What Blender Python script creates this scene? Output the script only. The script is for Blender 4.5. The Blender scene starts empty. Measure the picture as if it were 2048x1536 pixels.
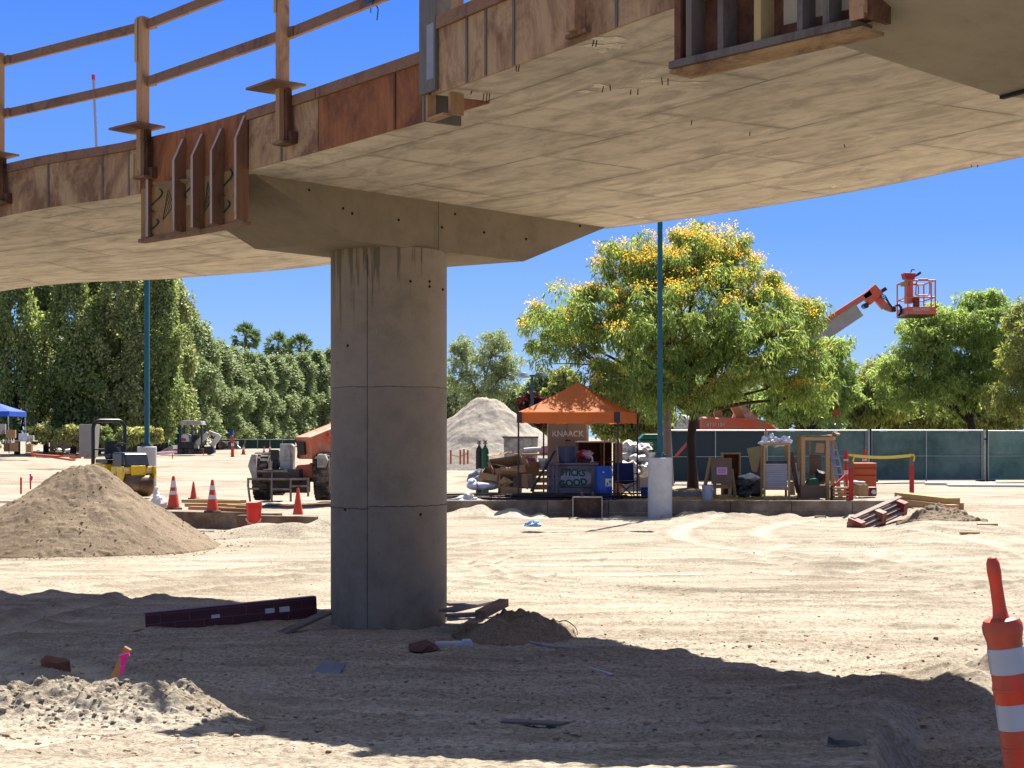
import bpy, bmesh, math, random
import numpy as np
from mathutils import Vector, Matrix, Euler
R = math.radians
F = 3076.0            # focal length in photo pixels (photo 2048 wide)
CX, CY, EYE = 1024.0, 873.0, 1.95
scene = bpy.context.scene
COL = scene.collection
rng = np.random.default_rng(7)
random.seed(7)

def W(px, py, d):     # where a photo pixel lies at distance d
    return Vector(((px-CX)/F*d, d, EYE-(py-CY)/F*d))
def WZ(px, py, z):    # where a photo pixel meets the level z
    d = (EYE-z)*F/(py-CY)
    return Vector(((px-CX)/F*d, d, z))
ALB = .70             # picture tone to surface albedo
def c(r, g, b):
    def l(v):
        v /= 255.0
        return v/12.92 if v <= .04045 else ((v+.055)/1.055)**2.4
    return (l(r)*ALB, l(g)*ALB, l(b)*ALB, 1)

# ---------------------------------------------------------------- materials
MATS = {}
def _nt(name):
    m = bpy.data.materials.new(name); m.use_nodes = True
    nt = m.node_tree
    return m, nt, nt.nodes['Principled BSDF']
def _n(nt, t, **kw):
    n = nt.nodes.new(t)
    for k, v in kw.items(): setattr(n, k, v)
    return n
def _ramp(nt, fac, stops):
    r = _n(nt, 'ShaderNodeValToRGB')
    el = r.color_ramp.elements
    while len(el) < len(stops): el.new(.5)
    for e, (p, col) in zip(el, stops):
        e.position = p; e.color = col if len(col) == 4 else (*col, 1)
    nt.links.new(fac, r.inputs[0]); return r.outputs[0]
def _noise(nt, vec, scale, detail=6, rough=.6, dist=0):
    n = _n(nt, 'ShaderNodeTexNoise')
    n.inputs['Scale'].default_value = scale; n.inputs['Detail'].default_value = detail
    n.inputs['Roughness'].default_value = rough; n.inputs['Distortion'].default_value = dist
    if vec is not None: nt.links.new(vec, n.inputs['Vector'])
    return n.outputs['Fac']
def _map(nt, src, scale=(1,1,1), rot=(0,0,0)):
    m = _n(nt, 'ShaderNodeMapping')
    m.inputs['Scale'].default_value = scale; m.inputs['Rotation'].default_value = rot
    nt.links.new(src, m.inputs['Vector']); return m.outputs[0]
def _mix(nt, fac, a, b, mode='MIX'):
    m = _n(nt, 'ShaderNodeMix', data_type='RGBA', blend_type=mode)
    for s, v in ((m.inputs[0], fac), (m.inputs[6], a), (m.inputs[7], b)):
        if isinstance(v, (int, float)): s.default_value = v
        elif isinstance(v, tuple): s.default_value = v
        else: nt.links.new(v, s)
    return m.outputs[2]
def _math(nt, op, a, b=None, clamp=False):
    m = _n(nt, 'ShaderNodeMath', operation=op); m.use_clamp = clamp
    for s, v in ((m.inputs[0], a), (m.inputs[1], b)):
        if v is None: continue
        if isinstance(v, (int, float)): s.default_value = v
        else: nt.links.new(v, s)
    return m.outputs[0]
def _bump(nt, h, strength, dist=.02):
    b = _n(nt, 'ShaderNodeBump')
    b.inputs['Strength'].default_value = strength; b.inputs['Distance'].default_value = dist
    nt.links.new(h, b.inputs['Height']); return b.outputs[0]
def scl(col, k): return (min(1, col[0]*k), min(1, col[1]*k), min(1, col[2]*k), 1)

def M(name, col, rough=.7, var=.25, scale=6, bump=.0, bscale=60, metal=0, dirt=None, dirt_amt=.35, stretch=(1,1,1), spec=.4, trans=0):
    if name in MATS: return MATS[name]
    m, nt, b = _nt(name)
    tc = _n(nt, 'ShaderNodeTexCoord')
    v = _map(nt, tc.outputs['Object'], stretch)
    n1 = _noise(nt, v, scale)
    base = _ramp(nt, n1, [(.3, scl(col, 1-var)), (.7, scl(col, 1+var*.6))])
    if dirt:
        n2 = _noise(nt, v, scale*.37, 8, .7)
        f = _ramp(nt, n2, [(.62-dirt_amt*.5, (0,0,0)), (.8-dirt_amt*.4, (1,1,1))])
        base = _mix(nt, f, base, dirt)
    nt.links.new(base, b.inputs['Base Color'])
    rr = _ramp(nt, n1, [(.3, (rough*.85,)*3), (.7, (min(1, rough*1.12),)*3)])
    nt.links.new(rr, b.inputs['Roughness'])
    b.inputs['Metallic'].default_value = metal
    b.inputs['Specular IOR Level'].default_value = spec
    if trans: b.inputs['Transmission Weight'].default_value = trans
    if bump:
        n3 = _noise(nt, v, bscale, 5)
        nt.links.new(_bump(nt, n3, bump), b.inputs['Normal'])
    MATS[name] = m; return m

def WOOD(name, col, axis='x', dark=.55, stain=None, stain_amt=.4, scale=1.0, rough=.8):
    if name in MATS: return MATS[name]
    m, nt, b = _nt(name)
    tc = _n(nt, 'ShaderNodeTexCoord')
    st = {'x': (1.2, 18, 18), 'y': (18, 1.2, 18), 'z': (18, 18, 1.2)}[axis]
    v = _map(nt, tc.outputs['Object'], tuple(s*scale for s in st))
    g = _noise(nt, v, 2.2, 6, .65, .4)
    base = _ramp(nt, g, [(.25, scl(col, dark)), (.5, col), (.78, scl(col, 1.2))])
    big = _noise(nt, tc.outputs['Object'], 1.7*scale, 4, .6)
    base = _mix(nt, _math(nt, 'MULTIPLY', big, .7), base, scl(col, .55), 'MIX')
    if stain:
        s = _noise(nt, _map(nt, tc.outputs['Object'], (1, 1, .6)), 3.1*scale, 8, .72, .6)
        f = _ramp(nt, s, [(.66-stain_amt*.4, (0,0,0)), (.74-stain_amt*.25, (1,1,1))])
        base = _mix(nt, _math(nt, 'MULTIPLY', f, .8), base, stain)
    nt.links.new(base, b.inputs['Base Color'])
    b.inputs['Roughness'].default_value = rough
    b.inputs['Specular IOR Level'].default_value = .25
    nt.links.new(_bump(nt, g, .25, .004), b.inputs['Normal'])
    MATS[name] = m; return m

def LEAF(name, cols, trans=.3, scale=.6, rough=.55, gain=1.28):
    """foliage: every leaf face its own tint, with larger patches of tone"""
    if name in MATS: return MATS[name]
    m, nt, b = _nt(name)
    geo = _n(nt, 'ShaderNodeNewGeometry')
    tc = _n(nt, 'ShaderNodeTexCoord')
    ns = _noise(nt, tc.outputs['Object'], scale, 3)
    f = _math(nt, 'ADD', _math(nt, 'MULTIPLY', geo.outputs['Random Per Island'], .6), _math(nt, 'MULTIPLY', ns, .55))
    f = _math(nt, 'SUBTRACT', f, .1)
    cols = [scl(q, gain/ALB) for q in cols]; trans = min(.6, trans*1.25)
    k = len(cols)
    col = _ramp(nt, f, [((i+.15)/(k-.7) if k > 1 else 0, cc) for i, cc in enumerate(cols)])
    nt.links.new(col, b.inputs['Base Color'])
    b.inputs['Roughness'].default_value = rough
    b.inputs['Specular IOR Level'].default_value = .35
    tr = _n(nt, 'ShaderNodeBsdfTranslucent')
    br = _n(nt, 'ShaderNodeHueSaturation'); br.inputs['Value'].default_value = 1.5; br.inputs['Saturation'].default_value = 1.1
    nt.links.new(col, br.inputs['Color']); nt.links.new(br.outputs[0], tr.inputs[0])
    ms = _n(nt, 'ShaderNodeMixShader'); ms.inputs[0].default_value = trans
    nt.links.new(b.outputs[0], ms.inputs[1]); nt.links.new(tr.outputs[0], ms.inputs[2])
    nt.links.new(ms.outputs[0], nt.nodes['Material Output'].inputs[0])
    MATS[name] = m; return m

# ---------------------------------------------------------------- mesh builder
ICO = {}
class MB:
    def __init__(self): self.v = []; self.f = []; self.mi = []; self.mat = 0
    def add(self, vs, fs):
        o = len(self.v); self.v += [tuple(p) for p in vs]
        self.f += [tuple(i+o for i in f) for f in fs]; self.mi += [self.mat]*len(fs); return self
    def box(self, x, y, z, sx, sy, sz, rz=0, rx=0, ry=0):     # centred
        m = Matrix.Translation((x, y, z)) @ Euler((R(rx), R(ry), R(rz))).to_matrix().to_4x4()
        h = [m @ Vector((a*sx/2, b*sy/2, d*sz/2)) for a in (-1,1) for b in (-1,1) for d in (-1,1)]
        return self.add(h, [(0,1,3,2),(4,6,7,5),(0,4,5,1),(2,3,7,6),(0,2,6,4),(1,5,7,3)])
    def bar(self, p0, p1, w, h, up=(0,0,1), twist=0):
        p0, p1 = Vector(p0), Vector(p1); d = (p1-p0).normalized(); up = Vector(up)
        if abs(d.dot(up)) > .98: up = Vector((0,1,0))
        s = d.cross(up).normalized(); u = s.cross(d).normalized()
        if twist:
            q = Matrix.Rotation(R(twist), 3, d); s = q @ s; u = q @ u
        vs = [p+s*(a*w/2)+u*(b*h/2) for p in (p0, p1) for a, b in ((-1,-1),(1,-1),(1,1),(-1,1))]
        return self.add(vs, [(3,2,1,0),(4,5,6,7),(0,1,5,4),(1,2,6,5),(2,3,7,6),(3,0,4,7)])
    def tube(self, pts, r, n=8, caps=True):
        pts = [Vector(p) for p in pts]; k = len(pts)
        rs = r if hasattr(r, '__len__') else [r]*k
        vs = []; prev = None
        for i, p in enumerate(pts):
            t = (pts[min(i+1, k-1)]-pts[max(i-1, 0)])
            t = t.normalized() if t.length > 1e-9 else Vector((0,0,1))
            if prev is None:
                a = Vector((0,0,1)) if abs(t.z) < .9 else Vector((1,0,0))
                s = t.cross(a).normalized()
            else: s = (prev - t*prev.dot(t)).normalized()
            prev = s; u = t.cross(s)
            vs += [p+(s*math.cos(2*math.pi*j/n)+u*math.sin(2*math.pi*j/n))*rs[i] for j in range(n)]
        fs = [(i*n+j, i*n+(j+1)%n, (i+1)*n+(j+1)%n, (i+1)*n+j) for i in range(k-1) for j in range(n)]
        if caps: fs += [tuple(range(n-1, -1, -1)), tuple((k-1)*n+j for j in range(n))]
        return self.add(vs, fs)
    def lathe(self, prof, n=24, at=(0,0,0), rot=None, sx=1, sy=1):
        vs = []; at = Vector(at)
        for r, z in prof:
            for j in range(n):
                p = Vector((r*sx*math.cos(2*math.pi*j/n), r*sy*math.sin(2*math.pi*j/n), z))
                if rot: p = rot @ p
                vs.append(at+p)
        k = len(prof)
        fs = [(i*n+j, i*n+(j+1)%n, (i+1)*n+(j+1)%n, (i+1)*n+j) for i in range(k-1) for j in range(n)]
        if prof[0][0] > 1e-4: fs.append(tuple(range(n-1, -1, -1)))
        if prof[-1][0] > 1e-4: fs.append(tuple((k-1)*n+j for j in range(n)))
        return self.add(vs, fs)
    def prism(self, poly, y0, y1):            # outline in x,z swept along y
        k = len(poly)
        vs = [(x, y0, z) for x, z in poly]+[(x, y1, z) for x, z in poly]
        fs = [tuple(range(k)), tuple(range(2*k-1, k-1, -1))]+[(i, i+k, (i+1)%k+k, (i+1)%k) for i in range(k)]
        return self.add(vs, fs)
    def slab(self, poly, z0, z1):             # outline in x,y swept along z
        k = len(poly)
        vs = [(x, y, z0) for x, y in poly]+[(x, y, z1) for x, y in poly]
        fs = [tuple(range(k-1, -1, -1)), tuple(range(k, 2*k))]+[(i, (i+1)%k, (i+1)%k+k, i+k) for i in range(k)]
        return self.add(vs, fs)
    def wheel(self, x, y, z, r, w, n=28, axis='x', inner=0):
        rot = Matrix.Rotation(R(90), 3, 'Y') if axis == 'x' else Matrix.Rotation(R(90), 3, 'X')
        b = min(.06, r*.15)
        if inner: prof = [(inner, -w/2), (r-b, -w/2), (r, -w/2+b), (r, w/2-b), (r-b, w/2), (inner, w/2), (inner, -w/2)]
        else: prof = [(0, -w/2), (r-b, -w/2), (r, -w/2+b), (r, w/2-b), (r-b, w/2), (0, w/2)]
        return self.lathe(prof, n, (x, y, z), rot)
    def blob(self, x, y, z, rx, ry, rz, seed=0, amp=.18, sub=2, flat=None):
        if sub not in ICO:
            bm = bmesh.new(); bmesh.ops.create_icosphere(bm, subdivisions=sub, radius=1)
            ICO[sub] = ([v.co.copy() for v in bm.verts], [tuple(v.index for v in f.verts) for f in bm.faces]); bm.free()
        rr = random.Random(seed); ph = [rr.uniform(0, 6.28) for _ in range(9)]
        vs = []
        for p in ICO[sub][0]:
            k = 1+amp*(math.sin(3.1*p.x+ph[0])+math.sin(3.7*p.y+ph[1])+math.sin(4.3*p.z+ph[2])+.7*math.sin(7.3*p.x+5*p.y+ph[3])+.7*math.sin(8.1*p.z-6*p.x+ph[4]))*.5
            q = Vector((x+p.x*rx*k, y+p.y*ry*k, z+p.z*rz*k))
            if flat is not None and q.z < flat: q.z = flat
            vs.append(q)
        return self.add(vs, ICO[sub][1])
    def build(self, name, mat, parent=None, smooth=False, bevel=0, seg=2, world=False):
        me = bpy.data.meshes.new(name)
        vs = self.v
        if world and parent is not None:
            inv = parent.matrix_basis.inverted(); vs = [inv @ Vector(p) for p in vs]
        me.from_pydata([tuple(p) for p in vs], [], self.f)
        ms = mat if isinstance(mat, (list, tuple)) else [mat]
        for m_ in ms: me.materials.append(m_)
        if len(ms) > 1: me.polygons.foreach_set('material_index', self.mi)
        bm = bmesh.new(); bm.from_mesh(me); bmesh.ops.recalc_face_normals(bm, faces=bm.faces); bm.to_mesh(me); bm.free()
        if smooth:
            me.polygons.foreach_set('use_smooth', [True]*len(me.polygons))
            try: me.set_sharp_from_angle(angle=R(38))
            except Exception: pass
        o = bpy.data.objects.new(name, me); COL.objects.link(o)
        if parent is not None: o.parent = parent
        if bevel:
            b = o.modifiers.new('bevel', 'BEVEL'); b.width = bevel; b.segments = seg; b.limit_method = 'ANGLE'; b.angle_limit = R(40)
        return o

def raw_mesh(name, V, Fq, mat, parent=None, smooth=False):
    """V (n,3) array, Fq (m,k) array of faces with k corners"""
    V = np.asarray(V, np.float32); Fq = np.asarray(Fq, np.int32); m, k = Fq.shape
    me = bpy.data.meshes.new(name)
    me.vertices.add(len(V)); me.vertices.foreach_set('co', V.ravel())
    me.loops.add(m*k); me.loops.foreach_set('vertex_index', Fq.ravel())
    me.polygons.add(m); me.polygons.foreach_set('loop_start', np.arange(0, m*k, k, dtype=np.int32))
    try: me.polygons.foreach_set('loop_total', np.full(m, k, np.int32))
    except Exception: pass
    me.update(calc_edges=True); me.validate()
    if smooth: me.polygons.foreach_set('use_smooth', np.ones(len(me.polygons), bool))
    me.materials.append(mat)
    o = bpy.data.objects.new(name, me); COL.objects.link(o)
    if parent is not None: o.parent = parent
    return o

def tag(o, label=None, cat=None, group=None, kind=None):
    if label: o['label'] = label
    if cat: o['category'] = cat
    if group: o['group'] = group
    if kind: o['kind'] = kind
    return o
def thing(name, label, cat, loc=(0,0,0), rz=0, group=None):
    o = bpy.data.objects.new(name, None); COL.objects.link(o)
    o.empty_display_size = .2
    o.location = loc; o.rotation_euler = (0, 0, R(rz))
    o.matrix_basis = Matrix.Translation(Vector(loc)) @ Matrix.Rotation(R(rz), 4, 'Z')
    return tag(o, label, cat, group)
class Px:
    """a thing at photo pixel (px, py) at distance d; X/Z turn photo pixels into local metres"""
    def __init__(s, name, label, cat, px, py, d, rz=0, group=None):
        s.px, s.py, s.d = px, py, d; s.s = d/F
        s.o = thing(name, label, cat, W(px, py, d), rz, group)
    def X(s, px): return (px-s.px)*s.s
    def Z(s, py): return (s.py-py)*s.s
def copy_thing(o, loc=None, rz=None, label=None, scale=None):
    def rec(a, par):
        n = a.copy(); COL.objects.link(n)
        if par is not None: n.parent = par
        for ch in a.children: rec(ch, n)
        return n
    n = rec(o, None)
    if loc is not None: n.location = loc
    if rz is not None: n.rotation_euler = (0, 0, R(rz))
    if scale is not None: n.scale = scale
    if label: n['label'] = label
    return n
def text(name, s, size, mat, parent, loc, rz=0, rx=90, ry=0, ext=.002, align='CENTER', shear=0, sx=1, bold=0):
    cu = bpy.data.curves.new(name, 'FONT'); cu.body = s; cu.size = size; cu.extrude = ext; cu.offset = bold
    cu.align_x = align; cu.align_y = 'CENTER'; cu.shear = shear
    tmp = bpy.data.objects.new(name+'_tmp', cu); COL.objects.link(tmp)
    me = bpy.data.meshes.new_from_object(tmp); COL.objects.unlink(tmp); bpy.data.objects.remove(tmp)
    me.materials.clear(); me.materials.append(mat)
    o = bpy.data.objects.new(name, me); COL.objects.link(o)
    o.parent = parent; o.location = loc; o.rotation_euler = (R(rx), R(ry), R(rz)); o.scale = (sx, 1, 1)
    return o

# ---------------------------------------------------------------- noise for shapes
def _h(ix, iy, seed):
    n = (ix.astype(np.int64)*374761393 + iy.astype(np.int64)*668265263 + seed*974634541) & 0xffffffff
    n = ((n ^ (n >> 13))*1274126177) & 0xffffffff
    return ((n ^ (n >> 16)) & 0xffff)/65535.0
def vnoise(x, y, seed=0):
    x = np.asarray(x, float); y = np.asarray(y, float)
    ix = np.floor(x); iy = np.floor(y); fx = x-ix; fy = y-iy
    fx = fx*fx*fx*(fx*(fx*6-15)+10); fy = fy*fy*fy*(fy*(fy*6-15)+10)
    a = _h(ix, iy, seed); b = _h(ix+1, iy, seed); cc = _h(ix, iy+1, seed); d = _h(ix+1, iy+1, seed)
    return (a*(1-fx)+b*fx)*(1-fy)+(cc*(1-fx)+d*fx)*fy - .5
def fbm(x, y, seed=0, oct=4, gain=.5):
    s = 0; a = 1.0
    for k in range(oct):
        s = s + a*vnoise(x*2**k+13.1*k, y*2**k-7.7*k, seed+k); a *= gain
    return s
def lumps(x, y, size, seed, sharp=2.2, dens=.6):
    """scattered rounded clods"""
    n = vnoise(x/size, y/size, seed)+.5*vnoise(x/size*2.1, y/size*2.1, seed+9)
    return np.clip(n-.5+dens*.5, 0, 1)**(1/sharp*1.5)
def sstep(a, b, x):
    t = np.clip((x-a)/(b-a), 0, 1); return t*t*(3-2*t)
# ================================================================ world, sun, camera
SUN_AZ, SUN_EL = 69.0, 57.5                      # azimuth measured from +x towards +y
sd = Vector((math.cos(R(SUN_AZ))*math.cos(R(SUN_EL)), math.sin(R(SUN_AZ))*math.cos(R(SUN_EL)), math.sin(R(SUN_EL))))
world = bpy.data.worlds.new('World'); scene.world = world; world.use_nodes = True
nt = world.node_tree; bg = nt.nodes['Background']
sky = nt.nodes.new('ShaderNodeTexSky'); sky.sky_type = 'NISHITA'; sky.sun_disc = False
sky.sun_elevation = R(SUN_EL); sky.sun_rotation = R(90-SUN_AZ)
sky.altitude = 0; sky.air_density = 1.0; sky.dust_density = .05; sky.ozone_density = 3.5
tcw = nt.nodes.new('ShaderNodeTexCoord'); sx_ = nt.nodes.new('ShaderNodeSeparateXYZ'); nt.links.new(tcw.outputs['Generated'], sx_.inputs[0])
rw = nt.nodes.new('ShaderNodeValToRGB'); nt.links.new(sx_.outputs['Z'], rw.inputs[0])     # clear low sky: pale near the horizon, deep blue above
el_ = rw.color_ramp.elements
for p_, col_ in ((.0, (.44, .67, .95, 1)), (.056, (.32, .57, .95, 1)), (.13, (.175, .40, .95, 1)), (.29, (.075, .25, .93, 1))):
    e_ = el_[0] if p_ == 0 else (el_[1] if p_ == .29 else el_.new(p_))
    e_.position = p_; e_.color = col_
for p_, col_ in ((.44, (.03, .11, .45, 1)), (1.0, (.02, .07, .35, 1))):
    e_ = el_.new(p_); e_.color = col_
sc_ = nt.nodes.new('ShaderNodeMix'); sc_.data_type = 'RGBA'; sc_.blend_type = 'MULTIPLY'; sc_.inputs[0].default_value = 1
nt.links.new(rw.outputs[0], sc_.inputs[6]); sc_.inputs[7].default_value = (7.6, 7.6, 7.6, 1)
fw = nt.nodes.new('ShaderNodeMapRange'); nt.links.new(sx_.outputs['Z'], fw.inputs[0])
fw.inputs[1].default_value = .30; fw.inputs[2].default_value = .5; fw.inputs[3].default_value = 1.0; fw.inputs[4].default_value = .5
mw = nt.nodes.new('ShaderNodeMix'); mw.data_type = 'RGBA'
nt.links.new(fw.outputs[0], mw.inputs[0]); nt.links.new(sky.outputs[0], mw.inputs[6]); nt.links.new(sc_.outputs[2], mw.inputs[7])
nt.links.new(mw.outputs[2], bg.inputs[0])
bg.inputs[1].default_value = .05
sun = bpy.data.lights.new('sun', 'SUN'); sun.energy = 5.0; sun.angle = R(.5); sun.color = (1, .93, .82)
so = bpy.data.objects.new('sun', sun); COL.objects.link(so); so.rotation_euler = sd.to_track_quat('Z', 'Y').to_euler(); so.location = (20, 10, 40)
cam = bpy.data.cameras.new('camera'); cam.sensor_width = 36; cam.lens = F/2048*36
cam.shift_y = (CY-768)/2048; cam.clip_end = 4000; cam.clip_start = .05
co = bpy.data.objects.new('camera', cam); COL.objects.link(co); co.location = (0, 0, EYE); co.rotation_euler = (R(90), 0, 0)
scene.camera = co
vs_ = scene.view_settings; vs_.view_transform = 'Standard'; vs_.look = 'None'; vs_.exposure = 1.5; vs_.gamma = 1
scene.cycles.max_bounces = 8; scene.cycles.transparent_max_bounces = 8
scene.cycles.use_denoising = True

# ================================================================ ground
PAD_Y = 37.4            # kerb line of the raised pad
ARCS = ((4.0, 23.7, 4.72, .11, .030), (4.0, 23.7, 4.30, .09, .026), (4.6, 24.6, 6.9, .14, .026), (4.6, 24.6, 6.35, .12, .022), (-1.0, 27, 9.5, .2, .022), (-1.0, 27, 11.3, .2, .022), (9.5, 24.5, 3.6, .16, .024), (9.5, 24.5, 5.4, .16, .024),
        (2.5, 2.0, 13.6, .2, .022), (2.5, 2.0, 15.3, .2, .022), (5.0, 4.0, 21.0, .22, .02), (5.0, 4.0, 22.7, .22, .02), (-9, 8.5, 5.2, .2, .03), (-9, 8.5, 6.9, .2, .03), (1.2, 16.0, 6.4, .19, .035), (1.2, 16.0, 8.0, .19, .035),
        (-2, 60, 36.6, .25, .02), (-2, 60, 38.3, .25, .02), (-7, 70, 24, .35, .03), (-7, 70, 26, .35, .03), (-20, 55, 16, .3, .03), (-20, 55, 18, .3, .03), (14, 30, 9, .2, .03), (14, 30, 10.7, .2, .03))
def tracks(x, y):
    dz = 0; mask = 0; churn = 0
    for cx, cy, rr, w, dp in ARCS:
        ang = np.arctan2(y-cy, x-cx); q = np.hypot(x-cx, y-cy)-rr+.15*vnoise(ang*3, ang*0+rr, 9)
        prof = np.exp(-(q/w)**2); edge = np.exp(-((np.abs(q)-w*1.7)/(w*.5))**2)
        tread = .5+.5*np.sign(np.sin(ang*rr*34+np.sign(q)*1.2))
        fade = np.clip(.6+1.4*vnoise(ang*2.1, ang*.3+rr, 12), 0, 1)
        dz = dz+1.7*fade*(-dp*prof*(.6+.4*tread)+dp*.6*edge)
        mask = np.maximum(mask, fade*prof*(.7+.3*tread)); churn = np.maximum(churn, fade*edge*.8)
    return dz, mask, churn
def H(x, y, fine=True):
    x = np.asarray(x, float); y = np.asarray(y, float)
    base = np.interp(y, [-100, 0, 4, 5, 6.5, 8.3, 9.5, 11, 13, 34, 40, 50, 70, 100, 160, 600], [1.0, 1.0, .95, .84, .60, .36, .22, .09, 0, 0, .05, .08, .32, .72, .95, 1.0])
    u = x/np.maximum(y, .5)
    # ramp up to the road on the right, step up to the pad in the middle
    right = sstep(.235, .27, u)
    ramp = np.interp(y, [24, 30, 38, 120], [0, .1, .38, .42])
    step = np.where(y > PAD_Y+.12, .37, base*0)
    mid = sstep(-.06, -.045, u)*(1-right)
    z = base*(1-right-mid)+ramp*right+np.where(y > PAD_Y-3, step, base)*mid
    far = sstep(60, 110, y); z = z*(1-far)+np.maximum(base, z)*far
    # low ridge of dug soil before the left kerb, and soil banked against the pad kerb
    z += .38*np.exp(-((y-29.3-.4*x*0)/.9)**2)*sstep(-6.2, -5.0, x)*(1-sstep(-3.4, -2.9, x))*(.75+.6*vnoise(x*1.7, y*1.7, 5))
    z += .26*np.exp(-((y-36.85)/.5)**2)*np.clip(vnoise(x*.9, 3.3, 8)+.6*vnoise(x*2.7, 1.3, 18)+.2, 0, 1)*mid*1.5
    z += .16*np.exp(-(((x-5.0)/1.2)**2+((y-35.6)/1.1)**2))*(1+.8*vnoise(x*3, y*3, 3))
    z += .10*np.exp(-(((x-8.6)/1.8)**2+((y-30.8)/1.0)**2))*(1+.6*vnoise(x*2, y*2, 4))
    z += .30*np.exp(-(((x+14.5)/9)**2+((y-58)/7)**2))
    if fine:
        near = 1-sstep(26, 60, y)
        dist = .35+.65*near
        z += .026*fbm(x*.45, y*.45, 1, 4)*dist
        z += (.018-.009*sstep(15, 20, y))*fbm(x*.55+.1*y, y*2.6, 21, 4)*near            # drag marks across the view
        z += .012*fbm(x*7, y*7, 31, 3)*near
        # rough zone (churned ground under and beside the bridge)
        rough = sstep(6.8, 9.0, y)*(1-sstep(15.0, 17.5, y-.4*x))
        z += rough*(.03*fbm(x*1.6, y*1.6, 41, 4)+.032*np.abs(fbm(x*4, y*4, 47, 4))+.028*lumps(x, y, .10, 88)*np.clip(.4+2*fbm(x*.8, y*.8, 90, 2), 0, 1))
        z += (1-sstep(15, 22, y))*.016*fbm(x*13, y*13, 93, 3)
        z += rough*.075*np.exp(-(((x-2.9)/.9)**2+((y-11.0)/.8)**2))*(1+fbm(x*3, y*3, 5, 3))
        z += .20*np.exp(-(((x-3.55)/.55)**2+((y-11.6)/.55)**2))*(1+.7*fbm(x*3, y*3, 6, 3))
        z += tracks(x, y)[0]*near
        cl = lumps(x, y, .09, 61)*.018*near*np.clip(.35+1.6*fbm(x*.4, y*.6, 77, 3), 0, 1)
        z += cl
    return z
def Hs(x, y): return float(H(np.array([x]), np.array([y]), True)[0])
def on(px, py):      # walk along the ray of a photo pixel until it meets the ground
    d = 3.0
    while d < 400:
        p = W(px, py, d)
        if p.z <= float(H(np.array([p.x]), np.array([p.y]), False)[0]): return p
        d *= 1.004
    return W(px, py, d)

uu = np.concatenate([-np.geomspace(6, .46, 40), np.linspace(-.45, .45, 760), np.geomspace(.46, 6, 40)])
yy = np.concatenate([np.linspace(2.5, 5.2, 30), np.geomspace(5.25, 19, 680), np.geomspace(19.1, 42, 420), np.geomspace(42.2, 140, 150), np.geomspace(145, 1500, 40)])
yy = np.unique(np.concatenate([yy, [PAD_Y+.1, PAD_Y+.14]]))
U, Y = np.meshgrid(uu, yy); X = U*Y
Zg = H(X, Y)
def gridfaces(ny, nx):
    i = np.arange(ny-1)[:, None]*nx+np.arange(nx-1)[None, :]
    return np.stack([i, i+1, i+nx+1, i+nx], -1).reshape(-1, 4)

def ground_mat(name, sand, soil, dark, scale=1.0):
    m, nt, b = _nt(name)
    tc = _n(nt, 'ShaderNodeTexCoord'); ob = tc.outputs['Object']
    drag = _noise(nt, _map(nt, ob, (.5, 2.4, 1), (0, 0, R(6))), 1.1*scale, 7, .68, .5)
    patch = _noise(nt, ob, .33*scale, 6, .6)
    f1 = _ramp(nt, _math(nt, 'ADD', _math(nt, 'MULTIPLY', drag, .6), _math(nt, 'MULTIPLY', patch, .4)), [(.41, (0,0,0)), (.56, (1,1,1))])
    col = _mix(nt, f1, soil, sand)
    fine = _noise(nt, ob, 26*scale, 8, .75)
    f2 = _ramp(nt, fine, [(.40, (1,1,1)), (.56, (0,0,0))])
    col = _mix(nt, _math(nt, 'MULTIPLY', f2, .62), col, dark)
    sp = _noise(nt, _map(nt, ob, (5, 11, 5)), 9*scale, 3, .5)
    f3 = _ramp(nt, sp, [(.62, (0,0,0)), (.68, (1,1,1))])
    col = _mix(nt, _math(nt, 'MULTIPLY', f3, .7), col, dark)
    at = _n(nt, 'ShaderNodeAttribute'); at.attribute_name = 'track'
    col = _mix(nt, _math(nt, 'MULTIPLY', at.outputs['Fac'], .75), col, scl(sand, 1.22))
    at2 = _n(nt, 'ShaderNodeAttribute'); at2.attribute_name = 'churn'
    col = _mix(nt, _math(nt, 'MULTIPLY', at2.outputs['Fac'], .55), col, scl(soil, .72))
    nt.links.new(col, b.inputs['Base Color'])
    b.inputs['Roughness'].default_value = .95; b.inputs['Specular IOR Level'].default_value = .12
    hsum = _math(nt, 'ADD', _math(nt, 'MULTIPLY', fine, .5), _math(nt, 'MULTIPLY', _noise(nt, ob, 75*scale, 4, .6), .35))
    hsum = _math(nt, 'ADD', hsum, _math(nt, 'MULTIPLY', drag, 1.2))
    nt.links.new(_bump(nt, hsum, .7, .03), b.inputs['Normal'])
    MATS[name] = m; return m
SAND = ground_mat('dry_ground', c(197, 187, 170), c(156, 144, 126), c(88, 77, 66))
PILE = ground_mat('pile_soil', c(164, 147, 126), c(140, 124, 105), c(88, 74, 60), 2.0)
PALE = ground_mat('pale_sand', c(196, 188, 177), c(176, 167, 154), c(128, 118, 107), 1.2)
g = raw_mesh('ground', np.stack([X, Y, Zg], -1).reshape(-1, 3), gridfaces(*X.shape), SAND, smooth=True)
_, Tm, Tc = tracks(X, Y)
Tc = np.clip(Tc+.9*np.clip(fbm(X*.35, Y*.35, 201, 4)*1.6-.12, 0, .8)*np.clip(.5+fbm(X*2.2, Y*3.5, 207, 4), 0, 1), 0, 1)
for nm, arr in (('track', Tm), ('churn', Tc)):
    at_ = g.data.attributes.new(nm, 'FLOAT', 'POINT'); at_.data.foreach_set('value', arr.astype(np.float32).ravel())
tag(g, 'bare dry building-site ground with tyre marks', kind='structure')
xb = np.linspace(-120, 120, 61); yb = np.linspace(-90, 2.5, 30)
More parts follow.
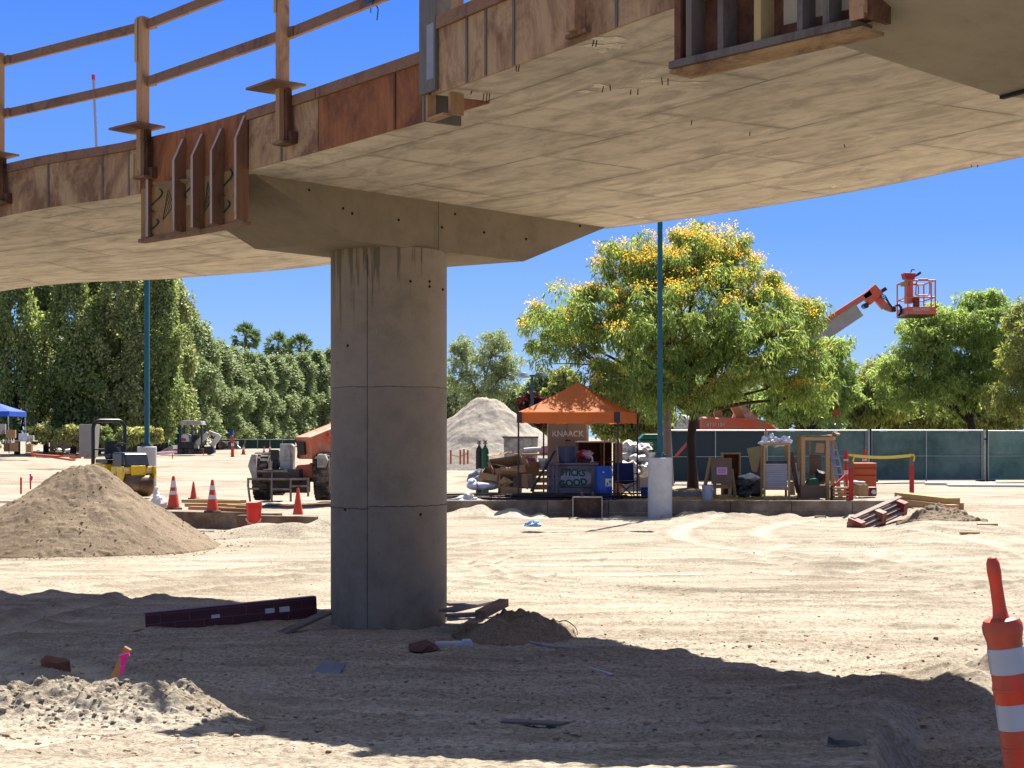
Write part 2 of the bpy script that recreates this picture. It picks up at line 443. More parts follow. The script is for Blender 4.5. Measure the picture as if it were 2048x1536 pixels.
XB, YB = np.meshgrid(xb, yb)
g2 = raw_mesh('ground', np.stack([XB, YB, H(XB, YB, False)-.004], -1).reshape(-1, 3), gridfaces(*XB.shape), SAND, smooth=True)
tag(g2, 'bare dry ground behind the viewer', kind='structure')

def patch(name, label, cat, x0, x1, y0, y1, nx, ny, hf, mat, parent=None, sink=.04):
    xs = np.linspace(x0, x1, nx); ys = np.linspace(y0, y1, ny); PX, PY = np.meshgrid(xs, ys)
    cx, cy = (x0+x1)/2, (y0+y1)/2
    base = H(PX, PY, False); h = hf(PX, PY)
    Z = np.where(h > .004, base+h, base-sink)
    cz = Hs(cx, cy)
    o = raw_mesh(name, np.stack([PX-cx, PY-cy, Z-cz], -1).reshape(-1, 3), gridfaces(ny, nx), mat, smooth=True)
    o.location = (cx, cy, cz); tag(o, label, cat); return o

# pebbles and clods lying about
def clods(name, label, n, region, smin, smax, mat, seed, over=None):
    rr = np.random.default_rng(seed)
    bm = bmesh.new(); bmesh.ops.create_icosphere(bm, subdivisions=1, radius=1)
    bv = np.array([v.co[:] for v in bm.verts]); bf = np.array([[v.index for v in f.verts] for f in bm.faces]); bm.free()
    x, y = region(rr, n); s = smin*(smax/smin)**(rr.random(len(x))**2.2)
    z = H(x, y) if over is None else H(x, y, False)+over(x, y)
    k = len(x)
    jit = 1+.75*(rr.random((k, len(bv), 1))-.5)
    sc = s[:, None, None]*(np.array([1, 1, .55])*(1+.5*(rr.random((k, 1, 3))-.5)))
    th = rr.random(k)*6.28; cs, sn = np.cos(th), np.sin(th)
    v = bv[None]*jit*sc
    vx = v[..., 0]*cs[:, None]-v[..., 1]*sn[:, None]; vy = v[..., 0]*sn[:, None]+v[..., 1]*cs[:, None]
    V = np.stack([vx+x[:, None], vy+y[:, None], v[..., 2]+(z+s*.25)[:, None]], -1).reshape(-1, 3)
    Fq = (bf[None]+(np.arange(k)*len(bv))[:, None, None]).reshape(-1, 3)
    o = raw_mesh(name, V, Fq, mat); tag(o, label, kind='stuff'); return o
def wedge(y0, y1, u0, u1):
    def f(rr, n):
        y = y0*(y1/y0)**rr.random(n); u = u0+(u1-u0)*rr.random(n); return u*y, y
    return f
CLOD = M('clod_soil', c(176, 152, 126), .95, .35, 20, .4)
clods('gravel', 'loose pebbles and clods over the bare ground', 5200, wedge(6.4, 38, -.36, .36), .004, .017, CLOD, 3)
clods('gravel', 'clods strewn on the churned soil under the bridge', 1500, wedge(7.6, 15, -.36, .36), .006, .026, CLOD, 5)
# ================================================================ bridge
SOF = 4.38; CAPZ = 3.87
def zoff(x, y):       # the deck falls gently towards the far left end
    th = math.degrees(math.atan2(y+5.5, x+23.8)); return -.0217*max(0, th-45.5)
def bz(px, py):
    z = SOF
    for _ in range(30): p = WZ(px, py, z); z = .5*z+.5*(SOF+zoff(p.x, p.y))
    return (p.x, p.y)
def spline(pts, n=12):
    P = [Vector((*p, 0)) for p in pts]; out = []
    for i in range(len(P)-1):
        p0 = P[max(i-1, 0)]; p1 = P[i]; p2 = P[i+1]; p3 = P[min(i+2, len(P)-1)]
        for k in range(n):
            t = k/n
            q = .5*((2*p1)+(p2-p0)*t+(2*p0-5*p1+4*p2-p3)*t*t+(3*p1-p0-3*p2+p3)*t**3)
            out.append((q.x, q.y))
    out.append(tuple(P[-1][:2])); return out
nearL_k = [(-16.0, 24.0), (-9.2, 19.6), bz(0, 432), bz(280, 385), bz(500, 337), bz(850, 240), bz(980, 203)]
nearR_k = [bz(865, 189), bz(1115, 98), bz(1365, 6), (1.83, 7.62), (3.3, 6.0), (5.6, 3.2)]
far_k = [(-19, 31.5), (-13, 28.4), bz(0, 583), bz(357, 556.5), bz(664, 529), bz(1217, 457), bz(1668, 390), bz(2048, 314), (6.6, 9.7), (9.0, 5.2)]
nearL = spline(nearL_k); nearR = spline(nearR_k); farE = spline(far_k)
near_all = nearL+nearR

def concrete(name, col, uvjoint=False, stains=False, warm=1):
    m, nt, b = _nt(name)
    tc = _n(nt, 'ShaderNodeTexCoord'); ob = tc.outputs['Object']
    big = _noise(nt, ob, .9, 7, .65, .3); mid = _noise(nt, ob, 5, 7, .7)
    base = _ramp(nt, _math(nt, 'ADD', _math(nt, 'MULTIPLY', big, .55), _math(nt, 'MULTIPLY', mid, .45)), [(.33, scl(col, .72)), (.5, col), (.68, scl(col, 1.16))])
    speck = _ramp(nt, _noise(nt, ob, 34, 4, .6), [(.66, (0,0,0)), (.74, (1,1,1))])
    base = _mix(nt, _math(nt, 'MULTIPLY', speck, .35), base, scl(col, .5))
    if uvjoint:
        uv = _n(nt, 'ShaderNodeUVMap').outputs[0]
        br = _n(nt, 'ShaderNodeTexBrick'); br.offset = .5
        nt.links.new(uv, br.inputs['Vector'])
        br.inputs['Scale'].default_value = 1; br.inputs['Brick Width'].default_value = 2.44; br.inputs['Row Height'].default_value = 1.22
        br.inputs['Mortar Size'].default_value = .018; br.inputs['Mortar Smooth'].default_value = .8
        br.inputs['Color1'].default_value = (1,1,1,1); br.inputs['Color2'].default_value = (.84,.84,.84,1); br.inputs['Mortar'].default_value = (1,1,1,1)
        base = _mix(nt, .8, base, br.outputs['Color'], 'MULTIPLY')
        st = _noise(nt, _map(nt, uv, (.8, 2.6, 1), (0, 0, R(25))), 1.6, 8, .72, .8)
        fs = _ramp(nt, st, [(.38, (1,1,1)), (.55, (0,0,0))])
        base = _mix(nt, _math(nt, 'MULTIPLY', fs, .7), base, scl(col, .45))
        jm = _math(nt, 'MULTIPLY', br.outputs['Fac'], _ramp(nt, _noise(nt, uv, 1.3, 4), [(.35, (.15,)*3), (.6, (1,)*3)]))
        base = _mix(nt, _math(nt, 'MULTIPLY', jm, .95), base, scl(col, .22))
        # smeared laitance along the sheet joints
        br2 = _n(nt, 'ShaderNodeTexBrick'); br2.offset = .5
        nt.links.new(uv, br2.inputs['Vector'])
        br2.inputs['Scale'].default_value = 1; br2.inputs['Brick Width'].default_value = 2.44; br2.inputs['Row Height'].default_value = 1.22
        br2.inputs['Mortar Size'].default_value = .10; br2.inputs['Mortar Smooth'].default_value = 1
        sm = _math(nt, 'MULTIPLY', br2.outputs['Fac'], _ramp(nt, _noise(nt, uv, 3.1, 6, .7), [(.42, (0,)*3), (.62, (1,)*3)]))
        base = _mix(nt, _math(nt, 'MULTIPLY', sm, .8), base, scl(col, .42))
    if stains:
        sep = _n(nt, 'ShaderNodeSeparateXYZ'); nt.links.new(ob, sep.inputs[0])
        dr = _noise(nt, _map(nt, ob, (11, 11, .45)), 1.3, 5, .7)
        lf = _math(nt, 'MULTIPLY', _math(nt, 'ADD', sep.outputs['X'], .05), -.12)
        dr = _math(nt, 'ADD', dr, lf)
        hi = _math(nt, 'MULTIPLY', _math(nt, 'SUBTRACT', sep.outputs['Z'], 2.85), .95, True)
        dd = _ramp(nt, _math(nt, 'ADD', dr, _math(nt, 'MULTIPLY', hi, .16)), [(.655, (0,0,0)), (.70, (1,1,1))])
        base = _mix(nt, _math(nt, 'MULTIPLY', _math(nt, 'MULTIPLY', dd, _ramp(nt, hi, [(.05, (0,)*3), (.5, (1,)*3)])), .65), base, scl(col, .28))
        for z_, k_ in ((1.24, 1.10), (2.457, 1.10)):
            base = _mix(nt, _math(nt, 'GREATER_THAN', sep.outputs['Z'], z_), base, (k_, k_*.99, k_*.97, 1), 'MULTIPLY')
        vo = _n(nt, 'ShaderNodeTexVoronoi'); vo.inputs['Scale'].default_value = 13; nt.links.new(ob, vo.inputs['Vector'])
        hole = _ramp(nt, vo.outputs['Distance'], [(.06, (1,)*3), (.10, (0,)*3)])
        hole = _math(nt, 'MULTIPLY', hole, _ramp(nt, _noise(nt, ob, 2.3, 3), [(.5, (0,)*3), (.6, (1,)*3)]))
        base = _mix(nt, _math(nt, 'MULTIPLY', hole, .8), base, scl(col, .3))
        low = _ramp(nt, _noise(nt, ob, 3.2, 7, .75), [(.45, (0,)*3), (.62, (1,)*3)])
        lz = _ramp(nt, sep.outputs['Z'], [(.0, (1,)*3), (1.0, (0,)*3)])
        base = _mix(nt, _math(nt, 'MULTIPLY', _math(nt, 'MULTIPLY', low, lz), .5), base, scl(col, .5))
    nt.links.new(base, b.inputs['Base Color'])
    b.inputs['Roughness'].default_value = .85; b.inputs['Specular IOR Level'].default_value = .25
    nt.links.new(_bump(nt, _math(nt, 'ADD', mid, _math(nt, 'MULTIPLY', _noise(nt, ob, 60, 4), .4)), .25, .012), b.inputs['Normal'])
    MATS[name] = m; return m
CONC = concrete('deck_concrete', c(238, 224, 203), uvjoint=True)
CAPC = concrete('cap_concrete', c(152, 138, 116))
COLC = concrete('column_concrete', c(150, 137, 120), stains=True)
DARKHOLE = M('dark_hole', c(36, 32, 28), .9)
PATCHM = M('pale_patch', c(250, 240, 220), .9, .3, 12)

bridge = thing('bridge', 'curved concrete bridge deck on one round column, still in its timber edge forms', 'bridge', (-1.296, 16.2, 0))
# deck: soffit strip with sheet-joint coordinates, plus edges and top
def arclen(pts):
    s = [0]
    for a, b_ in zip(pts, pts[1:]): s.append(s[-1]+math.hypot(b_[0]-a[0], b_[1]-a[1]))
    return np.array(s)
fs_ = arclen(farE); ns = 110
def resample(pts, t):
    s = arclen(pts); P = np.array(pts)
    return np.stack([np.interp(t*s[-1], s, P[:, 0]), np.interp(t*s[-1], s, P[:, 1])], -1)
def strip(near, far, ta, tb, n, nv=6):
    """pair points of the near edge with the far edge"""
    Np = resample(near, np.linspace(0, 1, n)); Fp = far
    rows = [Np*(1-k/nv)+Fp*(k/nv) for k in range(nv+1)]
    return np.stack(rows, 1)      # n, nv+1, 2
FA = np.array(farE); fsl = arclen(farE)
def far_match(p, hint):
    d = np.hypot(FA[:, 0]-p[0], FA[:, 1]-p[1]); return FA[int(np.argmin(d))]
def nearest_s(p):
    d = np.hypot(FA[:, 0]-p[0], FA[:, 1]-p[1]); return fsl[int(np.argmin(d))]
sA, sB = nearest_s(nearL[-1]), nearest_s(nearR[0])
sM = .5*(sA+sB)
def far_at(s): return np.array([np.interp(s, fsl, FA[:, 0]), np.interp(s, fsl, FA[:, 1])])
jend = far_at(sM)
V = []; Fq = []; UVs = []
def add_strip(near, s0, s1, n, nv=5):
    o = len(V); Np = resample(near, np.linspace(0, 1, n)); S = np.linspace(s0, s1, n)
    for i in range(n):
        fp = far_at(S[i])
        for k in range(nv+1):
            p = Np[i]*(1-k/nv)+fp*(k/nv); V.append((p[0], p[1], SOF+zoff(p[0], p[1]))); UVs.append((S[i], 5.3*(1-k/nv)))
    for i in range(n-1):
        for k in range(nv): a = o+i*(nv+1)+k; Fq.append((a, a+nv+1, a+nv+2, a+1))
add_strip(nearL, 0, sM, 90)
add_strip(nearR, sM, fsl[-1], 60)
me = bpy.data.meshes.new('deck')
outline = [tuple(p) for p in near_all]+[tuple(p) for p in farE[::-1]]
k0 = len(V); TOP = 4.86
vs = list(V)+[(x, y, SOF+zoff(x, y)) for x, y in outline]+[(x, y, TOP+zoff(x, y)) for x, y in outline]
fsx = list(Fq); no = len(outline)
for i in range(no): fsx.append((k0+i, k0+(i+1)%no, k0+no+(i+1)%no, k0+no+i))
# top as matching strips
t0 = len(vs)
vs += [(x, y, TOP+zoff(x, y)) for x, y, z in V]; fsx += [tuple(t0+i for i in f[::-1]) for f in Fq]
inv = Vector(bridge.location)
me.from_pydata([(x-inv.x, y-inv.y, z-inv.z) for x, y, z in vs], [], fsx)
uvl = me.uv_layers.new(name='UVMap')
allu = UVs+[(0, 0)]*(2*no)+UVs
for lp in me.loops: uvl.data[lp.index].uv = allu[lp.vertex_index]
me.materials.append(CONC)
deck = bpy.data.objects.new('deck', me); COL.objects.link(deck); deck.parent = bridge
# column
cxm, cym = -1.296, 16.2
m = MB(); m.lathe([(.61, -.3), (.61, CAPZ+.01)], 72, (cxm, cym, 0))
m.mat = 1
def ring(z, a0, a1):
    n = 40
    for i in range(n):
        t0_, t1_ = R(a0+(a1-a0)*i/n), R(a0+(a1-a0)*(i+1)/n)
        w0 = .004+.003*random.random()
        z0 = z+.004*math.sin(i*1.3)
        pts = []
        for t in (t0_, t1_):
            for r_, dz in ((.607, -w0), (.6145, 0), (.607, w0)): pts.append((cxm+r_*math.cos(t), cym+r_*math.sin(t), z0+dz))
        m.add(pts, [(0, 3, 4, 1), (1, 4, 5, 2)])
ring(2.457, 0, 360); ring(1.24, -105, 20); ring(1.215, -250, -105)
a = R(-106.5)
for zz in np.arange(0, CAPZ-.1, .1):
    pts = []
    for z in (zz, zz+.1):
        for da, r_ in ((-.008, .607), (0, .615), (.008, .607)): pts.append((cxm+r_*math.cos(a+da), cym+r_*math.sin(a+da), z))
    m.add(pts, [(0, 3, 4, 1), (1, 4, 5, 2)])
m.mat = 2
for (px, py) in ((697, 690), (820, 562), (858, 560), (858, 570), (885, 572), (692, 1020), (840, 1030)):
    t = math.asin((px-778)/116.5*.99); ang = R(-90)+t+math.atan2(-cxm, cym)
    p = Vector((cxm+.612*math.cos(ang), cym+.612*math.sin(ang), EYE-(py-CY)/F*15.62))
    m.blob(p.x, p.y, p.z, .016, .016, .016, px, .1, 1)
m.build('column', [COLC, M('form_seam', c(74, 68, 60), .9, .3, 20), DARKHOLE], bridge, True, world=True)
# bent caps
def cap(A, B, C_, D, tops, name='bent_cap'):
    m = MB()
    vs = [(*A[:2], A[2] if len(A) > 2 else CAPZ), (*B[:2], B[2] if len(B) > 2 else CAPZ), (*C_[:2], CAPZ), (*D[:2], CAPZ)]+[(x, y, z) for x, y, z in tops]
    m.add(vs, [(0, 1, 2, 3), (0, 4, 5, 1), (1, 5, 6, 2), (2, 6, 7, 3), (3, 7, 4, 0), (4, 7, 6, 5)])
    return m
A, B, C_, D = (-2.63, 15.75), (-1.566, 15.1), (.126, 16.87), (-1.0, 17.6)
zt = SOF+.02
E, Ep, Fc = (-2.42, 14.2), (-3.48, 14.85), (1.124, 17.92); Fp_ = (.02, 18.62)
m = cap(A, B, C_, D, [(*Ep, zt), (*E, zt), (*Fc, zt), (*Fp_, zt)])
m.mat = 1
# tie holes on the long face
for px, py in ((686, 417), (704, 427), (797, 440), (884, 455), (968, 465), (910, 428), (618, 380), (1160, 452), (1052, 478)):
    tt = None
    # ray against the vertical plane through B and C_
    n_ = Vector((C_[1]-B[1], -(C_[0]-B[0]))).normalized(); r_ = Vector(((px-CX)/F, 1))
    d = (n_.x*B[0]+n_.y*B[1])/(n_.x*r_.x+n_.y*r_.y); p = W(px, py, d)
    m.blob(p.x, p.y, p.z, .016, .016, .016, px, .1, 1)
m.mat = 2
p = W(704, 426, 15.0)
n_ = Vector((C_[1]-B[1], -(C_[0]-B[0]))).normalized(); r_ = Vector(((868-CX)/F, 1)); d = (n_.x*B[0]+n_.y*B[1])/(n_.x*r_.x+n_.y*r_.y); p = W(877, 430, d)
m.bar((p.x, p.y, 3.88), (p.x, p.y, 4.38), .004, .008)
m.build('bent_cap', [CAPC, DARKHOLE, DARKHOLE], bridge, world=True)
A2, B2 = (2.75, 8.67), (3.29, 7.54); dv = Vector((.94, .34))
E2, E2b = (1.4255, 8.19, 4.135), (2.28, 7.24, 4.135)
D2 = (A2[0]+dv.x*2.4, A2[1]+dv.y*2.4); C2 = (B2[0]+dv.x*2.4, B2[1]+dv.y*2.4)
m = MB()
vs = [E2, E2b, (*B2, CAPZ), (*A2, CAPZ), (*C2, CAPZ), (*D2, CAPZ)]
top = [(x, y, zt) for x, y, z in vs]
m.add(vs+top, [(0, 1, 2, 3), (3, 2, 4, 5), (0, 6, 7, 1), (1, 7, 8, 2), (2, 8, 10, 4), (4, 10, 11, 5), (5, 11, 9, 3), (3, 9, 6, 0), (6, 9, 8, 7), (9, 11, 10, 8)])
m.mat = 1
m.bar((A2[0]+.01, A2[1], CAPZ-.004), (B2[0], B2[1], CAPZ-.004), .03, .03)
m.build('bent_cap', [concrete('cap_concrete_pale', c(178, 166, 142)), DARKHOLE], bridge, world=True)
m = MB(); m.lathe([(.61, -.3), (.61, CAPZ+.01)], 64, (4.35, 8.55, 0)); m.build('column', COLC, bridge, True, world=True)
# patches and wire ends on the soffit
for px, py, w_, h_ in ((1215, 80, 62, 16), (1210, 92, 80, 12), (1205, 101, 26, 8), (1300, 160, 34, 8), (1345, 165, 40, 5), (1200, 172, 34, 9), (1260, 178, 40, 6), (1170, 183, 36, 5), (1390, 165, 46, 4), (1280, 434, 24, 4), (1668, 373, 12, 5)):
    p = WZ(px, py, SOF-.002); s = p.y/F; dd = p.y*h_/(py-CY)
    k = 14; m = MB()
    m.add([(p.x+s*w_*.5*math.cos(2*math.pi*i/k)*(1+.35*math.sin(i*2.3+px)), p.y+abs(dd)*.5*math.sin(2*math.pi*i/k)*(1+.35*math.cos(i*1.7+py)), SOF-.003) for i in range(k)], [tuple(range(k))])
    m.build('pale_patch', PATCHM, bridge, world=True)
RUSTY = M('rusty_steel', c(92, 58, 42), .85, .4, 30)
for px, py, ln in ((1033, 135, 16), (1039, 135, 16), (968, 196, 18), (974, 196, 20), (979, 195, 18), (1188, 86, 14), (1194, 87, 14), (1207, 178, 12), (1220, 176, 12), (1262, 184, 12), (1276, 184, 12), (1323, 162, 14), (1336, 164, 14), (1384, 246, 10), (1500, 268, 8), (1688, 292, 6), (944, 185, 8), (907, 230, 9), (1942, 332, 5), (1955, 332, 5)):
    p = WZ(px, py-ln*.5, SOF); L = ln*p.y/F
    q = p+Vector((random.uniform(-.01, .01), random.uniform(-.01, .01), -L)); m = MB(); m.tube([p, q], .004, 5)
    m.build('tie_wire', RUSTY, bridge, world=True)

# ---------------------------------------------------------------- timber edge forms
PLYT = WOOD('plywood_tan', c(206, 168, 124), 'z', .72, c(112, 74, 54), .56, .8)
PLYR = WOOD('plywood_red', c(178, 112, 68), 'z', .6, c(100, 60, 42), .56, .7)
PLYD = WOOD('plywood_dark', c(128, 84, 58), 'z', .6, c(44, 26, 22), .5, .6)
TIMB = WOOD('timber_brown', c(156, 118, 90), 'x', .6, c(86, 58, 46), .34, 1)
TIMP = WOOD('timber_post', c(198, 154, 112), 'z', .6, c(120, 84, 62), .3, 1)
TIMG = WOOD('timber_grey', c(128, 116, 108), 'z', .6, c(80, 66, 60), .35, 1)
TIMC = WOOD('timber_cream', c(206, 178, 120), 'z', .75, None)
GREYP = WOOD('weathered_board', c(128, 122, 116), 'z', .7, c(84, 76, 72), .4, .8)
GRN = M('green_ink', c(44, 86, 62), .9)
def sub(pts, s0, s1, n=None):
    s = arclen(pts); P = np.array(pts); n = n or max(3, int((s1-s0)/.25))
    t = np.linspace(s0, s1, n); return [(np.interp(q, s, P[:, 0]), np.interp(q, s, P[:, 1])) for q in t]
def at_px(pts, px):      # arc length where the curve crosses a photo column
    s = arclen(pts); P = np.array(pts); u = P[:, 0]/P[:, 1]*F+CX
    return float(np.interp(px, u, s))
def offs(pts, o):
    out = []
    for i, p in enumerate(pts):
        a_, b_ = pts[max(i-1, 0)], pts[min(i+1, len(pts)-1)]
        t = Vector((b_[0]-a_[0], b_[1]-a_[1])).normalized(); n = Vector((t.y, -t.x))
        if n.y > 0: n = -n
        out.append((p[0]+n.x*o, p[1]+n.y*o))
    return out
def ribbon(m, pts, z0, z1, o0, o1):
    a_, b_ = offs(pts, o0), offs(pts, o1); k = len(pts)
    vs = [(x, y, z0) for x, y in a_]+[(x, y, z0) for x, y in b_]+[(x, y, z1) for x, y in b_]+[(x, y, z1) for x, y in a_]
    fs = []
    for i in range(k-1):
        for q in range(4):
            fs.append((q*k+i, q*k+i+1, ((q+1)%4)*k+i+1, ((q+1)%4)*k+i))
    fs += [(0, k, 2*k, 3*k), (k-1, 4*k-1, 3*k-1, 2*k-1)]
    m.add(vs, fs)
class Frame:
    """a local frame on a curve: T along, N outward (towards the viewer)"""
    def __init__(s, pts, px):
        a = at_px(pts, px); q = sub(pts, max(a-.05, 0), a+.05, 3)
        s.p = Vector((*q[1], 0)); s.T = Vector((q[2][0]-q[0][0], q[2][1]-q[0][1], 0)).normalized()
        s.N = Vector((s.T.y, -s.T.x, 0)); s.N = -s.N if s.N.y > 0 else s.N
    def __call__(s, t, n, z): return s.p+s.T*t+s.N*n+Vector((0, 0, z))
def fbox(m, fr, t0, t1, n0, n1, z0, z1):
    m.add([fr(t, n, z) for t in (t0, t1) for n in (n0, n1) for z in (z0, z1)], [(0,1,3,2),(4,6,7,5),(0,4,5,1),(2,3,7,6),(0,2,6,4),(1,5,7,3)])
def edge_form(pts, p0, p1, ply, label, joints, z0=4.365, z1=4.9):
    a, b_ = at_px(pts, p0), at_px(pts, p1); q = sub(pts, a, b_)
    mid = q[len(q)//2]
    t = thing('edge_form', label, 'formwork', (mid[0], mid[1], z0), 0, 'plywood edge forms along the deck')
    m = MB(); ribbon(m, q, z0, z1-.09, .002, .022); m.build('plywood_sheet', ply, t, world=True)
    m = MB(); ribbon(m, q, z1-.09, z1, .002, .05); m.build('top_rail', TIMB, t, world=True)
    for px in joints:
        fr = Frame(pts, px); m = MB(); fbox(m, fr, -.012, .012, .022, .030, z0, z1-.09); m.build('batten', TIMG if ply is PLYT else PLYD, t, world=True)
    return t
edge_form(nearL, -420, 284, PLYT, 'stained tan plywood edge form left of the ribbed panel', (100, 208, 262))
edge_form(nearL, 502, 640, PLYT, 'short pale tan plywood edge form right of the ribbed panel with the hatched marks', (568,))
edge_form(nearL, 642, 979, PLYR, 'dark red-brown plywood edge form ending under the grey upright board', (795,))
t = edge_form(nearR, 868, 1364, PLYT, 'knot-marked tan plywood edge form between grey upright board and dark ribbed panel', (940, 978, 1034, 1240))
fr = Frame(nearR, 1165); m = MB(); fbox(m, fr, -.03, .06, .022, .10, 4.42, 5.15); m.build('upright', TIMP, t, world=True)
m = MB(); fbox(m, fr, -.1, .12, .022, .06, 4.395, 4.42); m.build('cleat', TIMB, t, world=True)
# ribbed panels closing the bent cap ends
def hatch(fr, t, x0, z0, w, h, n=.0255):
    m = MB()
    P = [(x0+w*.1, z0), (x0+w, z0+h*.38), (x0+w*.55, z0+h)]
    for a_, b_ in zip(P, P[1:]+P[:1]): m.bar(fr(a_[0], n, a_[1]), fr(b_[0], n, b_[1]), .004, .014, up=fr.N)
    for k in range(1, 7):
        f = k/7
        a_ = (P[0][0]+(P[2][0]-P[0][0])*f, P[0][1]+(P[2][1]-P[0][1])*f); b_ = (P[0][0]+(P[1][0]-P[0][0])*f, P[0][1]+(P[1][1]-P[0][1])*f)
        m.bar(fr(a_[0], n, a_[1]), fr(b_[0], n, b_[1]), .004, .010, up=fr.N)
    m.build('printed_mark', GRN, t, world=True)
def swirl(fr, t, x0, z0, h, n=.0265):
    pts = [fr(x0+h*.36*math.sin(a_*1.0), n, z0+h*(1-a_/6.28)) for a_ in np.linspace(.5, 5.9, 14)]
    m = MB()
    for a_, b_ in zip(pts, pts[1:]): m.bar(a_, b_, .004, .034, up=fr.N)
    m.build('printed_mark', GRN, t, world=True)
pa = at_px(nearL, 286); pb = at_px(nearL, 498); q = sub(nearL, pa, pb)
p1 = thing('ribbed_form', 'ribbed plywood end form with green printed marks hanging below the deck edge', 'formwork', (q[3][0], q[3][1], 3.92))
m = MB(); ribbon(m, q, 4.40, 4.9, .0, .022); m.build('upper_sheet', PLYR, p1, world=True)
m = MB(); ribbon(m, q, 3.90, 4.40, .0, .0235); m.build('lower_sheet', WOOD('plywood_printed', c(176, 134, 86), 'z', .75, c(110, 84, 70), .33, .6), p1, world=True)
m = MB(); ribbon(m, q, 3.87, 3.905, -.03, .06); m.build('bottom_plate', TIMB, p1, world=True)
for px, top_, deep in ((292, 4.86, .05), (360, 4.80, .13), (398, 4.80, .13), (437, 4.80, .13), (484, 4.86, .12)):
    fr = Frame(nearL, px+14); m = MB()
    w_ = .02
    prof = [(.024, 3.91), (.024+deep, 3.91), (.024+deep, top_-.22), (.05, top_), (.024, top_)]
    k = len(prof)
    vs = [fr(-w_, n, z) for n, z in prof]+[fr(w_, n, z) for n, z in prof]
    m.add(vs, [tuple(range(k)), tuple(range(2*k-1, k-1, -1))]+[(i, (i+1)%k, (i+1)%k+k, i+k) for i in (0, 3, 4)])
    m.mat = 1; m.add(vs, [(i, i+1, i+1+k, i+k) for i in (1, 2)])  # sunlit tone painted into the front face; sloped top is pale cut wood
    m.build('rib', [WOOD('rib_timber', c(152, 106, 74), 'z', .6, c(92, 62, 46), .3), WOOD('sunlit_face_pale_cut', c(196, 176, 164), 'z', .7, c(120, 98, 92), .3)], p1, world=True)
fr = Frame(nearL, 326); hatch(fr, p1, .02, 4.06, .19, .30); swirl(fr, p1, -.06, 4.13, .26); swirl(fr, p1, -.09, 3.92, .17)
fr = Frame(nearL, 415); hatch(fr, p1, -.03, 4.06, .15, .28)
fr = Frame(nearL, 460); swirl(fr, p1, 0, 4.16, .27); swirl(fr, p1, -.02, 3.94, .20)
fr = Frame(nearL, 384); swirl(fr, p1, 0, 4.22, .17, .032)
fr = Frame(nearL, 384); m = MB(); fbox(m, fr, -.05, .035, .0245, .031, 4.16, 4.50); m.build('patch_board', PLYT, p1, world=True)

Q = [(.99, 8.66), (1.86, 7.72)]
fr = Frame([(Q[0][0]-.5, Q[0][1]+.54), Q[0], Q[1], (Q[1][0]+.5, Q[1][1]-.54)], 1365); Lp = math.hypot(.87, .94)
fr.p = Vector((*Q[0], 0)); fr.T = Vector((.87, -.94, 0)).normalized(); fr.N = Vector((fr.T.y, -fr.T.x, 0))
fr.N = -fr.N if fr.N.y > 0 else fr.N
p2 = thing('ribbed_form', 'dark ribbed plywood form at top right with grey studs and a grey bottom plate', 'formwork', (Q[0][0], Q[0][1], 4.05))
m = MB(); fbox(m, fr, 0, Lp, -.02, .0, 4.05, 5.1); m.build('sheet', PLYD, p2, world=True)
m = MB(); fbox(m, fr, -.03, Lp-.10, -.06, .13, 4.005, 4.045); m.build('bottom_plate', TIMG, p2, world=True)
m = MB(); fbox(m, fr, -.05, Lp-.05, -.09, .10, 3.985, 4.004); m.build('sill_board', PLYT, p2, world=True)
for t0, t1, mat in ((.0, .045, PLYD), (.085, .125, TIMG), (.31, .35, TIMG), (.56, .605, TIMC), (.84, .875, TIMG), (1.0, 1.04, TIMG)):
    m = MB(); fbox(m, fr, t0, t1, .0, .115, 4.045, 5.1); m.build('stud', mat, p2, world=True)
m = MB(); fbox(m, fr, Lp-.11, Lp-.02, -.02, .13, 4.06, 5.1); fbox(m, fr, Lp-.10, Lp-.02, .13, .14, 4.03, 4.09); m.build('end_post', TIMP, p2, world=True)
m = MB(); fbox(m, fr, Lp-.02, Lp+.01, -.06, .10, 4.03, 5.1); m.build('end_sheet', PLYD, p2, world=True)
# grey upright board at the step in the deck edge
fr = Frame(nearR, 868); t = thing('upright_board', 'weathered grey upright board standing at the step in the deck edge', 'formwork', fr(0, .05, 4.38))
m = MB(); fbox(m, fr, -.13, .09, .03, .055, 4.385, 5.6); m.build('board', GREYP, t, world=True)
m = MB(); fbox(m, fr, -.02, .075, .0552, .058, 4.47, 4.86); m.build('pale_patch', M('pale_blue_grey', c(150, 154, 166), .8, .2, 8), t, world=True)
m = MB(); fbox(m, fr, -.13, -.10, -.28, .03, 4.20, 5.2); m.build('side_board', GREYP, t, world=True)
m = MB(); fbox(m, fr, -.10, -.07, -.05, .02, 4.22, 4.385); fbox(m, fr, -.10, .14, -.05, .02, 4.20, 4.22); fbox(m, fr, .10, .13, -.16, -.05, 4.22, 4.37); m.build('bracket', TIMP, t, world=True)
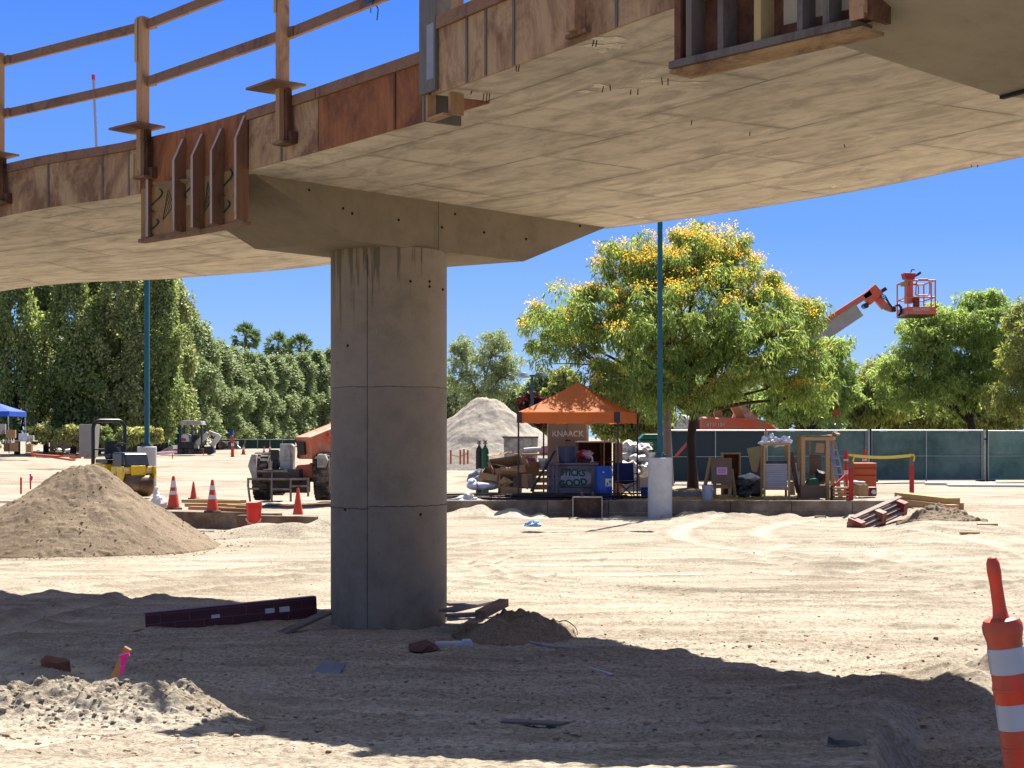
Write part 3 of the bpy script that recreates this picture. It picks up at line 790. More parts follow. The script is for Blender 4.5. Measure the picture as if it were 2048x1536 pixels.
# guard rail
gr = thing('guardrail', 'two-rail timber guardrail on posts along the deck edge', 'guardrail', (q[0][0], q[0][1], 4.9))
for z in (5.985, 5.43):
    pf = [Frame(nearL, px) for px in (-450, -220, 16, 305, 588, 850)]
    for k, (f0, f1) in enumerate(zip(pf, pf[1:])):
        m = MB(); m.bar(f0(-.12, .055+.012*(k%2), z+.008*math.sin(k*2.1+z)), f1(.12, .055+.012*(k%2), z-.008*math.sin(k*1.7+z)), .038, .09); m.build('rail', TIMB, gr, world=True)
for px in (-220, 16, 305, 588):
    fr = Frame(nearL, px)
    m = MB(); fbox(m, fr, -.065, .0, .10, .145, 4.5, 6.06); fbox(m, fr, .001, .05, .075, .165, 4.985, 6.05); m.build('post', TIMP, gr, world=True)
    m = MB(); fbox(m, fr, -.075, -.035, .1455, .16, 5.62, 6.04); m.build('scab_board', TIMC, gr, world=True)
    m = MB(); fbox(m, fr, -.26, .20, .0, .33, 4.96, 4.98); m.build('bracket_board', TIMB, gr, world=True)
    m = MB(); fbox(m, fr, -.02, .05, .05, .098, 4.50, 4.955); fbox(m, fr, .051, .11, .03, .09, 4.48, 4.58); m.build('brace', PLYD, gr, world=True)
    m = MB(); fbox(m, fr, -.09, .09, .03, .17, 4.475, 4.495); m.build('foot_cleat', TIMB, gr, world=True)
fr = Frame(nearL, 300); m = MB(); fbox(m, fr, -.11, -.05, .146, .16, 4.5, 4.72); m.build('scab_board', TIMC, gr, world=True)
fr = Frame(nearL, 10); m = MB(); fbox(m, fr, -.06, .0, .146, .16, 4.42, 4.66); m.build('scab_board', TIMC, gr, world=True)
fr = Frame(nearR, 905); t = thing('stub_post', 'short pale timber post just right of the grey upright board', 'post', fr(.0, -.02, 4.9))
m = MB(); fbox(m, fr, -.04, .05, -.06, -.02, 4.86, 5.4); m.build('upright', TIMP, t, world=True)
m = MB(); fbox(m, fr, .05, .25, -.12, -.10, 4.9, 5.3); m.build('white_sheet', M('white_sheet', c(222, 222, 222), .7, .08), t, world=True)
# thin rod and blue scrap above the deck
p = W(197, 300, 18.2); q_ = W(187, 158, 18.2)
t = thing('marker_rod', 'thin pale rod with pink tip standing on the deck', 'rod', p)
m = MB(); m.tube([p-Vector((0, 0, .5)), q_], .016, 8); m.build('shaft', M('pale_rod', c(150, 150, 165), .4, .1), t, world=True)
m = MB(); d_ = (q_-p).normalized(); m.tube([q_-d_*.01, q_+d_*.05], .022, 8); m.build('tip', M('pink_tip', c(200, 40, 90), .6), t, world=True)
p = W(748, 0, 12.4)
t = thing('blue_rag', 'bright blue rag dangling at the top rail', 'rag', p)
m = MB(); m.blob(p.x-.02, p.y-.16, p.z+.0, .085, .06, .07, 4, .35, 3); m.build('cloth', M('blue_cloth', c(20, 76, 140), .7, .5, 25), t, True, world=True)
m = MB(); m.tube([p+Vector((.0, .06, .0)), p+Vector((.03, .05, -.06)), p+Vector((.02, .05, -.15))], .005, 5); m.tube([p+Vector((-.03, .06, .0)), p+Vector((-.03, .05, -.09))], .004, 5); m.build('string', DARKHOLE, t, world=True)

for o in [o for o in bpy.data.objects if o.type == 'MESH' and o.parent and o.parent.name.split('.')[0] in ('edge_form', 'ribbed_form', 'guardrail')]:
    L0 = o.parent.location
    if o.name.startswith('rail'):     # straight boards: tilt whole ends
        for v in o.data.vertices: v.co.z += zoff(v.co.x+L0.x, v.co.y+L0.y)
        continue
    for v in o.data.vertices: v.co.z += zoff(v.co.x+L0.x, v.co.y+L0.y)
# ================================================================ shared paints
ORANGE = M('orange_plastic', c(222, 58, 20), .5, .16, 11, dirt=c(140, 84, 60), dirt_amt=.36)
CONEO = M('cone_orange', c(226, 74, 38), .55, .15, 7, dirt=c(140, 84, 60), dirt_amt=.25)
WHITEB = M('white_band', c(225, 225, 225), .4, .08, 9, dirt=c(150, 140, 130), dirt_amt=.2)
RUBBER = M('black_rubber', c(40, 38, 36), .8, .3, 10, dirt=c(120, 105, 88), dirt_amt=.35)
BLACK = M('black_paint', c(26, 26, 30), .4, .2, 10, dirt=c(80, 72, 64), dirt_amt=.2)
YELLOW = M('yellow_paint', c(250, 206, 30), .4, .12, 8, dirt=c(150, 120, 60), dirt_amt=.25)
MACHO = M('machine_orange', c(232, 96, 54), .4, .15, 6, dirt=c(170, 130, 105), dirt_amt=.35)
MACHG = M('machine_grey', c(186, 182, 174), .55, .18, 8, dirt=c(120, 100, 84), dirt_amt=.35)
STEEL = M('bare_steel', c(158, 142, 128), .45, .3, 14, metal=.5, dirt=c(110, 80, 60), dirt_amt=.4)
CREAMW = M('cream_paint', c(222, 216, 200), .45, .12, 7, dirt=c(150, 130, 110), dirt_amt=.3)
TEAL = M('teal_paint', c(18, 92, 108), .4, .18, 5)
TEALD = M('teal_screen', c(22, 66, 62), .8, .25, 3)
PEDC = M('pedestal_concrete', c(212, 210, 206), .85, .14, 4, .15, 40, dirt=c(120, 110, 100), dirt_amt=.15)
PLANK = WOOD('new_plank', c(206, 166, 116), 'x', .75, None)
PLANKD = WOOD('old_plank', c(150, 110, 76), 'x', .6, c(90, 60, 44), .3)
CARD = M('cardboard', c(176, 138, 96), .85, .14, 5)
CARDD = M('brown_board', c(132, 104, 84), .85, .16, 4)
WHITES = M('white_sacking', c(226, 224, 222), .8, .12, 8, .3, 12)
BLUEP = M('blue_plastic', c(22, 62, 150), .4, .15, 6, dirt=c(60, 70, 100), dirt_amt=.2)
BLUEF = M('blue_canopy', c(36, 88, 210), .75, .1, 4)
TELO = M('dusty_orange', c(232, 118, 78), .55, .15, 5, dirt=c(206, 170, 146), dirt_amt=.34)
PINK = M('pink_ribbon', c(235, 40, 150), .6, .1, 8)
REDP = M('red_paint', c(196, 44, 40), .6, .2, 8, dirt=c(120, 70, 60), dirt_amt=.25)
KERBC = M('kerb_concrete', c(168, 152, 134), .9, .25, 3, .4, 30, dirt=c(112, 92, 74), dirt_amt=.5)

# ================================================================ shaded foreground
# leaning delineator post close to the viewer
t = thing('delineator_post', 'leaning orange delineator post with loop top and two pale bands at lower right', 'delineator', W(2062, 1640, 4.4))
bt, tp = W(2062, 1640, 4.4), W(1984, 1126, 4.4)
ax = (W(2004, 1250, 4.4)-bt); L = ax.length; q = ax.normalized().to_track_quat('Z', 'Y').to_matrix()
m = MB(); m.lathe([(.054, -.35), (.054, .0), (.0545, .01), (.0535, .14), (.053, .155), (.052, .16), (.0505, L-.20), (.052, L-.195), (.052, L-.17), (.0505, L-.165), (.0495, L-.045), (.053, L-.03), (.0565, L-.015), (.0565, L+.0), (.05, L+.016), (.036, L+.022), (.0, L+.024)], 48, (0, 0, 0), q)
m.build('tube', ORANGE, t, True)
for z0, z1 in ((L-.137, L-.062), (L-.298, L-.222)):
    m = MB(); m.lathe([(.0505, z0), (.0525, z0+.002), (.0515, z1-.002), (.0495, z1)], 48, (0, 0, 0), q); m.build('reflective_band', M('pale_band', c(172, 176, 188), .35, .1, 8), t, True)
m = MB()
pr = [(.044, L+.012), (.034, L+.026), (.029, L+.05), (.027, L+.12), (.030, L+.155), (.028, L+.18), (.018, L+.195), (0, L+.199)]
m.lathe(pr, 32, (0, 0, 0), q, 1, .62); m.build('loop_top', ORANGE, t, True)
for z0 in (L-.36, L-.19):
    m = MB(); m.lathe([(.05, z0), (.0535, z0+.004), (.0535, z0+.012), (.05, z0+.016)], 40, (0, 0, 0), q); m.build('collar', ORANGE, t, True)
# turned-up soil bank at lower left
def berm(x, y):
    yc = 8.75+.12*vnoise(x*1.1, x*0, 3)
    end = 1-sstep(-1.95, -1.35, x)
    q = y-yc
    crest = np.exp(-(np.where(q > 0, q/.26, q/.42))**2)
    h = .235*crest*end*(1+.30*fbm(x*2.2, y*2.2, 11, 3))
    h += end*crest**.5*(.05*lumps(x, y, .085, 5)+.04*lumps(x, y, .045, 15)+.09*np.abs(fbm(x*6, y*6, 25, 4))-.03)
    # cleat marks of a track pressed along the foot
    foot = np.exp(-((q+.47+.05*x)/.16)**2)*end*sstep(-3.6, -3.2, -np.abs(x+2.9)-.0*x+0)*1
    h += .035*np.exp(-((q+.50)/.13)**2)*end*np.clip(np.sin((x+q*1.1)*36)*2, 0, 1)*np.clip(.5+2*vnoise(x*.8, x*0, 8), 0, 1)
    return np.clip(h, 0, 1)
patch('dirt_berm', 'lumpy bank of turned-up soil along the lower left', 'soil bank', -4.0, -1.0, 7.75, 9.5, 480, 300, berm, SAND)
clods('soil_clods', 'clods lying on the soil bank at lower left', 900, lambda rr, n: (-3.9+2.4*rr.random(n), 8.62+.26*rr.normal(size=n)), .004, .022, SAND, 21, berm)
# survey stake with pink ribbon
p = W(228, 1356, 9.4); e = W(256, 1296, 9.3)
t = thing('survey_stake', 'tilted wooden survey stake with pink ribbon behind the soil bank', 'stake', p)
m = MB(); m.bar(p-(e-p)*.8, e, .045, .016, up=(0, 1, 0)); m.build('stake', WOOD('stake_wood', c(176, 140, 100), 'z', .7), t, world=True)
m = MB(); a = W(249, 1313, 9.26)
m.bar(a, W(246, 1330, 9.24), .034, .004, up=(0, 1, 0)); m.bar(W(246, 1330, 9.24), W(242, 1348, 9.24), .026, .004, up=(0, 1, .2)); m.tube([a+Vector((-.03, .0, -.004)), a+Vector((.03, -.0, .012))], .012, 6)
m.build('ribbon', PINK, t, world=True)
# brick-patterned form beside the column
a, b_ = W(292, 1268, 15.6), W(634, 1232, 16.4)
t = thing('patterned_form', 'long red form with brick pattern and small white stickers lying left of the column', 'formwork', a)
BR = None
def brickmat():
    m, nt, b = _nt('brick_pattern'); tc = _n(nt, 'ShaderNodeTexCoord')
    br = _n(nt, 'ShaderNodeTexBrick'); nt.links.new(_map(nt, tc.outputs['Object'], (1, 1, 1), (R(90), 0, 0)), br.inputs['Vector'])
    br.inputs['Scale'].default_value = 1; br.inputs['Brick Width'].default_value = .30; br.inputs['Row Height'].default_value = .095; br.inputs['Mortar Size'].default_value = .004
    br.inputs['Color1'].default_value = c(92, 30, 36); br.inputs['Color2'].default_value = c(78, 26, 34); br.inputs['Mortar'].default_value = c(120, 74, 82)
    nt.links.new(br.outputs[0], b.inputs['Base Color']); b.inputs['Roughness'].default_value = .5; return m
d_ = b_-a; L = Vector((d_.x, d_.y, 0)).length; rz_ = math.degrees(math.atan2(d_.y, d_.x)); t.rotation_euler = (0, -math.asin((b_.z-a.z)/d_.length), R(rz_))
m = MB(); m.box(L/2, 0, .10, L, .03, .2); m.build('face', brickmat(), t)
m = MB(); m.box(L/2, .04, .206, L, .10, .012); m.box(L/2, .04, -.006, L, .10, .012); m.build('flange', M('form_red', c(104, 32, 32), .5, .2, 6), t)
for x_, w_, h_ in ((.72, .09, .035), (1.30, .10, .05), (1.46, .11, .055)): m = MB(); m.box(x_, -.018, .11, w_, .004, h_); m.build('sticker', WHITEB, t)
def plank(name, label, p0, p1, w, h, mat, cat='plank', group=None, twist=0):
    p0, p1 = Vector(p0), Vector(p1); mid = (p0+p1)/2; d = p1-p0
    o = thing(name, label, cat, mid, 0, group)
    o2 = None
    m = MB(); m.bar((-d.length/2, 0, 0), (d.length/2, 0, 0), w, h, twist=twist)
    bpy.data.objects.remove(o)
    o = m.build(name, mat, None, bevel=.003)
    o.location = mid; o.rotation_euler = d.to_track_quat('X', 'Z').to_euler()
    return tag(o, label, cat, group)
plank('plank', 'short plank sticking out at the left end of the red patterned form', W(240, 1272, 15.3), W(320, 1252, 15.8), .09, .04, PLANKD)
plank('plank', 'grey board leaning on the right end of the red patterned form', W(560, 1268, 15.2), W(655, 1225, 15.7), .14, .03, TIMG)
t = thing('wooden_frame', 'small broken timber frame lying on soil just right of the column', 'frame', W(950, 1222, 15.7))
m = MB()
for a_, b2 in (((893, 1222, 15.2), (975, 1204, 16.6)), ((893, 1232, 14.9), (968, 1228, 15.0)), ((893, 1208, 16.4), (985, 1206, 16.6))):
    m.bar(W(*a_), W(*b2), .16, .03)
m.build('board', TIMG, t, world=True)
m = MB(); m.bar(W(960, 1229, 14.9), W(1008, 1205, 15.5), .10, .075); m.build('rail', TIMB, t, world=True)
plank('beam', 'dark timber beam end lying in the sun right of the column', W(1016, 1246, 15.4), W(1095, 1270, 14.9), .08, .10, PLYD, 'beam')
def heap(x, y):
    r_ = np.hypot((x-.02)/.62, (y-15.1)/.75)
    return np.clip(.26*(1-r_), 0, 1)*(1+1.2*fbm(x*4, y*4, 3, 4))+np.where(r_ < 1, .06*lumps(x, y, .08, 9)+.04*lumps(x, y, .04, 19), 0)
patch('dirt_heap', 'low dark heap of soil at the right foot of the column', 'soil heap', -.75, .75, 14.2, 15.95, 110, 110, heap, PILE)
p = on(908, 1296); t = tag(MB().box(0, 0, .035, .34, .10, .05, 4).box(.12, .0, .05, .08, .09, .06, 10).build('scrap_sheet', M('pale_scrap', c(200, 204, 216), .6), bevel=.01), 'pale folded scrap strip on shaded soil in front of the column', 'scrap'); t.location = p
p = on(655, 1345); t = tag(MB().slab([(-.13, -.05), (.10, -.08), (.15, .06), (-.04, .09)], .02, .05).build('concrete_chip', M('grey_chip', c(130, 138, 150), .8), bevel=.006), 'flat pale grey slab fragment lying in shade below the column', 'fragment'); t.location = p; t.rotation_euler = (R(38), 0, 0)
p = on(845, 1306); t = tag(MB().blob(0, 0, .03, .14, .10, .08, 8, .3, 2).build('rock', M('brown_rock', c(104, 70, 60), .9, .3, 8), smooth=True), 'brown rock beside the pale scrap strip in the shade', 'rock'); t.location = p
p = on(112, 1342); t = tag(MB().blob(0, 0, .03, .13, .10, .10, 5, .25, 2).build('rock', M('red_rock', c(130, 84, 62), .9, .3, 8), smooth=True), 'round reddish rock behind the soil bank at far left', 'rock'); t.location = p
p = on(1695, 1497); t = tag(MB().blob(0, 0, .02, .09, .07, .06, 15, .25, 2).build('rock', M('grey_rock', c(134, 122, 108), .9, .3, 8), smooth=True), 'lone grey rock in the deep shade at lower right', 'rock'); t.location = p
p = on(706, 1286); t = tag(MB().tube([(-.06, 0, .015), (0, .02, .03), (.08, -.01, .015), (.19, .01, .015)], .011, 6).build('wire', M('pale_wire', c(200, 200, 205), .5)), 'short pale bent wire lying in shade below the column', 'wire'); t.location = p
p = on(1072, 1282); pts = []
for px, py, up in ((1030, 1284, .02), (1100, 1297, .012), (1190, 1305, .012), (1260, 1307, .012)):
    g_ = on(px, py); pts.append(g_+Vector((0, 0, up+.01)))
t = tag(MB().tube(pts, .011, 6).build('pipe', M('grey_pipe', c(160, 162, 170), .6)), 'thin grey pipe lying along the shadow edge right of the column', 'pipe')
pts = [W(1090, 1276, 14.8)]
for k in range(12):
    a_ = k/11*3.6; g_ = W(1120-22*math.cos(a_)+14*k/11, 1270, 15); pts.append(Vector((g_.x, g_.y+.22*math.sin(a_), Hs(g_.x, g_.y)+.05+.06*math.sin(a_))))
t = tag(MB().tube(pts[1:], .006, 5).build('wire', RUSTY), 'loop of rusty wire beside the dark beam end', 'wire')
for px0, py0, px1, py1, i in ((1170, 1336, 1225, 1352, 0), (1010, 1446, 1130, 1452, 1)):
    plank('board' if i else 'rod', ('flat pale board half buried in shaded ground below centre' if i else 'thin pale rod lying on shaded ground right of centre'), on(px0, py0)+Vector((0, 0, .012)), on(px1, py1)+Vector((0, 0, .012)), .09 if i else .02, .015, TIMG if i else M('pale_wire', c(200, 200, 205)), 'board' if i else 'rod')

# ================================================================ left middle ground
def cone_soil(cx, cy, h, r, seed, amp=.12, ecc=1.0):
    def f(x, y):
        r_ = np.hypot((x-cx)*ecc, y-cy)*(1+.10*vnoise(np.arctan2(y-cy, x-cx)*1.6, r*1.0+0*x, seed))
        z = h*np.clip(1-r_/r, 0, None)
        z = np.where(r_ < r, z-.10*h*np.exp(-(r_/(.10*r))**2), 0)
        a_ = np.arctan2(y-cy, x-cx)
        z = z+np.where(r_ < r, (amp*fbm(x*1.2, y*1.2, seed, 4)*.6+amp*.16*vnoise(a_*9, r_*1.6, seed+3)+.10*np.clip(vnoise(x*2.6, y*2.6, seed+11), 0, 1))*np.clip(z/h*2.2, 0, 1), 0)
        z = z+np.where((r_ < r*1.02), .05*lumps(x, y, .12, seed+5, dens=.5)+.03*lumps(x, y, .06, seed+6), 0)
        return z
    return f
patch('dirt_pile', 'brown cone of loose soil at left in front of the yellow roller', 'dirt pile', -10.6, -4.3, 24.2, 30.2, 360, 320, cone_soil(-7.62, 27.1, 1.58, 2.42, 3, .24), PILE)
# clods lying on the pile itself
rr = np.random.default_rng(4); hf = cone_soil(-7.62, 27.1, 1.58, 2.42, 3, .24); m = MB()
for k in range(900):
    a_ = rr.random()*6.28; r_ = 2.9*math.sqrt(rr.random()); x, y = -7.48+r_*math.cos(a_), 27.1+r_*math.sin(a_)
    z = Hs(x, y)+float(hf(np.array([x]), np.array([y]))[0]); s = .005*(4.5**(rr.random()**2.4)); m.blob(x, y, z+s*.3, s*1.2, s, s*.8, k, .3, 1)
tag(m.build('pile_clods', M('dark_clod', c(146, 124, 102), .95, .4, 20)), 'darker clods lying on the brown soil cone', kind='stuff')
# kerb wall
kw = thing('kerb_wall', 'low concrete kerb wall under the traffic cones', 'kerb wall', W(480, 1050, 32))
for a_, b2 in (((300, 1022, 33.2), (560, 1026, 32.2)), ((478, 1027, 31.6), (632, 1036, 31.0)), ((632, 1036, 31.0), (700, 1044, 31.4))):
    p0, p1 = W(*a_), W(*b2); zt_ = (p0.z+p1.z)/2
    m = MB(); m.bar((p0.x, p0.y, zt_-.25), (p1.x, p1.y, zt_-.25), .22 if a_[0] < 600 else .5, .5); m.build('kerb_section', KERBC, kw, bevel=.01, world=True)
def cone(px, py, d, hpx, label, bands, group='traffic cones on the kerb wall', base=True):
    t = Px('traffic_cone', label, 'traffic cone', px, py, d, random.uniform(-20, 20), group); h = hpx*t.s
    r0, r1 = h*.185, h*.045
    m = MB(); m.lathe([(r0*1.12, .0), (r0, .04), (r1, h-.015), (r1*.6, h)], 28); m.build('cone_body', CONEO, t.o, True)
    if base: m = MB(); m.slab([(-h*.25, -h*.25), (h*.25, -h*.25), (h*.25, h*.25), (-h*.25, h*.25)], -.01, .03); m.build('base', RUBBER, t.o, bevel=.008)
    for a_, b2 in bands:
        f = lambda z: r0+(r1-r0)*(z*h-.04)/(h-.055)+.003
        m = MB(); m.lathe([(f(a_), a_*h), (f(b2), b2*h)], 28); m.v = m.v; o = m.build('reflective_band', WHITEB, t.o, True)
    return t
cone(347, 1018, 32.6, 66, 'orange cone with two white bands beside the white sack', ((.66, .86), (.44, .55)))
cone(425, 1024, 31.9, 65, 'orange cone with white bands and brownish foot before the plank stack', ((.68, .82), (.40, .53)))
cone(387, 998, 37, 35, 'small plain orange cone behind the plank stack', ())
cone(596, 1029, 31.0, 53, 'plain orange cone right of the red bucket', (), base=False)
# lumber by the cones
for k, (x0, y0, x1, y1, d0, d1) in enumerate(((366, 1002, 480, 1004, 34.5, 34.0), (372, 1010, 500, 1011, 33.8, 33.4), (380, 1016, 470, 1018, 33.2, 32.8), (392, 1000, 490, 1003, 34.8, 34.4), (440, 1019, 500, 1021, 32.6, 32.4), (455, 1012, 498, 1014, 33.0, 32.9))):
    lab = ['longest top plank of the stack behind the banded cones', 'second plank from the top of the stack behind the cones', 'plank low in the stack left of the brownish cone', 'rearmost plank of the stack behind the cones', 'short dark plank end right of the brownish cone', 'short pale plank end near the red bucket'][k]
    plank('plank', lab, W(x0, y0, d0), W(x1, y1, d1), .14, .075, [PLANK, PLANK, PLANK, PLANK, PLANKD, PLANK][k], group='planks stacked behind the kerb wall')
# white sack
t = Px('sack', 'slumped white sack left of the banded cones', 'sack', 318, 1018, 33.0)
m = MB(); m.blob(0, 0, .12, .21, .2, .17, 3, .2, 3, flat=0); m.blob(-.06, 0, .28, .07, .07, .15, 6, .2, 2); m.build('bag', WHITES, t.o, True); m = MB(); m.tube([(-.06, 0, .40), (-.05, 0, .47)], [.03, .05], 8); m.build('tied_neck', WHITES, t.o, True)
# red bucket
t = Px('bucket', 'bright red plastic bucket with white handle in front of the kerb wall', 'bucket', 508, 1054, 30.6)
RED = M('red_bucket', c(232, 34, 20), .4, .08, 6)
m = MB(); m.lathe([(.125, 0), (.15, .36), (.158, .36), (.158, .40), (.152, .40), (.152, .43), (.158, .43), (.158, .48), (.145, .48), (.14, .40), (.12, .02), (0, .02)], 32); m.build('pail', RED, t.o, True)
m = MB(); m.tube([(.15*math.cos(a_)*1.02+.01, -.13+.0*a_, .20-.13*math.sin(a_)) for a_ in np.linspace(.2, 3.0, 10)], .009, 6); m.tube([(.0, -.155, .05), (.06, -.165, .06)], .02, 8); m.build('handle', WHITEB, t.o)
# light poles on concrete pedestals
def light_pole(px, py, d, pedw, pedtop, polew, label, ph=6.6):
    t = Px('light_pole', label, 'light pole', px, py, d, 0, 'teal light poles on round concrete pedestals'); s = t.s; r = pedw*s/2; h = t.Z(pedtop)
    m = MB(); m.lathe([(r*1.0, -.3), (r, h-.02), (r-.02, h)], 40); m.build('pedestal', PEDC, t.o, True)
    m = MB(); m.box(0, 0, h+.035, r*1.05, r*1.05, .07); m.box(0, 0, h+.09, polew*s*1.5, polew*s*1.5, .05); m.build('base_cover', TEAL, t.o, bevel=.01)
    m = MB(); m.box(0, 0, h+ph/2, polew*s, polew*s, ph); m.build('pole', TEAL, t.o, bevel=.012)
    m = MB(); m.box(polew*s*.42, -polew*s*.52, h+.35, polew*s*.3, .01, .14); m.build('hand_hole', TEAL, t.o)
    m = MB(); m.bar((-1.0, 0, h+ph-.1), (1.0, 0, h+ph-.1), .08, .08); m.build('arm', TEAL, t.o)
    for sx in (-1, 1):
        m = MB(); m.lathe([(0, .12), (.22, .08), (.27, 0), (0, 0)], 20, (sx*1.1, 0, h+ph-.15)); m.build('lamp_head', TEAL, t.o, True)
    return t
light_pole(294, 985, 49, 38, 893, 9, 'teal light pole on pedestal behind the yellow roller')
light_pole(1320, 1036, 36.6, 48.5, 915, 9.5, 'tall teal light pole on pale pedestal in front of the flowering tree', 7.4)
# yellow roller
t = Px('road_roller', 'small yellow tandem roller with black roll bar behind the soil cone', 'roller', 248, 992, 47, -52); o = t.o
m = MB(); m.box(-.75, 0, .78, 1.0, 1.05, .42); m.box(-.75, 0, .52, .7, .9, .2); m.build('rear_body', YELLOW, o, bevel=.04)
m = MB(); m.box(.55, 0, .80, .85, .95, .22); m.box(.62, 0, .62, .7, .5, .2)
for sy in (-1, 1):
    m.bar((.95, sy*.50, .88), (.95, sy*.50, .40), .12, .05); m.bar((.60, sy*.50, .88), (.75, sy*.5, .42), .12, .05); m.bar((.5, sy*.50, .86), (1.05, sy*.50, .86), .05, .12)
    m.bar((-.95, sy*.53, .72), (-.95, sy*.53, .36), .12, .05)
m.box(1.0, 0, .66, .10, .46, .56)
m.build('front_frame', YELLOW, o, bevel=.015)
for y0_, y1_ in ((.48, .54), (-.54, -.48)): m = MB(); m.prism([(.55, .92), (1.1, .92), (1.16, .70), (1.0, .40), (.8, .36), (.6, .62)], y0_, y1_); m.build('cheek_plate', YELLOW, o, bevel=.015)
DRUM = M('drum_steel', c(150, 122, 100), .4, .3, 8, metal=.6, dirt=c(100, 76, 56), dirt_amt=.5)
for x_ in (.85, -.95):
    m = MB(); m.wheel(x_, 0, .36, .36, .92, 36, 'y'); d_ = m.build('drum', DRUM, o, True)
    for y_ in (-.475, .475): m = MB(); m.wheel(x_, y_, .36, .16, .05, 20, 'y'); m.build('hub', BLACK, d_)
m = MB(); m.box(.42, .0, 1.10, .72, .82, .48); m.prism([(.78, .90), (1.02, .92), (.86, 1.28), (.78, 1.33)], -.38, .38); m.build('hood', M('dark_grey_paint', c(46, 50, 58), .35, .15, 8), o, bevel=.05)
m = MB(); m.box(-.55, 0, 1.06, .9, 1.0, .12); m.build('platform', BLACK, o, bevel=.02)
m = MB(); m.box(-.72, 0, 1.20, .45, .46, .16); m.box(-.95, 0, 1.44, .12, .44, .48); m.build('seat', M('black_vinyl', c(30, 30, 40), .5), o, bevel=.05)
m = MB(); m.bar((-.1, 0, 1.1), (-.22, 0, 1.52), .1, .14); m.build('steering_column', BLACK, o)
rt = Matrix.Rotation(R(-25), 3, 'Y'); m = MB(); m.tube([Vector((-.25, 0, 1.55))+rt @ Vector((.17*math.cos(a_), .17*math.sin(a_), 0)) for a_ in np.linspace(0, 6.28, 20)], .014, 6); m.build('steering_wheel', BLACK, o)
arc = [(-1.12, -.52, .95), (-1.12, -.52, 2.05)]+[(-1.12, -.52+.22*(1-math.cos(a_)), 2.05+.26*math.sin(a_)) for a_ in np.linspace(.2, 1.57, 6)]
arc = arc+[(x_, -y_, z_) for x_, y_, z_ in arc[::-1]]
m = MB(); m.tube(arc, .06, 12); m.tube([(-1.12, -.52, 1.42), (-1.12, .52, 1.42)], .025, 8); m.build('roll_bar', BLACK, o, True)
for y_ in (-.36, .36):
    m = MB(); m.box(.99, y_, .83, .03, .16, .10); m.build('headlight', CREAMW, o, bevel=.008)
m = MB(); m.box(-.75, -.531, .85, .62, .012, .09); m.build('label_strip', CREAMW, o)
text('lettering', 'BOMAG', .085, BLACK, o, (-.75, -.5385, .85), 0)
m = MB(); m.box(-.30, -.531, .62, .24, .02, .10); m.build('tail_light', M('tail_red', c(120, 20, 16), .3), o, bevel=.02)
# concrete block column behind the roller
t = Px('concrete_block', 'tall tapered precast concrete block left of the roller', 'concrete block', 176, 914, 60)
m = MB(); s = t.s; m.add([(-15*s, -.2, 0), (13*s, -.2, 0), (13*s, .5, 0), (-15*s, .5, 0), (-15*s, -.25, t.Z(849)), (17*s, -.25, t.Z(849)), (17*s, .55, t.Z(849)), (-15*s, .55, t.Z(849))], [(0, 3, 2, 1), (4, 5, 6, 7), (0, 1, 5, 4), (1, 2, 6, 5), (2, 3, 7, 6), (3, 0, 4, 7)])
m.build('block', M('block_concrete', c(156, 150, 142), .85, .15, 3, dirt=c(110, 100, 90), dirt_amt=.2), t.o, bevel=.02); m = MB(); m.tube([(-3*s, 0, t.Z(849)), (-3*s, 0, t.Z(841))], .02, 6); m.build('lifting_bar', RUSTY, t.o)
# telescopic handler partly hidden by the column
t = Px('telehandler', 'orange telescopic handler with steel fork frame beside the column', 'telehandler', 585, 998, 42); o = t.o; X_, Z_ = t.X, t.Z
m = MB()
for x_ in (509, 555, 592, 626): m.tube([(X_(x_), -1.0, Z_(956)), (X_(x_), -1.02, Z_(970)), (X_(x_)+(.05 if x_ < 520 else 0), -1.0, Z_(1000 if x_ < 600 else 990))], .03, 8)
m.bar((X_(507), -1.0, Z_(956)), (X_(628), -1.0, Z_(956)), .05, .06); m.bar((X_(524), -.9, Z_(941)), (X_(585), -.9, Z_(941)), .04, .05); m.bar((X_(555), -.98, Z_(976)), (X_(592), -.98, Z_(976)), .05, .05); m.bar((X_(592), -1.0, Z_(970)), (X_(626), -1.0, Z_(970)), .04, .05)
m.bar((X_(555), -.9, Z_(941)), (X_(555), -1, Z_(956)), .04, .04); m.bar((X_(510), -1, Z_(975)), (X_(530), -1, Z_(975)), .04, .05)
m.build('fork_frame', STEEL, o)
m = MB(); m.box(X_(570), -.2, Z_(968), X_(620)-X_(520), .6, .45); m.box(X_(572), .4, Z_(950), 1.0, 2.6, .35); m.build('axle_housing', BLACK, o, bevel=.03)
for x_, lab in ((527, 0), (648, 1)):
    m = MB(); m.wheel(X_(x_), -.1, .62, .62, .42, 36, 'x'); w = m.build('tyre', RUBBER, o, True)
    m = MB()
    for k in range(22):
        a_ = k/22*6.283
        for sx in (-1, 1): m.box(X_(x_)+sx*.10, -.1+.625*math.cos(a_+sx*.07), .62+.625*math.sin(a_+sx*.07), .2, .10, .05, rx=math.degrees(a_)+90)
    m.build('tread', RUBBER, w)
    m = MB(); m.wheel(X_(x_), 2.6, .62, .62, .42, 30, 'x'); m.build('tyre', RUBBER, o, True)
m = MB(); m.prism([(X_(505), Z_(931)), (X_(512), Z_(908)), (X_(520), Z_(908)), (X_(524), Z_(955)), (X_(514), Z_(955))], -.75, .3); m.prism([(X_(641), Z_(934)), (X_(641), Z_(909)), (X_(656), Z_(908)), (X_(662), Z_(920)), (X_(658), Z_(934))], -.75, .3); m.build('fender', MACHG, o, bevel=.015)
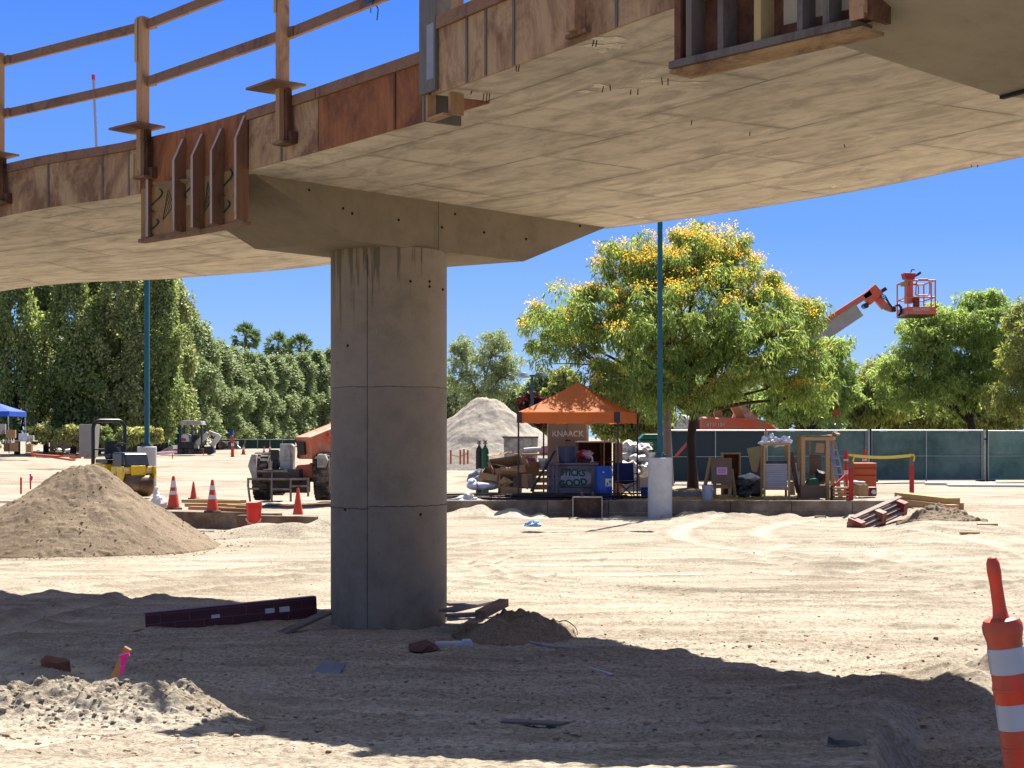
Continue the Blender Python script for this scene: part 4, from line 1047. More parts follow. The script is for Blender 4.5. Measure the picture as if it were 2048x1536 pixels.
m = MB(); m.box(X_(576), -.45, Z_(914), X_(587)-X_(566), .12, Z_(888)-Z_(941)); m.prism([(X_(587), Z_(940)), (X_(587), Z_(887)), (X_(592), Z_(892)), (X_(591), Z_(940))], -.5, -.1); m.build('front_plate', MACHG, o, bevel=.015)
m = MB(); m.box(X_(555), -.4, Z_(910), .22, .2, .30); m.tube([(X_(556), -.4, Z_(917)), (X_(554), -.4, Z_(945))], .08, 10); m.tube([(X_(560), -.45, Z_(920)), (X_(563), -.5, Z_(930)), (X_(560), -.45, Z_(943))], .03, 6); m.build('hydraulic_cylinder', BLACK, o, bevel=.02)
m = MB(); m.box(X_(560), -.42, Z_(905), .12, .1, .14); m.build('work_lamp', CREAMW, o, bevel=.02)
m = MB(); m.bar((X_(612), -.5, Z_(896)), (X_(692), 1.7, Z_(856)), .46, .62); m.build('boom', TELO, o, bevel=.03)
m = MB(); m.bar((X_(607), -.60, Z_(897)), (X_(610), -.5, Z_(896)), .22, .34); m.tube([(X_(590), -.5, Z_(884)), (X_(596), -.6, Z_(880)), (X_(603), -.5, Z_(890)), (X_(600), -.4, Z_(915))], .035, 8); m.build('boom_head', BLACK, o)
m = MB(); m.prism([(X_(590), Z_(955)), (X_(590), Z_(942)), (X_(598), Z_(929)), (X_(628), Z_(929)), (X_(630), Z_(955))], -.3, 1.4); m.build('engine_hood', TELO, o, bevel=.03)
text('lettering', 'JLG', .26, CREAMW, o, (X_(636), -.06, Z_(886)), 62, 90, -14, .003)
m = MB(); m.bar((X_(628), .2, Z_(868)), (X_(630), .2, Z_(958)), .16, .2); m.bar((X_(640), .2, Z_(872)), (X_(637), .2, Z_(920)), .08, .1); m.bar((X_(629), .2, Z_(930)), (X_(628), .0, Z_(960)), .26, .3); m.build('cab_post', TELO, o, bevel=.02)
m = MB(); m.bar((X_(628), .15, Z_(864)), (X_(690), .15, Z_(864)), .08, .07); m.bar((X_(628), .15, Z_(875)), (X_(690), .15, Z_(875)), .08, .07)
for x_ in range(632, 690, 5): m.bar((X_(x_), .15, Z_(864)), (X_(x_), .15, Z_(875)), .035, .04)
m.build('cab_guard', TELO, o)
m = MB(); m.box(X_(665), 1.2, Z_(893), 1.1, 1.6, .85); m.build('cab', CREAMW, o, bevel=.04)
# long low board pile by the telehandler
plank('board', 'long warped brown board on the ground right of the plain cone', W(566, 1012, 33.6), W(662, 1007, 34.8), .35, .04, PLYD)
# mini excavator
t = Px('mini_excavator', 'white and black mini excavator with canopy in the distance', 'excavator', 385, 908, 100); o = t.o; X_, Z_ = t.X, t.Z
for y_ in (-.7, .7):
    m = MB(); m.prism([(X_(350), Z_(903)), (X_(353), Z_(898)), (X_(408), Z_(897)), (X_(412), Z_(902)), (X_(409), Z_(908)), (X_(354), Z_(909))], y_-.18, y_+.18); m.build('track', RUBBER, o, bevel=.04)
m = MB(); m.box(X_(376), 0, Z_(891), X_(395)-X_(362), 1.5, .45); m.build('lower_body', BLACK, o, bevel=.04)
m = MB(); m.prism([(X_(364), Z_(886)), (X_(364), Z_(872)), (X_(370), Z_(867)), (X_(380), Z_(870)), (X_(384), Z_(886))], -.6, .6); m.build('counterweight', CREAMW, o, bevel=.05)
m = MB(); m.box(X_(371), -.61, Z_(879), .3, .012, .16); m.build('stripe', REDP, o)
for x_, y_ in ((365, -.6), (388, -.6), (365, .6), (407, .6), (407, -.6)):
    m = MB(); m.bar((X_(x_), y_, Z_(890)), (X_(x_), y_, Z_(845)), .09, .09); m.build('canopy_post', BLACK, o)
m = MB(); m.prism([(X_(364), Z_(846)), (X_(370), Z_(841)), (X_(406), Z_(842)), (X_(409), Z_(850)), (X_(364), Z_(850))], -.75, .75); m.build('canopy', MACHG, o, bevel=.03)
m = MB(); m.box(X_(392), 0, Z_(878), .5, .5, .5); m.box(X_(386), 0, Z_(868), .12, .5, .6); m.build('seat', BLACK, o, bevel=.05)
m = MB(); m.bar((X_(395), -.3, Z_(888)), (X_(419), -.3, Z_(867)), .24, .34); m.build('boom', CREAMW, o, bevel=.03)
m = MB(); m.bar((X_(419), -.3, Z_(864)), (X_(441), -.3, Z_(872)), .2, .22); m.build('arm', CREAMW, o, bevel=.03)
m = MB(); m.bar((X_(441), -.3, Z_(870)), (X_(425), -.3, Z_(893)), .22, .3); m.build('dipper', CREAMW, o, bevel=.03)
m = MB(); m.prism([(X_(412), Z_(893)), (X_(428), Z_(892)), (X_(432), Z_(905)), (X_(420), Z_(910)), (X_(410), Z_(903))], -.6, .1); m.build('bucket', BLACK, o, bevel=.02)
m = MB(); m.prism([(X_(322), Z_(905)), (X_(350), Z_(890)), (X_(352), Z_(905))], -.8, .8); m.build('dozer_blade', MACHG, o, bevel=.02)
# teal skip and far green screen fence
t = Px('skip_container', 'teal ribbed skip behind the mini excavator', 'skip', 338, 897, 112); s = t.s
m = MB(); w_, h_ = 42*s, 42*s; m.box(0, 1, h_/2, w_, 2, h_); m.build('bin', TEALD, t.o, bevel=.03)
m = MB(); m.box(0, 0, h_, w_+.1, .15, .12); m.box(0, 0, h_*.8, w_+.1, .1, .08)
for k in range(9): m.box(-w_/2+w_*k/8, -.04, h_/2, .1, .1, h_)
m.build('rib', TEAL, t.o)
def screen_fence(px0, px1, ytop, ybot, d, label, mat, step, top=True):
    t = Px('screen_fence', label, 'fence', (px0+px1)/2, ybot, d); n = max(1, round((px1-px0)/step))
    for i in range(n+1):
        x_ = px0+(px1-px0)*i/n; m = MB(); m.tube([(t.X(x_), 0, 0), (t.X(x_), 0, t.Z(ytop)+.03)], .03, 8); m.build('post', MACHG, t.o)
    m = MB(); m.box(0, .04, t.Z(ytop)/2, (px1-px0)*t.s, .02, t.Z(ytop)-.06); m.build('screen', mat, t.o)
    m = MB(); m.tube([(t.X(px0), 0, t.Z(ytop)), (t.X(px1), 0, t.Z(ytop))], .025, 8); m.build('rail', MACHG, t.o); return t
screen_fence(440, 590, 879, 898, 118, 'far teal screened fence under the tree row', TEALD, 24)
screen_fence(100, 345, 880, 905, 112, 'low grey screened fence behind the shrubs at left', M('grey_screen', c(120, 110, 104), .9, .2, 1), 40)
screen_fence(145, 345, 846, 880, 113.5, 'tall dark green fence under the tree row at left', M('green_screen', c(28, 58, 44), .9, .2, 1), 44)
# stakes and far cones
def stake(px, py, d, hpx, wpx, label, mat, group=None, ribbon=None, tape=False):
    t = Px('survey_stake', label, 'stake', px, py, d, random.uniform(-20, 20), group); m = MB(); m.box(0, 0, hpx*t.s/2, wpx*t.s, wpx*t.s*.6, hpx*t.s); m.build('stake', mat, t.o)
    if ribbon: m = MB(); m.box(.02, -.02, hpx*t.s*.72, wpx*t.s*1.8, .03, .12, 0, 0, 10); m.build('ribbon', ribbon, t.o)
    return t
SR = M('stake_red', c(206, 40, 56), .7, .2, 6)
stake(42, 988, 38, 33, 3.2, 'thin red stake at far left, the nearer of a pair', SR)
stake(61, 978, 42, 30, 3.0, 'thin red stake with pink ribbon at far left, the farther of a pair', SR, ribbon=PINK)
t = Px('delineator_post', 'orange delineator post standing right of the mini excavator', 'delineator', 465, 914, 84); m = MB(); m.lathe([(.11, 0), (.09, .1), (.075, 1.0), (.04, 1.15), (0, 1.18)], 14); m.build('tube', CONEO, t.o, True); m = MB(); m.lathe([(.086, .6), (.082, .75)], 14); m.build('reflective_band', WHITEB, t.o, True)
for px, py, lab in ((487, 909, 'distant cone right of the orange delineator post'), (528, 912, 'distant cone left of the telehandler, the nearer one'), (540, 909, 'distant cone just beside the telehandler, half hidden')):
    cone(px, py, 92, 20, lab, ((.5, .75),), 'small cones in the distance')
for px, py, h_, lab in ((345, 918, 20, 'thin orange stake below the mini excavator at left'), (407, 910, 14, 'thin orange stake before the excavator bucket')):
    stake(px, py, 80, h_, 1.6, lab, M('stake_orange', c(214, 96, 60), .7, .2, 6))
t = Px('survey_tripod', 'far survey tripod and blue bag by the fence', 'tripod', 464, 897, 108); m = MB()
for x_ in (457, 471, 464): m.tube([(t.X(x_), 0 if x_ != 464 else .5, 0), (t.X(462), .1, t.Z(866))], .04, 6)
m.build('legs', STEEL, t.o); m = MB(); m.box(t.X(462), .1, t.Z(873)+.25, .3, .3, .35); m.build('instrument', BLUEP, t.o)
t = Px('trailer', 'small white trailer frame by the far fence', 'trailer', 452, 899, 106); m = MB(); m.bar((t.X(440), 0, t.Z(887)), (t.X(476), 0, t.Z(887)), .4, .3); m.bar((t.X(470), 0, t.Z(888)), (t.X(482), -.3, t.Z(897)), .1, .12); m.build('bed', CREAMW, t.o)
for x_ in (446, 466): m = MB(); m.wheel(t.X(x_), -.3, .3, .3, .2, 16, 'y'); m.build('wheel', RUBBER, t.o)
# blue canopy and supply table at far left
t = Px('pop_up_canopy', 'blue pop-up canopy cut by the left edge', 'canopy', -10, 906, 92); X_, Z_ = t.X, t.Z; r_ = X_(33)-X_(-10)
m = MB(); e_ = [(-r_*1.25, -1.3), (r_, -1.3), (r_, 1.9), (-r_*1.25, 1.9)]; zt, ze, zv = Z_(804), Z_(823), Z_(833)
vs = [(x, y, ze) for x, y in e_]+[(x, y, zv) for x, y in e_]+[(-.1, .3, zt)]
m.add(vs, [(0, 1, 8), (1, 2, 8), (2, 3, 8), (3, 0, 8), (0, 4, 5, 1), (1, 5, 6, 2), (2, 6, 7, 3), (3, 7, 4, 0)]); m.build('canopy_top', BLUEF, t.o)
for x, y in e_: m = MB(); m.tube([(x-.03, y+.03, 0), (x-.08, y+.03, zv+.05)], .035, 8); m.build('leg', CREAMW, t.o)
t = Px('folding_table', 'white topped folding table under the blue canopy', 'table', 15, 903, 90); X_, Z_ = t.X, t.Z
m = MB(); m.box(X_(20), 0, Z_(882), X_(72)-X_(-32), .8, .06); m.build('tabletop', CREAMW, t.o, bevel=.01)
for x_ in (-25, 40, 68): m = MB(); m.bar((X_(x_), -.3, 0), (X_(x_), -.3, Z_(883)), .05, .05); m.build('leg', RUBBER, t.o)
def carton(px, py, d, wpx, hpx, label, mat, dep=.4, rz=8, group=None, tilt=0):
    t = Px('carton', label, 'box', px, py, d, rz, group); m = MB(); m.box(0, 0, hpx*t.s/2, wpx*t.s, dep, hpx*t.s); b = m.build('box', mat, t.o, bevel=.006)
    m = MB(); m.box(0, 0, hpx*t.s+.004, wpx*t.s*.14, dep*.99, .006); m.build('tape', M('tan_tape', c(196, 164, 116), .4), t.o)
    if tilt: t.o.rotation_euler = (R(tilt), R(tilt*.6), R(rz))
    return t
g_ = 'cartons and tubs around the table'
carton(22, 876, 89.8, 18, 16, 'orange-brown carton on the table under the blue canopy', CARD, group=g_)
carton(28, 903, 89.5, 15, 18, 'tall carton on the ground beneath the table', CARD, group=g_)
carton(14, 903, 89.6, 10, 17, 'brown carton left of the tall carton beneath the table', CARDD, group=g_)
carton(59, 905, 88.9, 10, 17, 'carton under the right end of the table', CARD, group=g_)
carton(47, 881, 89.8, 17, 14, 'white plastic tub on the table right of the canopy leg', M('white_tub', c(214, 220, 232), .5), group=g_)
carton(62, 881, 89.9, 11, 10, 'small pale carton at the right end of the table', CREAMW, group=g_)
carton(5, 868, 89.9, 12, 20, 'grey cabinet box at the left edge under the canopy', MACHG, group=g_)
# debris strip in front of the shrubs
m = MB(); rr = random.Random(5)
for k in range(70):
    px = rr.uniform(60, 185); py = 904+rr.uniform(-2, 12)+(px-60)*.02; p = on(px, py); L_ = rr.uniform(.2, .9); a_ = rr.uniform(-.5, .5)
    m.box(p.x, p.y, p.z+.06, L_, rr.uniform(.1, .3), rr.uniform(.04, .16), math.degrees(a_))
tag(m.build('debris', M('mixed_debris', c(206, 176, 150), .9, .5, .8, dirt=c(180, 84, 50), dirt_amt=.5)), 'strip of mixed rubble and boards before the shrubs at left', kind='stuff')
for k, (x0, y0, x1, y1, lab) in enumerate(((66, 909, 118, 913, 'orange board in the rubble strip, left one'), (105, 914, 146, 920, 'orange board in the rubble strip, right one'))):
    plank('board', lab, W(x0, y0, 75), W(x1, y1, 73), .25, .08, M('orange_board', c(196, 96, 54), .8, .2, 3), group='orange boards in the rubble')
for k, (px, w_, lab) in enumerate(((80, 16, 'pale sack in the rubble strip near the table'), (115, 18, 'pale sack in the middle of the rubble strip'), (140, 22, 'long pale sack left of the concrete block'))):
    p = on(px, 906); t = tag(MB().blob(0, 0, .14, w_*.5*p.y/F, .3, .22, k, .2, 2, flat=-.02).build('sack', WHITES, smooth=True), lab, 'sack', 'pale sacks in the rubble'); t.location = p
plank('pipe', 'pink pipe lying between the pedestal and the skip', W(314, 907, 76), W(352, 904, 78), .14, .12, M('pink_pipe', c(226, 170, 196), .6), 'pipe')
# ================================================================ raised pad and what stands on it
PADZ = .37
t = thing('kerb', 'long concrete kerb along the front of the raised pad', 'kerb', (3.9, PAD_Y, 0))
xs = np.linspace(-2.1, 9.75, 9)
for a_, b2 in zip(xs, xs[1:]):
    m = MB(); m.box((a_+b2)/2-3.9, .06, .17, b2-a_-.008, .22, .44); m.box((a_+b2)/2-3.9, -.065, -.02, b2-a_-.008, .08, .26); m.build('kerb_stone', KERBC, t, bevel=.015)
def ppx(name, label, cat, px, d, rz=0, group=None):
    """a thing standing on the pad"""
    z = Hs((px-CX)/F*d, d); return Px(name, label, cat, px, CY+(EYE-z)*F/d, d, rz, group)
def pole(name, label, cat, a_, b2, r_, mat, group=None):
    p0, p1 = W(*a_), W(*b2); o = thing(name, label, cat, p0, 0, group); bpy.data.objects.remove(o)
    o = MB().tube([(0, 0, 0), p1-p0], r_, 8).build(name, mat, None, True); o.location = p0; return tag(o, label, cat, group)
# orange pop-up tent
OTENT = None
def canvas(name, col, tr=.25):
    m, nt, b = _nt(name); tc = _n(nt, 'ShaderNodeTexCoord')
    n1 = _noise(nt, tc.outputs['Object'], 2.2, 4); col_ = _ramp(nt, n1, [(.3, scl(col, .85)), (.7, scl(col, 1.1))])
    nt.links.new(col_, b.inputs['Base Color']); b.inputs['Roughness'].default_value = .75
    tr_ = _n(nt, 'ShaderNodeBsdfTranslucent'); nt.links.new(col_, tr_.inputs[0]); ms = _n(nt, 'ShaderNodeMixShader'); ms.inputs[0].default_value = tr
    nt.links.new(b.outputs[0], ms.inputs[1]); nt.links.new(tr_.outputs[0], ms.inputs[2]); nt.links.new(ms.outputs[0], nt.nodes['Material Output'].inputs[0]); return m
OTENT = canvas('orange_canvas', c(244, 138, 66), .45)
t = thing('pop_up_canopy', 'orange pop-up canopy shading the work benches under the flowering tree', 'canopy', (1.7, 39.3, PADZ))
o = t; corners = [(.16, 38.0), (2.63, 38.2), (3.30, 40.5), (.83, 40.4)]; L_ = [(x-1.7, y-39.3) for x, y in corners]
ze, zv, zp = 2.565-PADZ, 2.285-PADZ, 3.34-PADZ
n = 12; V = []; Fq = []
def roofpt(i, u, w):      # u along the eave, w towards the peak
    a_, b2 = L_[i], L_[(i+1)%4]; x = a_[0]+(b2[0]-a_[0])*u; y = a_[1]+(b2[1]-a_[1])*u
    X0, Y0 = x*(1-w), y*(1-w); z = ze+(zp-ze)*(w**1.12)-.05*math.sin(math.pi*w)*math.sin(math.pi*u)
    return (X0, Y0, z)
for i in range(4):
    o_ = len(V)
    for a_ in range(n+1):
        for b2 in range(n+1): V.append(roofpt(i, a_/n, b2/n*.995))
    for a_ in range(n):
        for b2 in range(n): q_ = o_+a_*(n+1)+b2; Fq.append((q_, q_+n+1, q_+n+2, q_+1))
raw_mesh('canopy_top', V, Fq, OTENT, o, True)
for i in range(4):
    V = []; Fq = []; a_, b2 = L_[i], L_[(i+1)%4]; k = 40
    nx_, ny_ = (b2[1]-a_[1]), -(b2[0]-a_[0]); ln = math.hypot(nx_, ny_); nx_, ny_ = nx_/ln, ny_/ln
    for j in range(k+1):
        u = j/k; wv = (.02*math.sin(u*31)+.012*math.sin(u*67))*(1 if i == 1 else .35)
        for z_, q_ in ((ze, 0), ((ze+zv)/2, .6), (zv+.01*math.sin(u*20), 1)): V.append((a_[0]+(b2[0]-a_[0])*u+nx_*(.012+wv*q_), a_[1]+(b2[1]-a_[1])*u+ny_*(.012+wv*q_), z_))
    for j in range(k):
        for r_ in range(2): q_ = j*3+r_; Fq.append((q_, q_+3, q_+4, q_+1))
    raw_mesh('valance', V, Fq, OTENT, o, True)
CGREY = M('corner_patch', c(70, 56, 58), .8)
for i, (x, y) in enumerate(L_):
    m = MB(); m.tube([(x, y, 0), (x, y, ze)], .022, 8); m.box(x, y, .01, .12, .12, .02); m.build('leg', BLACK, o)
    nb = L_[(i+1)%4]; pv = L_[i-1]
    m = MB()
    for q_ in (nb, pv):
        dx, dy = q_[0]-x, q_[1]-y; l_ = math.hypot(dx, dy); m.bar((x*1.025, y*1.025, (ze+zv)/2), (x*1.025+dx/l_*.12, y*1.025+dy/l_*.12, (ze+zv)/2), .012, ze-zv-.01)
    m.build('corner_patch', CGREY, o)
# flowering tree and foliage tools -----------------------------------------
def leafmesh(name, P, D, L, Wd, mat, parent, seed=1, fold=.0):
    """cards: centre P, direction D, length L, width Wd (arrays)"""
    rr = np.random.default_rng(seed); n = len(P)
    D = D/np.maximum(np.linalg.norm(D, axis=1, keepdims=True), 1e-6)
    S = np.cross(D, rr.normal(size=(n, 3))); S /= np.maximum(np.linalg.norm(S, axis=1, keepdims=True), 1e-6)
    L = np.broadcast_to(L, n)[:, None]; Wd = np.broadcast_to(Wd, n)[:, None]
    a = P-D*L*.5; b = P+D*L*.5
    V = np.stack([a, P+S*Wd*.5-D*L*.08, b, P-S*Wd*.5-D*L*.08], 1).reshape(-1, 3)
    return raw_mesh(name, V, np.arange(4*n).reshape(-1, 4), mat, parent)
def clump_points(C, n, rr, flat=.8):
    """C: clumps (k,4): leaves scattered in each, thicker towards its skin"""
    k = len(C); idx = np.repeat(np.arange(k), n)
    v = rr.normal(size=(k*n, 3)); v /= np.linalg.norm(v, axis=1, keepdims=True)
    r = rr.random(k*n)**.45
    P = C[idx, :3]+v*r[:, None]*C[idx, 3:4]*np.array([1, 1, flat])
    return P, v, idx
def lobes_to_clumps(lobes, k, rr, cr, shell=.5):
    """lobes: (x,y,z,rx,ry,rz) -> k clumps biased to the skin"""
    Lb = np.array(lobes, float); w = (Lb[:, 3]*Lb[:, 4]*Lb[:, 5])**.72; w /= w.sum()
    i = rr.choice(len(Lb), k, p=w)
    v = rr.normal(size=(k, 3)); v /= np.linalg.norm(v, axis=1, keepdims=True)
    r = rr.random(k)**shell
    P = Lb[i, :3]+v*r[:, None]*Lb[i, 3:6]
    return np.concatenate([P, (cr[0]+(cr[1]-cr[0])*rr.random(k))[:, None]], 1)
BARK = M('bark', c(92, 74, 60), .95, .35, 9, .6, 30, stretch=(1, 1, .25))
BARKD = M('dark_bark', c(62, 50, 42), .95, .35, 9, .6, 30, stretch=(1, 1, .25))
def limb(m, p0, p1, r0, r1, rr, sag=.12, n=7):
    p0, p1 = Vector(p0), Vector(p1); d = p1-p0; pts = []
    off = Vector((rr.normal(), rr.normal(), abs(rr.normal())))*d.length*sag*.5
    for i in range(n):
        f = i/(n-1); pts.append(p0+d*f+off*math.sin(math.pi*f))
    m.tube(pts, [r0+(r1-r0)*i/(n-1) for i in range(n)], 7, caps=False)
def tree(name, label, lobes, trunk, clumps, cr, per, leafL, leafW, mat, seed=1, droop=.6, flower=None, group=None, bark=None, cat='tree', shell=.5, spread=.5, twigs=60, flat=.8, loc=None):
    """lobes and trunk are world metres; trunk: list of (x,y,z,r)"""
    rr = np.random.default_rng(seed); base = Vector(trunk[0][:3]); B = np.array(base)
    o = thing(name, label, cat, base, 0, group)
    Lb = [(x-B[0], y-B[1], z-B[2], a, b, cc) for x, y, z, a, b, cc in lobes]
    C = lobes_to_clumps(Lb, clumps, rr, cr, shell)
    m = MB(); tr = [Vector(p[:3])-base for p in trunk]; tr[0].z -= .15
    m.tube(tr, [p[3] for p in trunk], 12, caps=False)
    fork = tr[-1]; rf = trunk[-1][3]
    ends = []
    for l in Lb:
        e = Vector(l[:3])*.75+fork*.25; limb(m, fork-Vector((0, 0, .1)), e, rf*.62, rf*.22, rr); ends.append(e)
    for i in rr.choice(len(C), min(twigs, len(C)), replace=False):
        p = Vector(C[i, :3]); e = min(ends, key=lambda q: (q-p).length); limb(m, e, p, rf*.2, rf*.05, rr, .2, 5)
    m.build('trunk', bark or BARK, o, True)
    P, v, idx = clump_points(C, per, rr, flat)
    D = v*spread+np.array([0, 0, -droop])+rr.normal(size=P.shape)*.35
    k = len(P); leafmesh('crown', P, D, leafL*(.7+.6*rr.random(k)), leafW*(.7+.6*rr.random(k)), mat, o, seed+1)
    if flower:
        fm, share, nf, fs = flower
        top = C[:, 2]+rr.normal(size=len(C))*.5+.18*np.hypot(C[:, 0], C[:, 1]); order = np.argsort(-top); pick = order[:int(len(C)*share)]
        extra = rr.choice(order[int(len(C)*share):], int(len(C)*share*.45), replace=False); pick = np.concatenate([pick, extra])
        Cf = C[pick].copy(); Pf = []
        for cc in Cf:
            for s in range(rr.integers(2, 5)):
                q = rr.normal(size=3); q[2] = abs(q[2])*.9+.2; q /= np.linalg.norm(q)
                ctr = cc[:3]+q*cc[3]*np.array([1, 1, .85]); Pf.append(ctr+rr.normal(size=(nf, 3))*np.array([.16, .16, .11])*(fs/.07))
        Pf = np.concatenate(Pf); kf = len(Pf); leafmesh('blossom', Pf, rr.normal(size=(kf, 3)), fs*(.6+.8*rr.random(kf)), fs*.8, fm, o, seed+2)
    return o
TIPU = LEAF('tipu_leaf', [c(58, 76, 40), c(84, 102, 52), c(114, 126, 68), c(144, 148, 92)], .42, .8, gain=1.6)
FLOW = LEAF('tipu_flower', [c(150, 118, 44), c(172, 142, 62), c(186, 164, 98)], .4, 1.5, gain=1.55)
TD = 41.6
def lob(px, py, dy, rx, rz, d=TD, ry=None):
    p = W(px, py, d); s = d/F; return (p.x, p.y+dy, p.z, rx*s, ry if ry else rx*s*.85, rz*s)
tb = W(1386, 968, TD)
tree('flowering_tree', 'broad tree with yellow blossom spreading over the orange canopy',
     [lob(1375, 630, 0, 200, 130), lob(1345, 525, -.3, 110, 62), lob(1440, 515, .4, 95, 52), lob(1395, 478, 0, 50, 26), lob(1255, 545, 0, 80, 56), lob(1232, 497, 0, 34, 20), lob(1165, 635, -.6, 104, 58), lob(1095, 640, .6, 56, 32), lob(1130, 705, -.8, 70, 46), lob(1172, 768, -1.4, 56, 34), lob(1262, 760, -1.8, 90, 50),
      lob(1530, 595, .5, 90, 60), lob(1590, 655, -.3, 80, 60), lob(1630, 710, .3, 58, 56), lob(1575, 765, -.5, 90, 58), lob(1430, 742, -1.4, 120, 44), lob(1335, 795, -1.6, 64, 28), lob(1425, 788, -.6, 70, 24), lob(1490, 765, .2, 80, 28), lob(1618, 618, .4, 44, 18), lob(1500, 690, -1.5, 90, 54), lob(1310, 660, -2.2, 110, 64), lob(1625, 795, .2, 50, 26)],
     [(tb.x, tb.y, tb.z, .17), (tb.x-.02, tb.y, tb.z+.5, .125), (tb.x-.06, tb.y, tb.z+1.2, .115), (tb.x+.05, tb.y+.05, tb.z+2.0, .12)],
     560, (.22, .48), 130, .17, .04, TIPU, 5, .7, (FLOW, .30, 36, .048), bark=M('tree_bark', c(80, 58, 46), .95, .4, 8, .6, 25, stretch=(1, 1, .25)), twigs=170, shell=.36)
p = W(1338, 963, 47)
tree('shade_tree', 'second tree with a pale straight trunk just right of the teal pole', [lob(1330, 790, 0, 80, 46, 47), lob(1290, 740, 0, 70, 60, 47), lob(1380, 740, 0, 80, 60, 47)], [(p.x, p.y, p.z, .15), (p.x-.05, p.y, p.z+1.3, .13), (p.x-.1, p.y, p.z+2.5, .12)], 120, (.3, .5), 110, .18, .045, TIPU, 55, .7, bark=M('pale_trunk', c(150, 132, 122), .95, .35, 6, .5, 30, stretch=(1, 1, .3)), twigs=30)
pole('ribbon', 'red ribbon hanging between the trunk and the fence', 'ribbon', (1352, 912, 43), (1376, 884, 41.8), .035, M('crimson_ribbon', c(190, 34, 70), .6, .2, 9))
# planter ring and fallen petals
p = W(1374, 985, 40.4)
t = thing('planter_ring', 'low round concrete planter ring at the foot of the flowering tree', 'planter', (p.x, p.y, PADZ))
m = MB(); m.lathe([(.72, -.02), (.72, .17), (.60, .17), (.60, .0)], 40); m.build('ring', M('planter_concrete', c(150, 148, 150), .9, .2, 4), t, bevel=.01)
m = MB(); m.lathe([(.0, .22), (.3, .19), (.6, .12)], 24, (.1, .6, 0)); m.lathe([(0, .16), (.61, .12)], 24); m.build('soil', PILE, t, True)
rr = np.random.default_rng(9); n = 4200
x = np.concatenate([rr.normal(4.6, 1.0, n//2), rr.uniform(1.2, 7.6, n//2)]); y = np.concatenate([rr.normal(39.3, .8, n//2), rr.uniform(37.6, 42.5, n//2)])
ok = y > 37.55; x, y = x[ok], y[ok]
Pp = np.stack([x, y, H(x, y)+.014+.012*rr.random(len(x))], -1)
inr = np.hypot(x-p.x, y-p.y) < .6; Pp[inr, 2] = PADZ+.18; inr = (np.hypot(x-p.x, y-p.y) < .76) & ~inr; Pp = Pp[~inr]
Dp = rr.normal(size=Pp.shape)*np.array([1, 1, .12])
V = []; k = len(Pp); th = rr.random(k)*6.28; a_ = np.stack([np.cos(th), np.sin(th), .1*rr.normal(size=k)], -1)*.035; b2 = np.stack([-np.sin(th), np.cos(th), .1*rr.normal(size=k)], -1)*.03
V = np.stack([Pp-a_, Pp-b2, Pp+a_, Pp+b2], 1).reshape(-1, 3)
tag(raw_mesh('petals', V, np.arange(4*k).reshape(-1, 4), FLOW), 'fallen yellow petals on the pad under the flowering tree', kind='stuff')

# ---- things under the canopy
t = ppx('site_cabinet', 'tall brown steel site cabinet with white lettering under the orange canopy', 'cabinet', 1134, 42.0); s = t.s
CABB = M('cabinet_brown', c(150, 122, 102), .5, .08, 2, dirt=c(120, 96, 80), dirt_amt=.15)
m = MB(); m.box(0, .4, 1.05, 76*s, .8, 2.1); m.build('body', CABB, t.o, bevel=.015)
m = MB(); m.box(-.27, -.008, 1.05, 37*s, .014, 1.98); m.box(.27, -.008, 1.05, 37*s, .014, 1.98); m.build('door', CABB, t.o, bevel=.004)
text('lettering', 'KNAACK', .22, CREAMW, t.o, (.02, -.019, t.Z(868)), 0, sx=.95, bold=.006)
m = MB(); m.box(.02, -.018, t.Z(873.5), .36, .004, .022); m.build('underline', M('orange_mark', c(216, 110, 50), .6), t.o); m = MB(); m.box(.02, -.018, t.Z(881), .16, .004, .035); m.build('badge', BLACK, t.o)
m = MB(); m.box(.56, .3, 1.05, .07, .5, 2.1); m.build('side_post', CREAMW, t.o)
t = ppx('site_chest', 'brown open fronted chest with pale lid behind the blue tub', 'chest', 1193, 41.2, 4); s = t.s
m = MB(); w_ = 72*s; h_ = 1.42
m.box(0, .5, h_/2, w_, .03, h_); m.box(-w_/2, .25, h_/2, .03, .5, h_); m.box(.13, .25, h_/2, .03, .5, h_); m.box(0, .25, .9, w_, .5, .03)
m.build('carcass', WOOD('chest_wood', c(112, 66, 46), 'x', .7), t.o)
m = MB(); m.box(.02, .2, h_+.02, w_+.1, .7, .035); m.build('lid', M('pale_pink_sheet', c(226, 200, 188), .7, .1, 3), t.o); m = MB(); m.box(w_/2+.12, .22, h_*.80, .20, .45, h_*.38); m.box(w_/2+.12, .22, h_*.3, .2, .44, h_*.6); m.build('side_panel', CARD, t.o)
m = MB(); m.box(.20, -.03, h_*.55, .03, .03, h_*1.1); m.build('batten', PLANK, t.o)
t = ppx('painted_crate', 'weathered crate with green spray-painted words beneath the blue tub', 'crate', 1145, 39.0, 2); s = t.s
CRATE = WOOD('crate_wood', c(138, 126, 132), 'x', .7, c(92, 80, 92), .4)
m = MB(); h_ = t.Z(930)
for k in range(3): m.box(0, .3, h_*(k+.5)/3, 98*s, .6, h_/3-.012)
m.build('side', CRATE, t.o, bevel=.006)
for x_ in (-.5, -.40, .52): m = MB(); m.box(x_, -.018, h_/2, .08, .03, h_); m.build('batten', CRATE, t.o, bevel=.004)
m = MB(); m.box(0, .28, h_+.03, 104*s, .72, .05); m.build('top_board', CRATE, t.o, bevel=.006)
GSP = M('green_spray', c(18, 82, 66), .7, .3, 12)
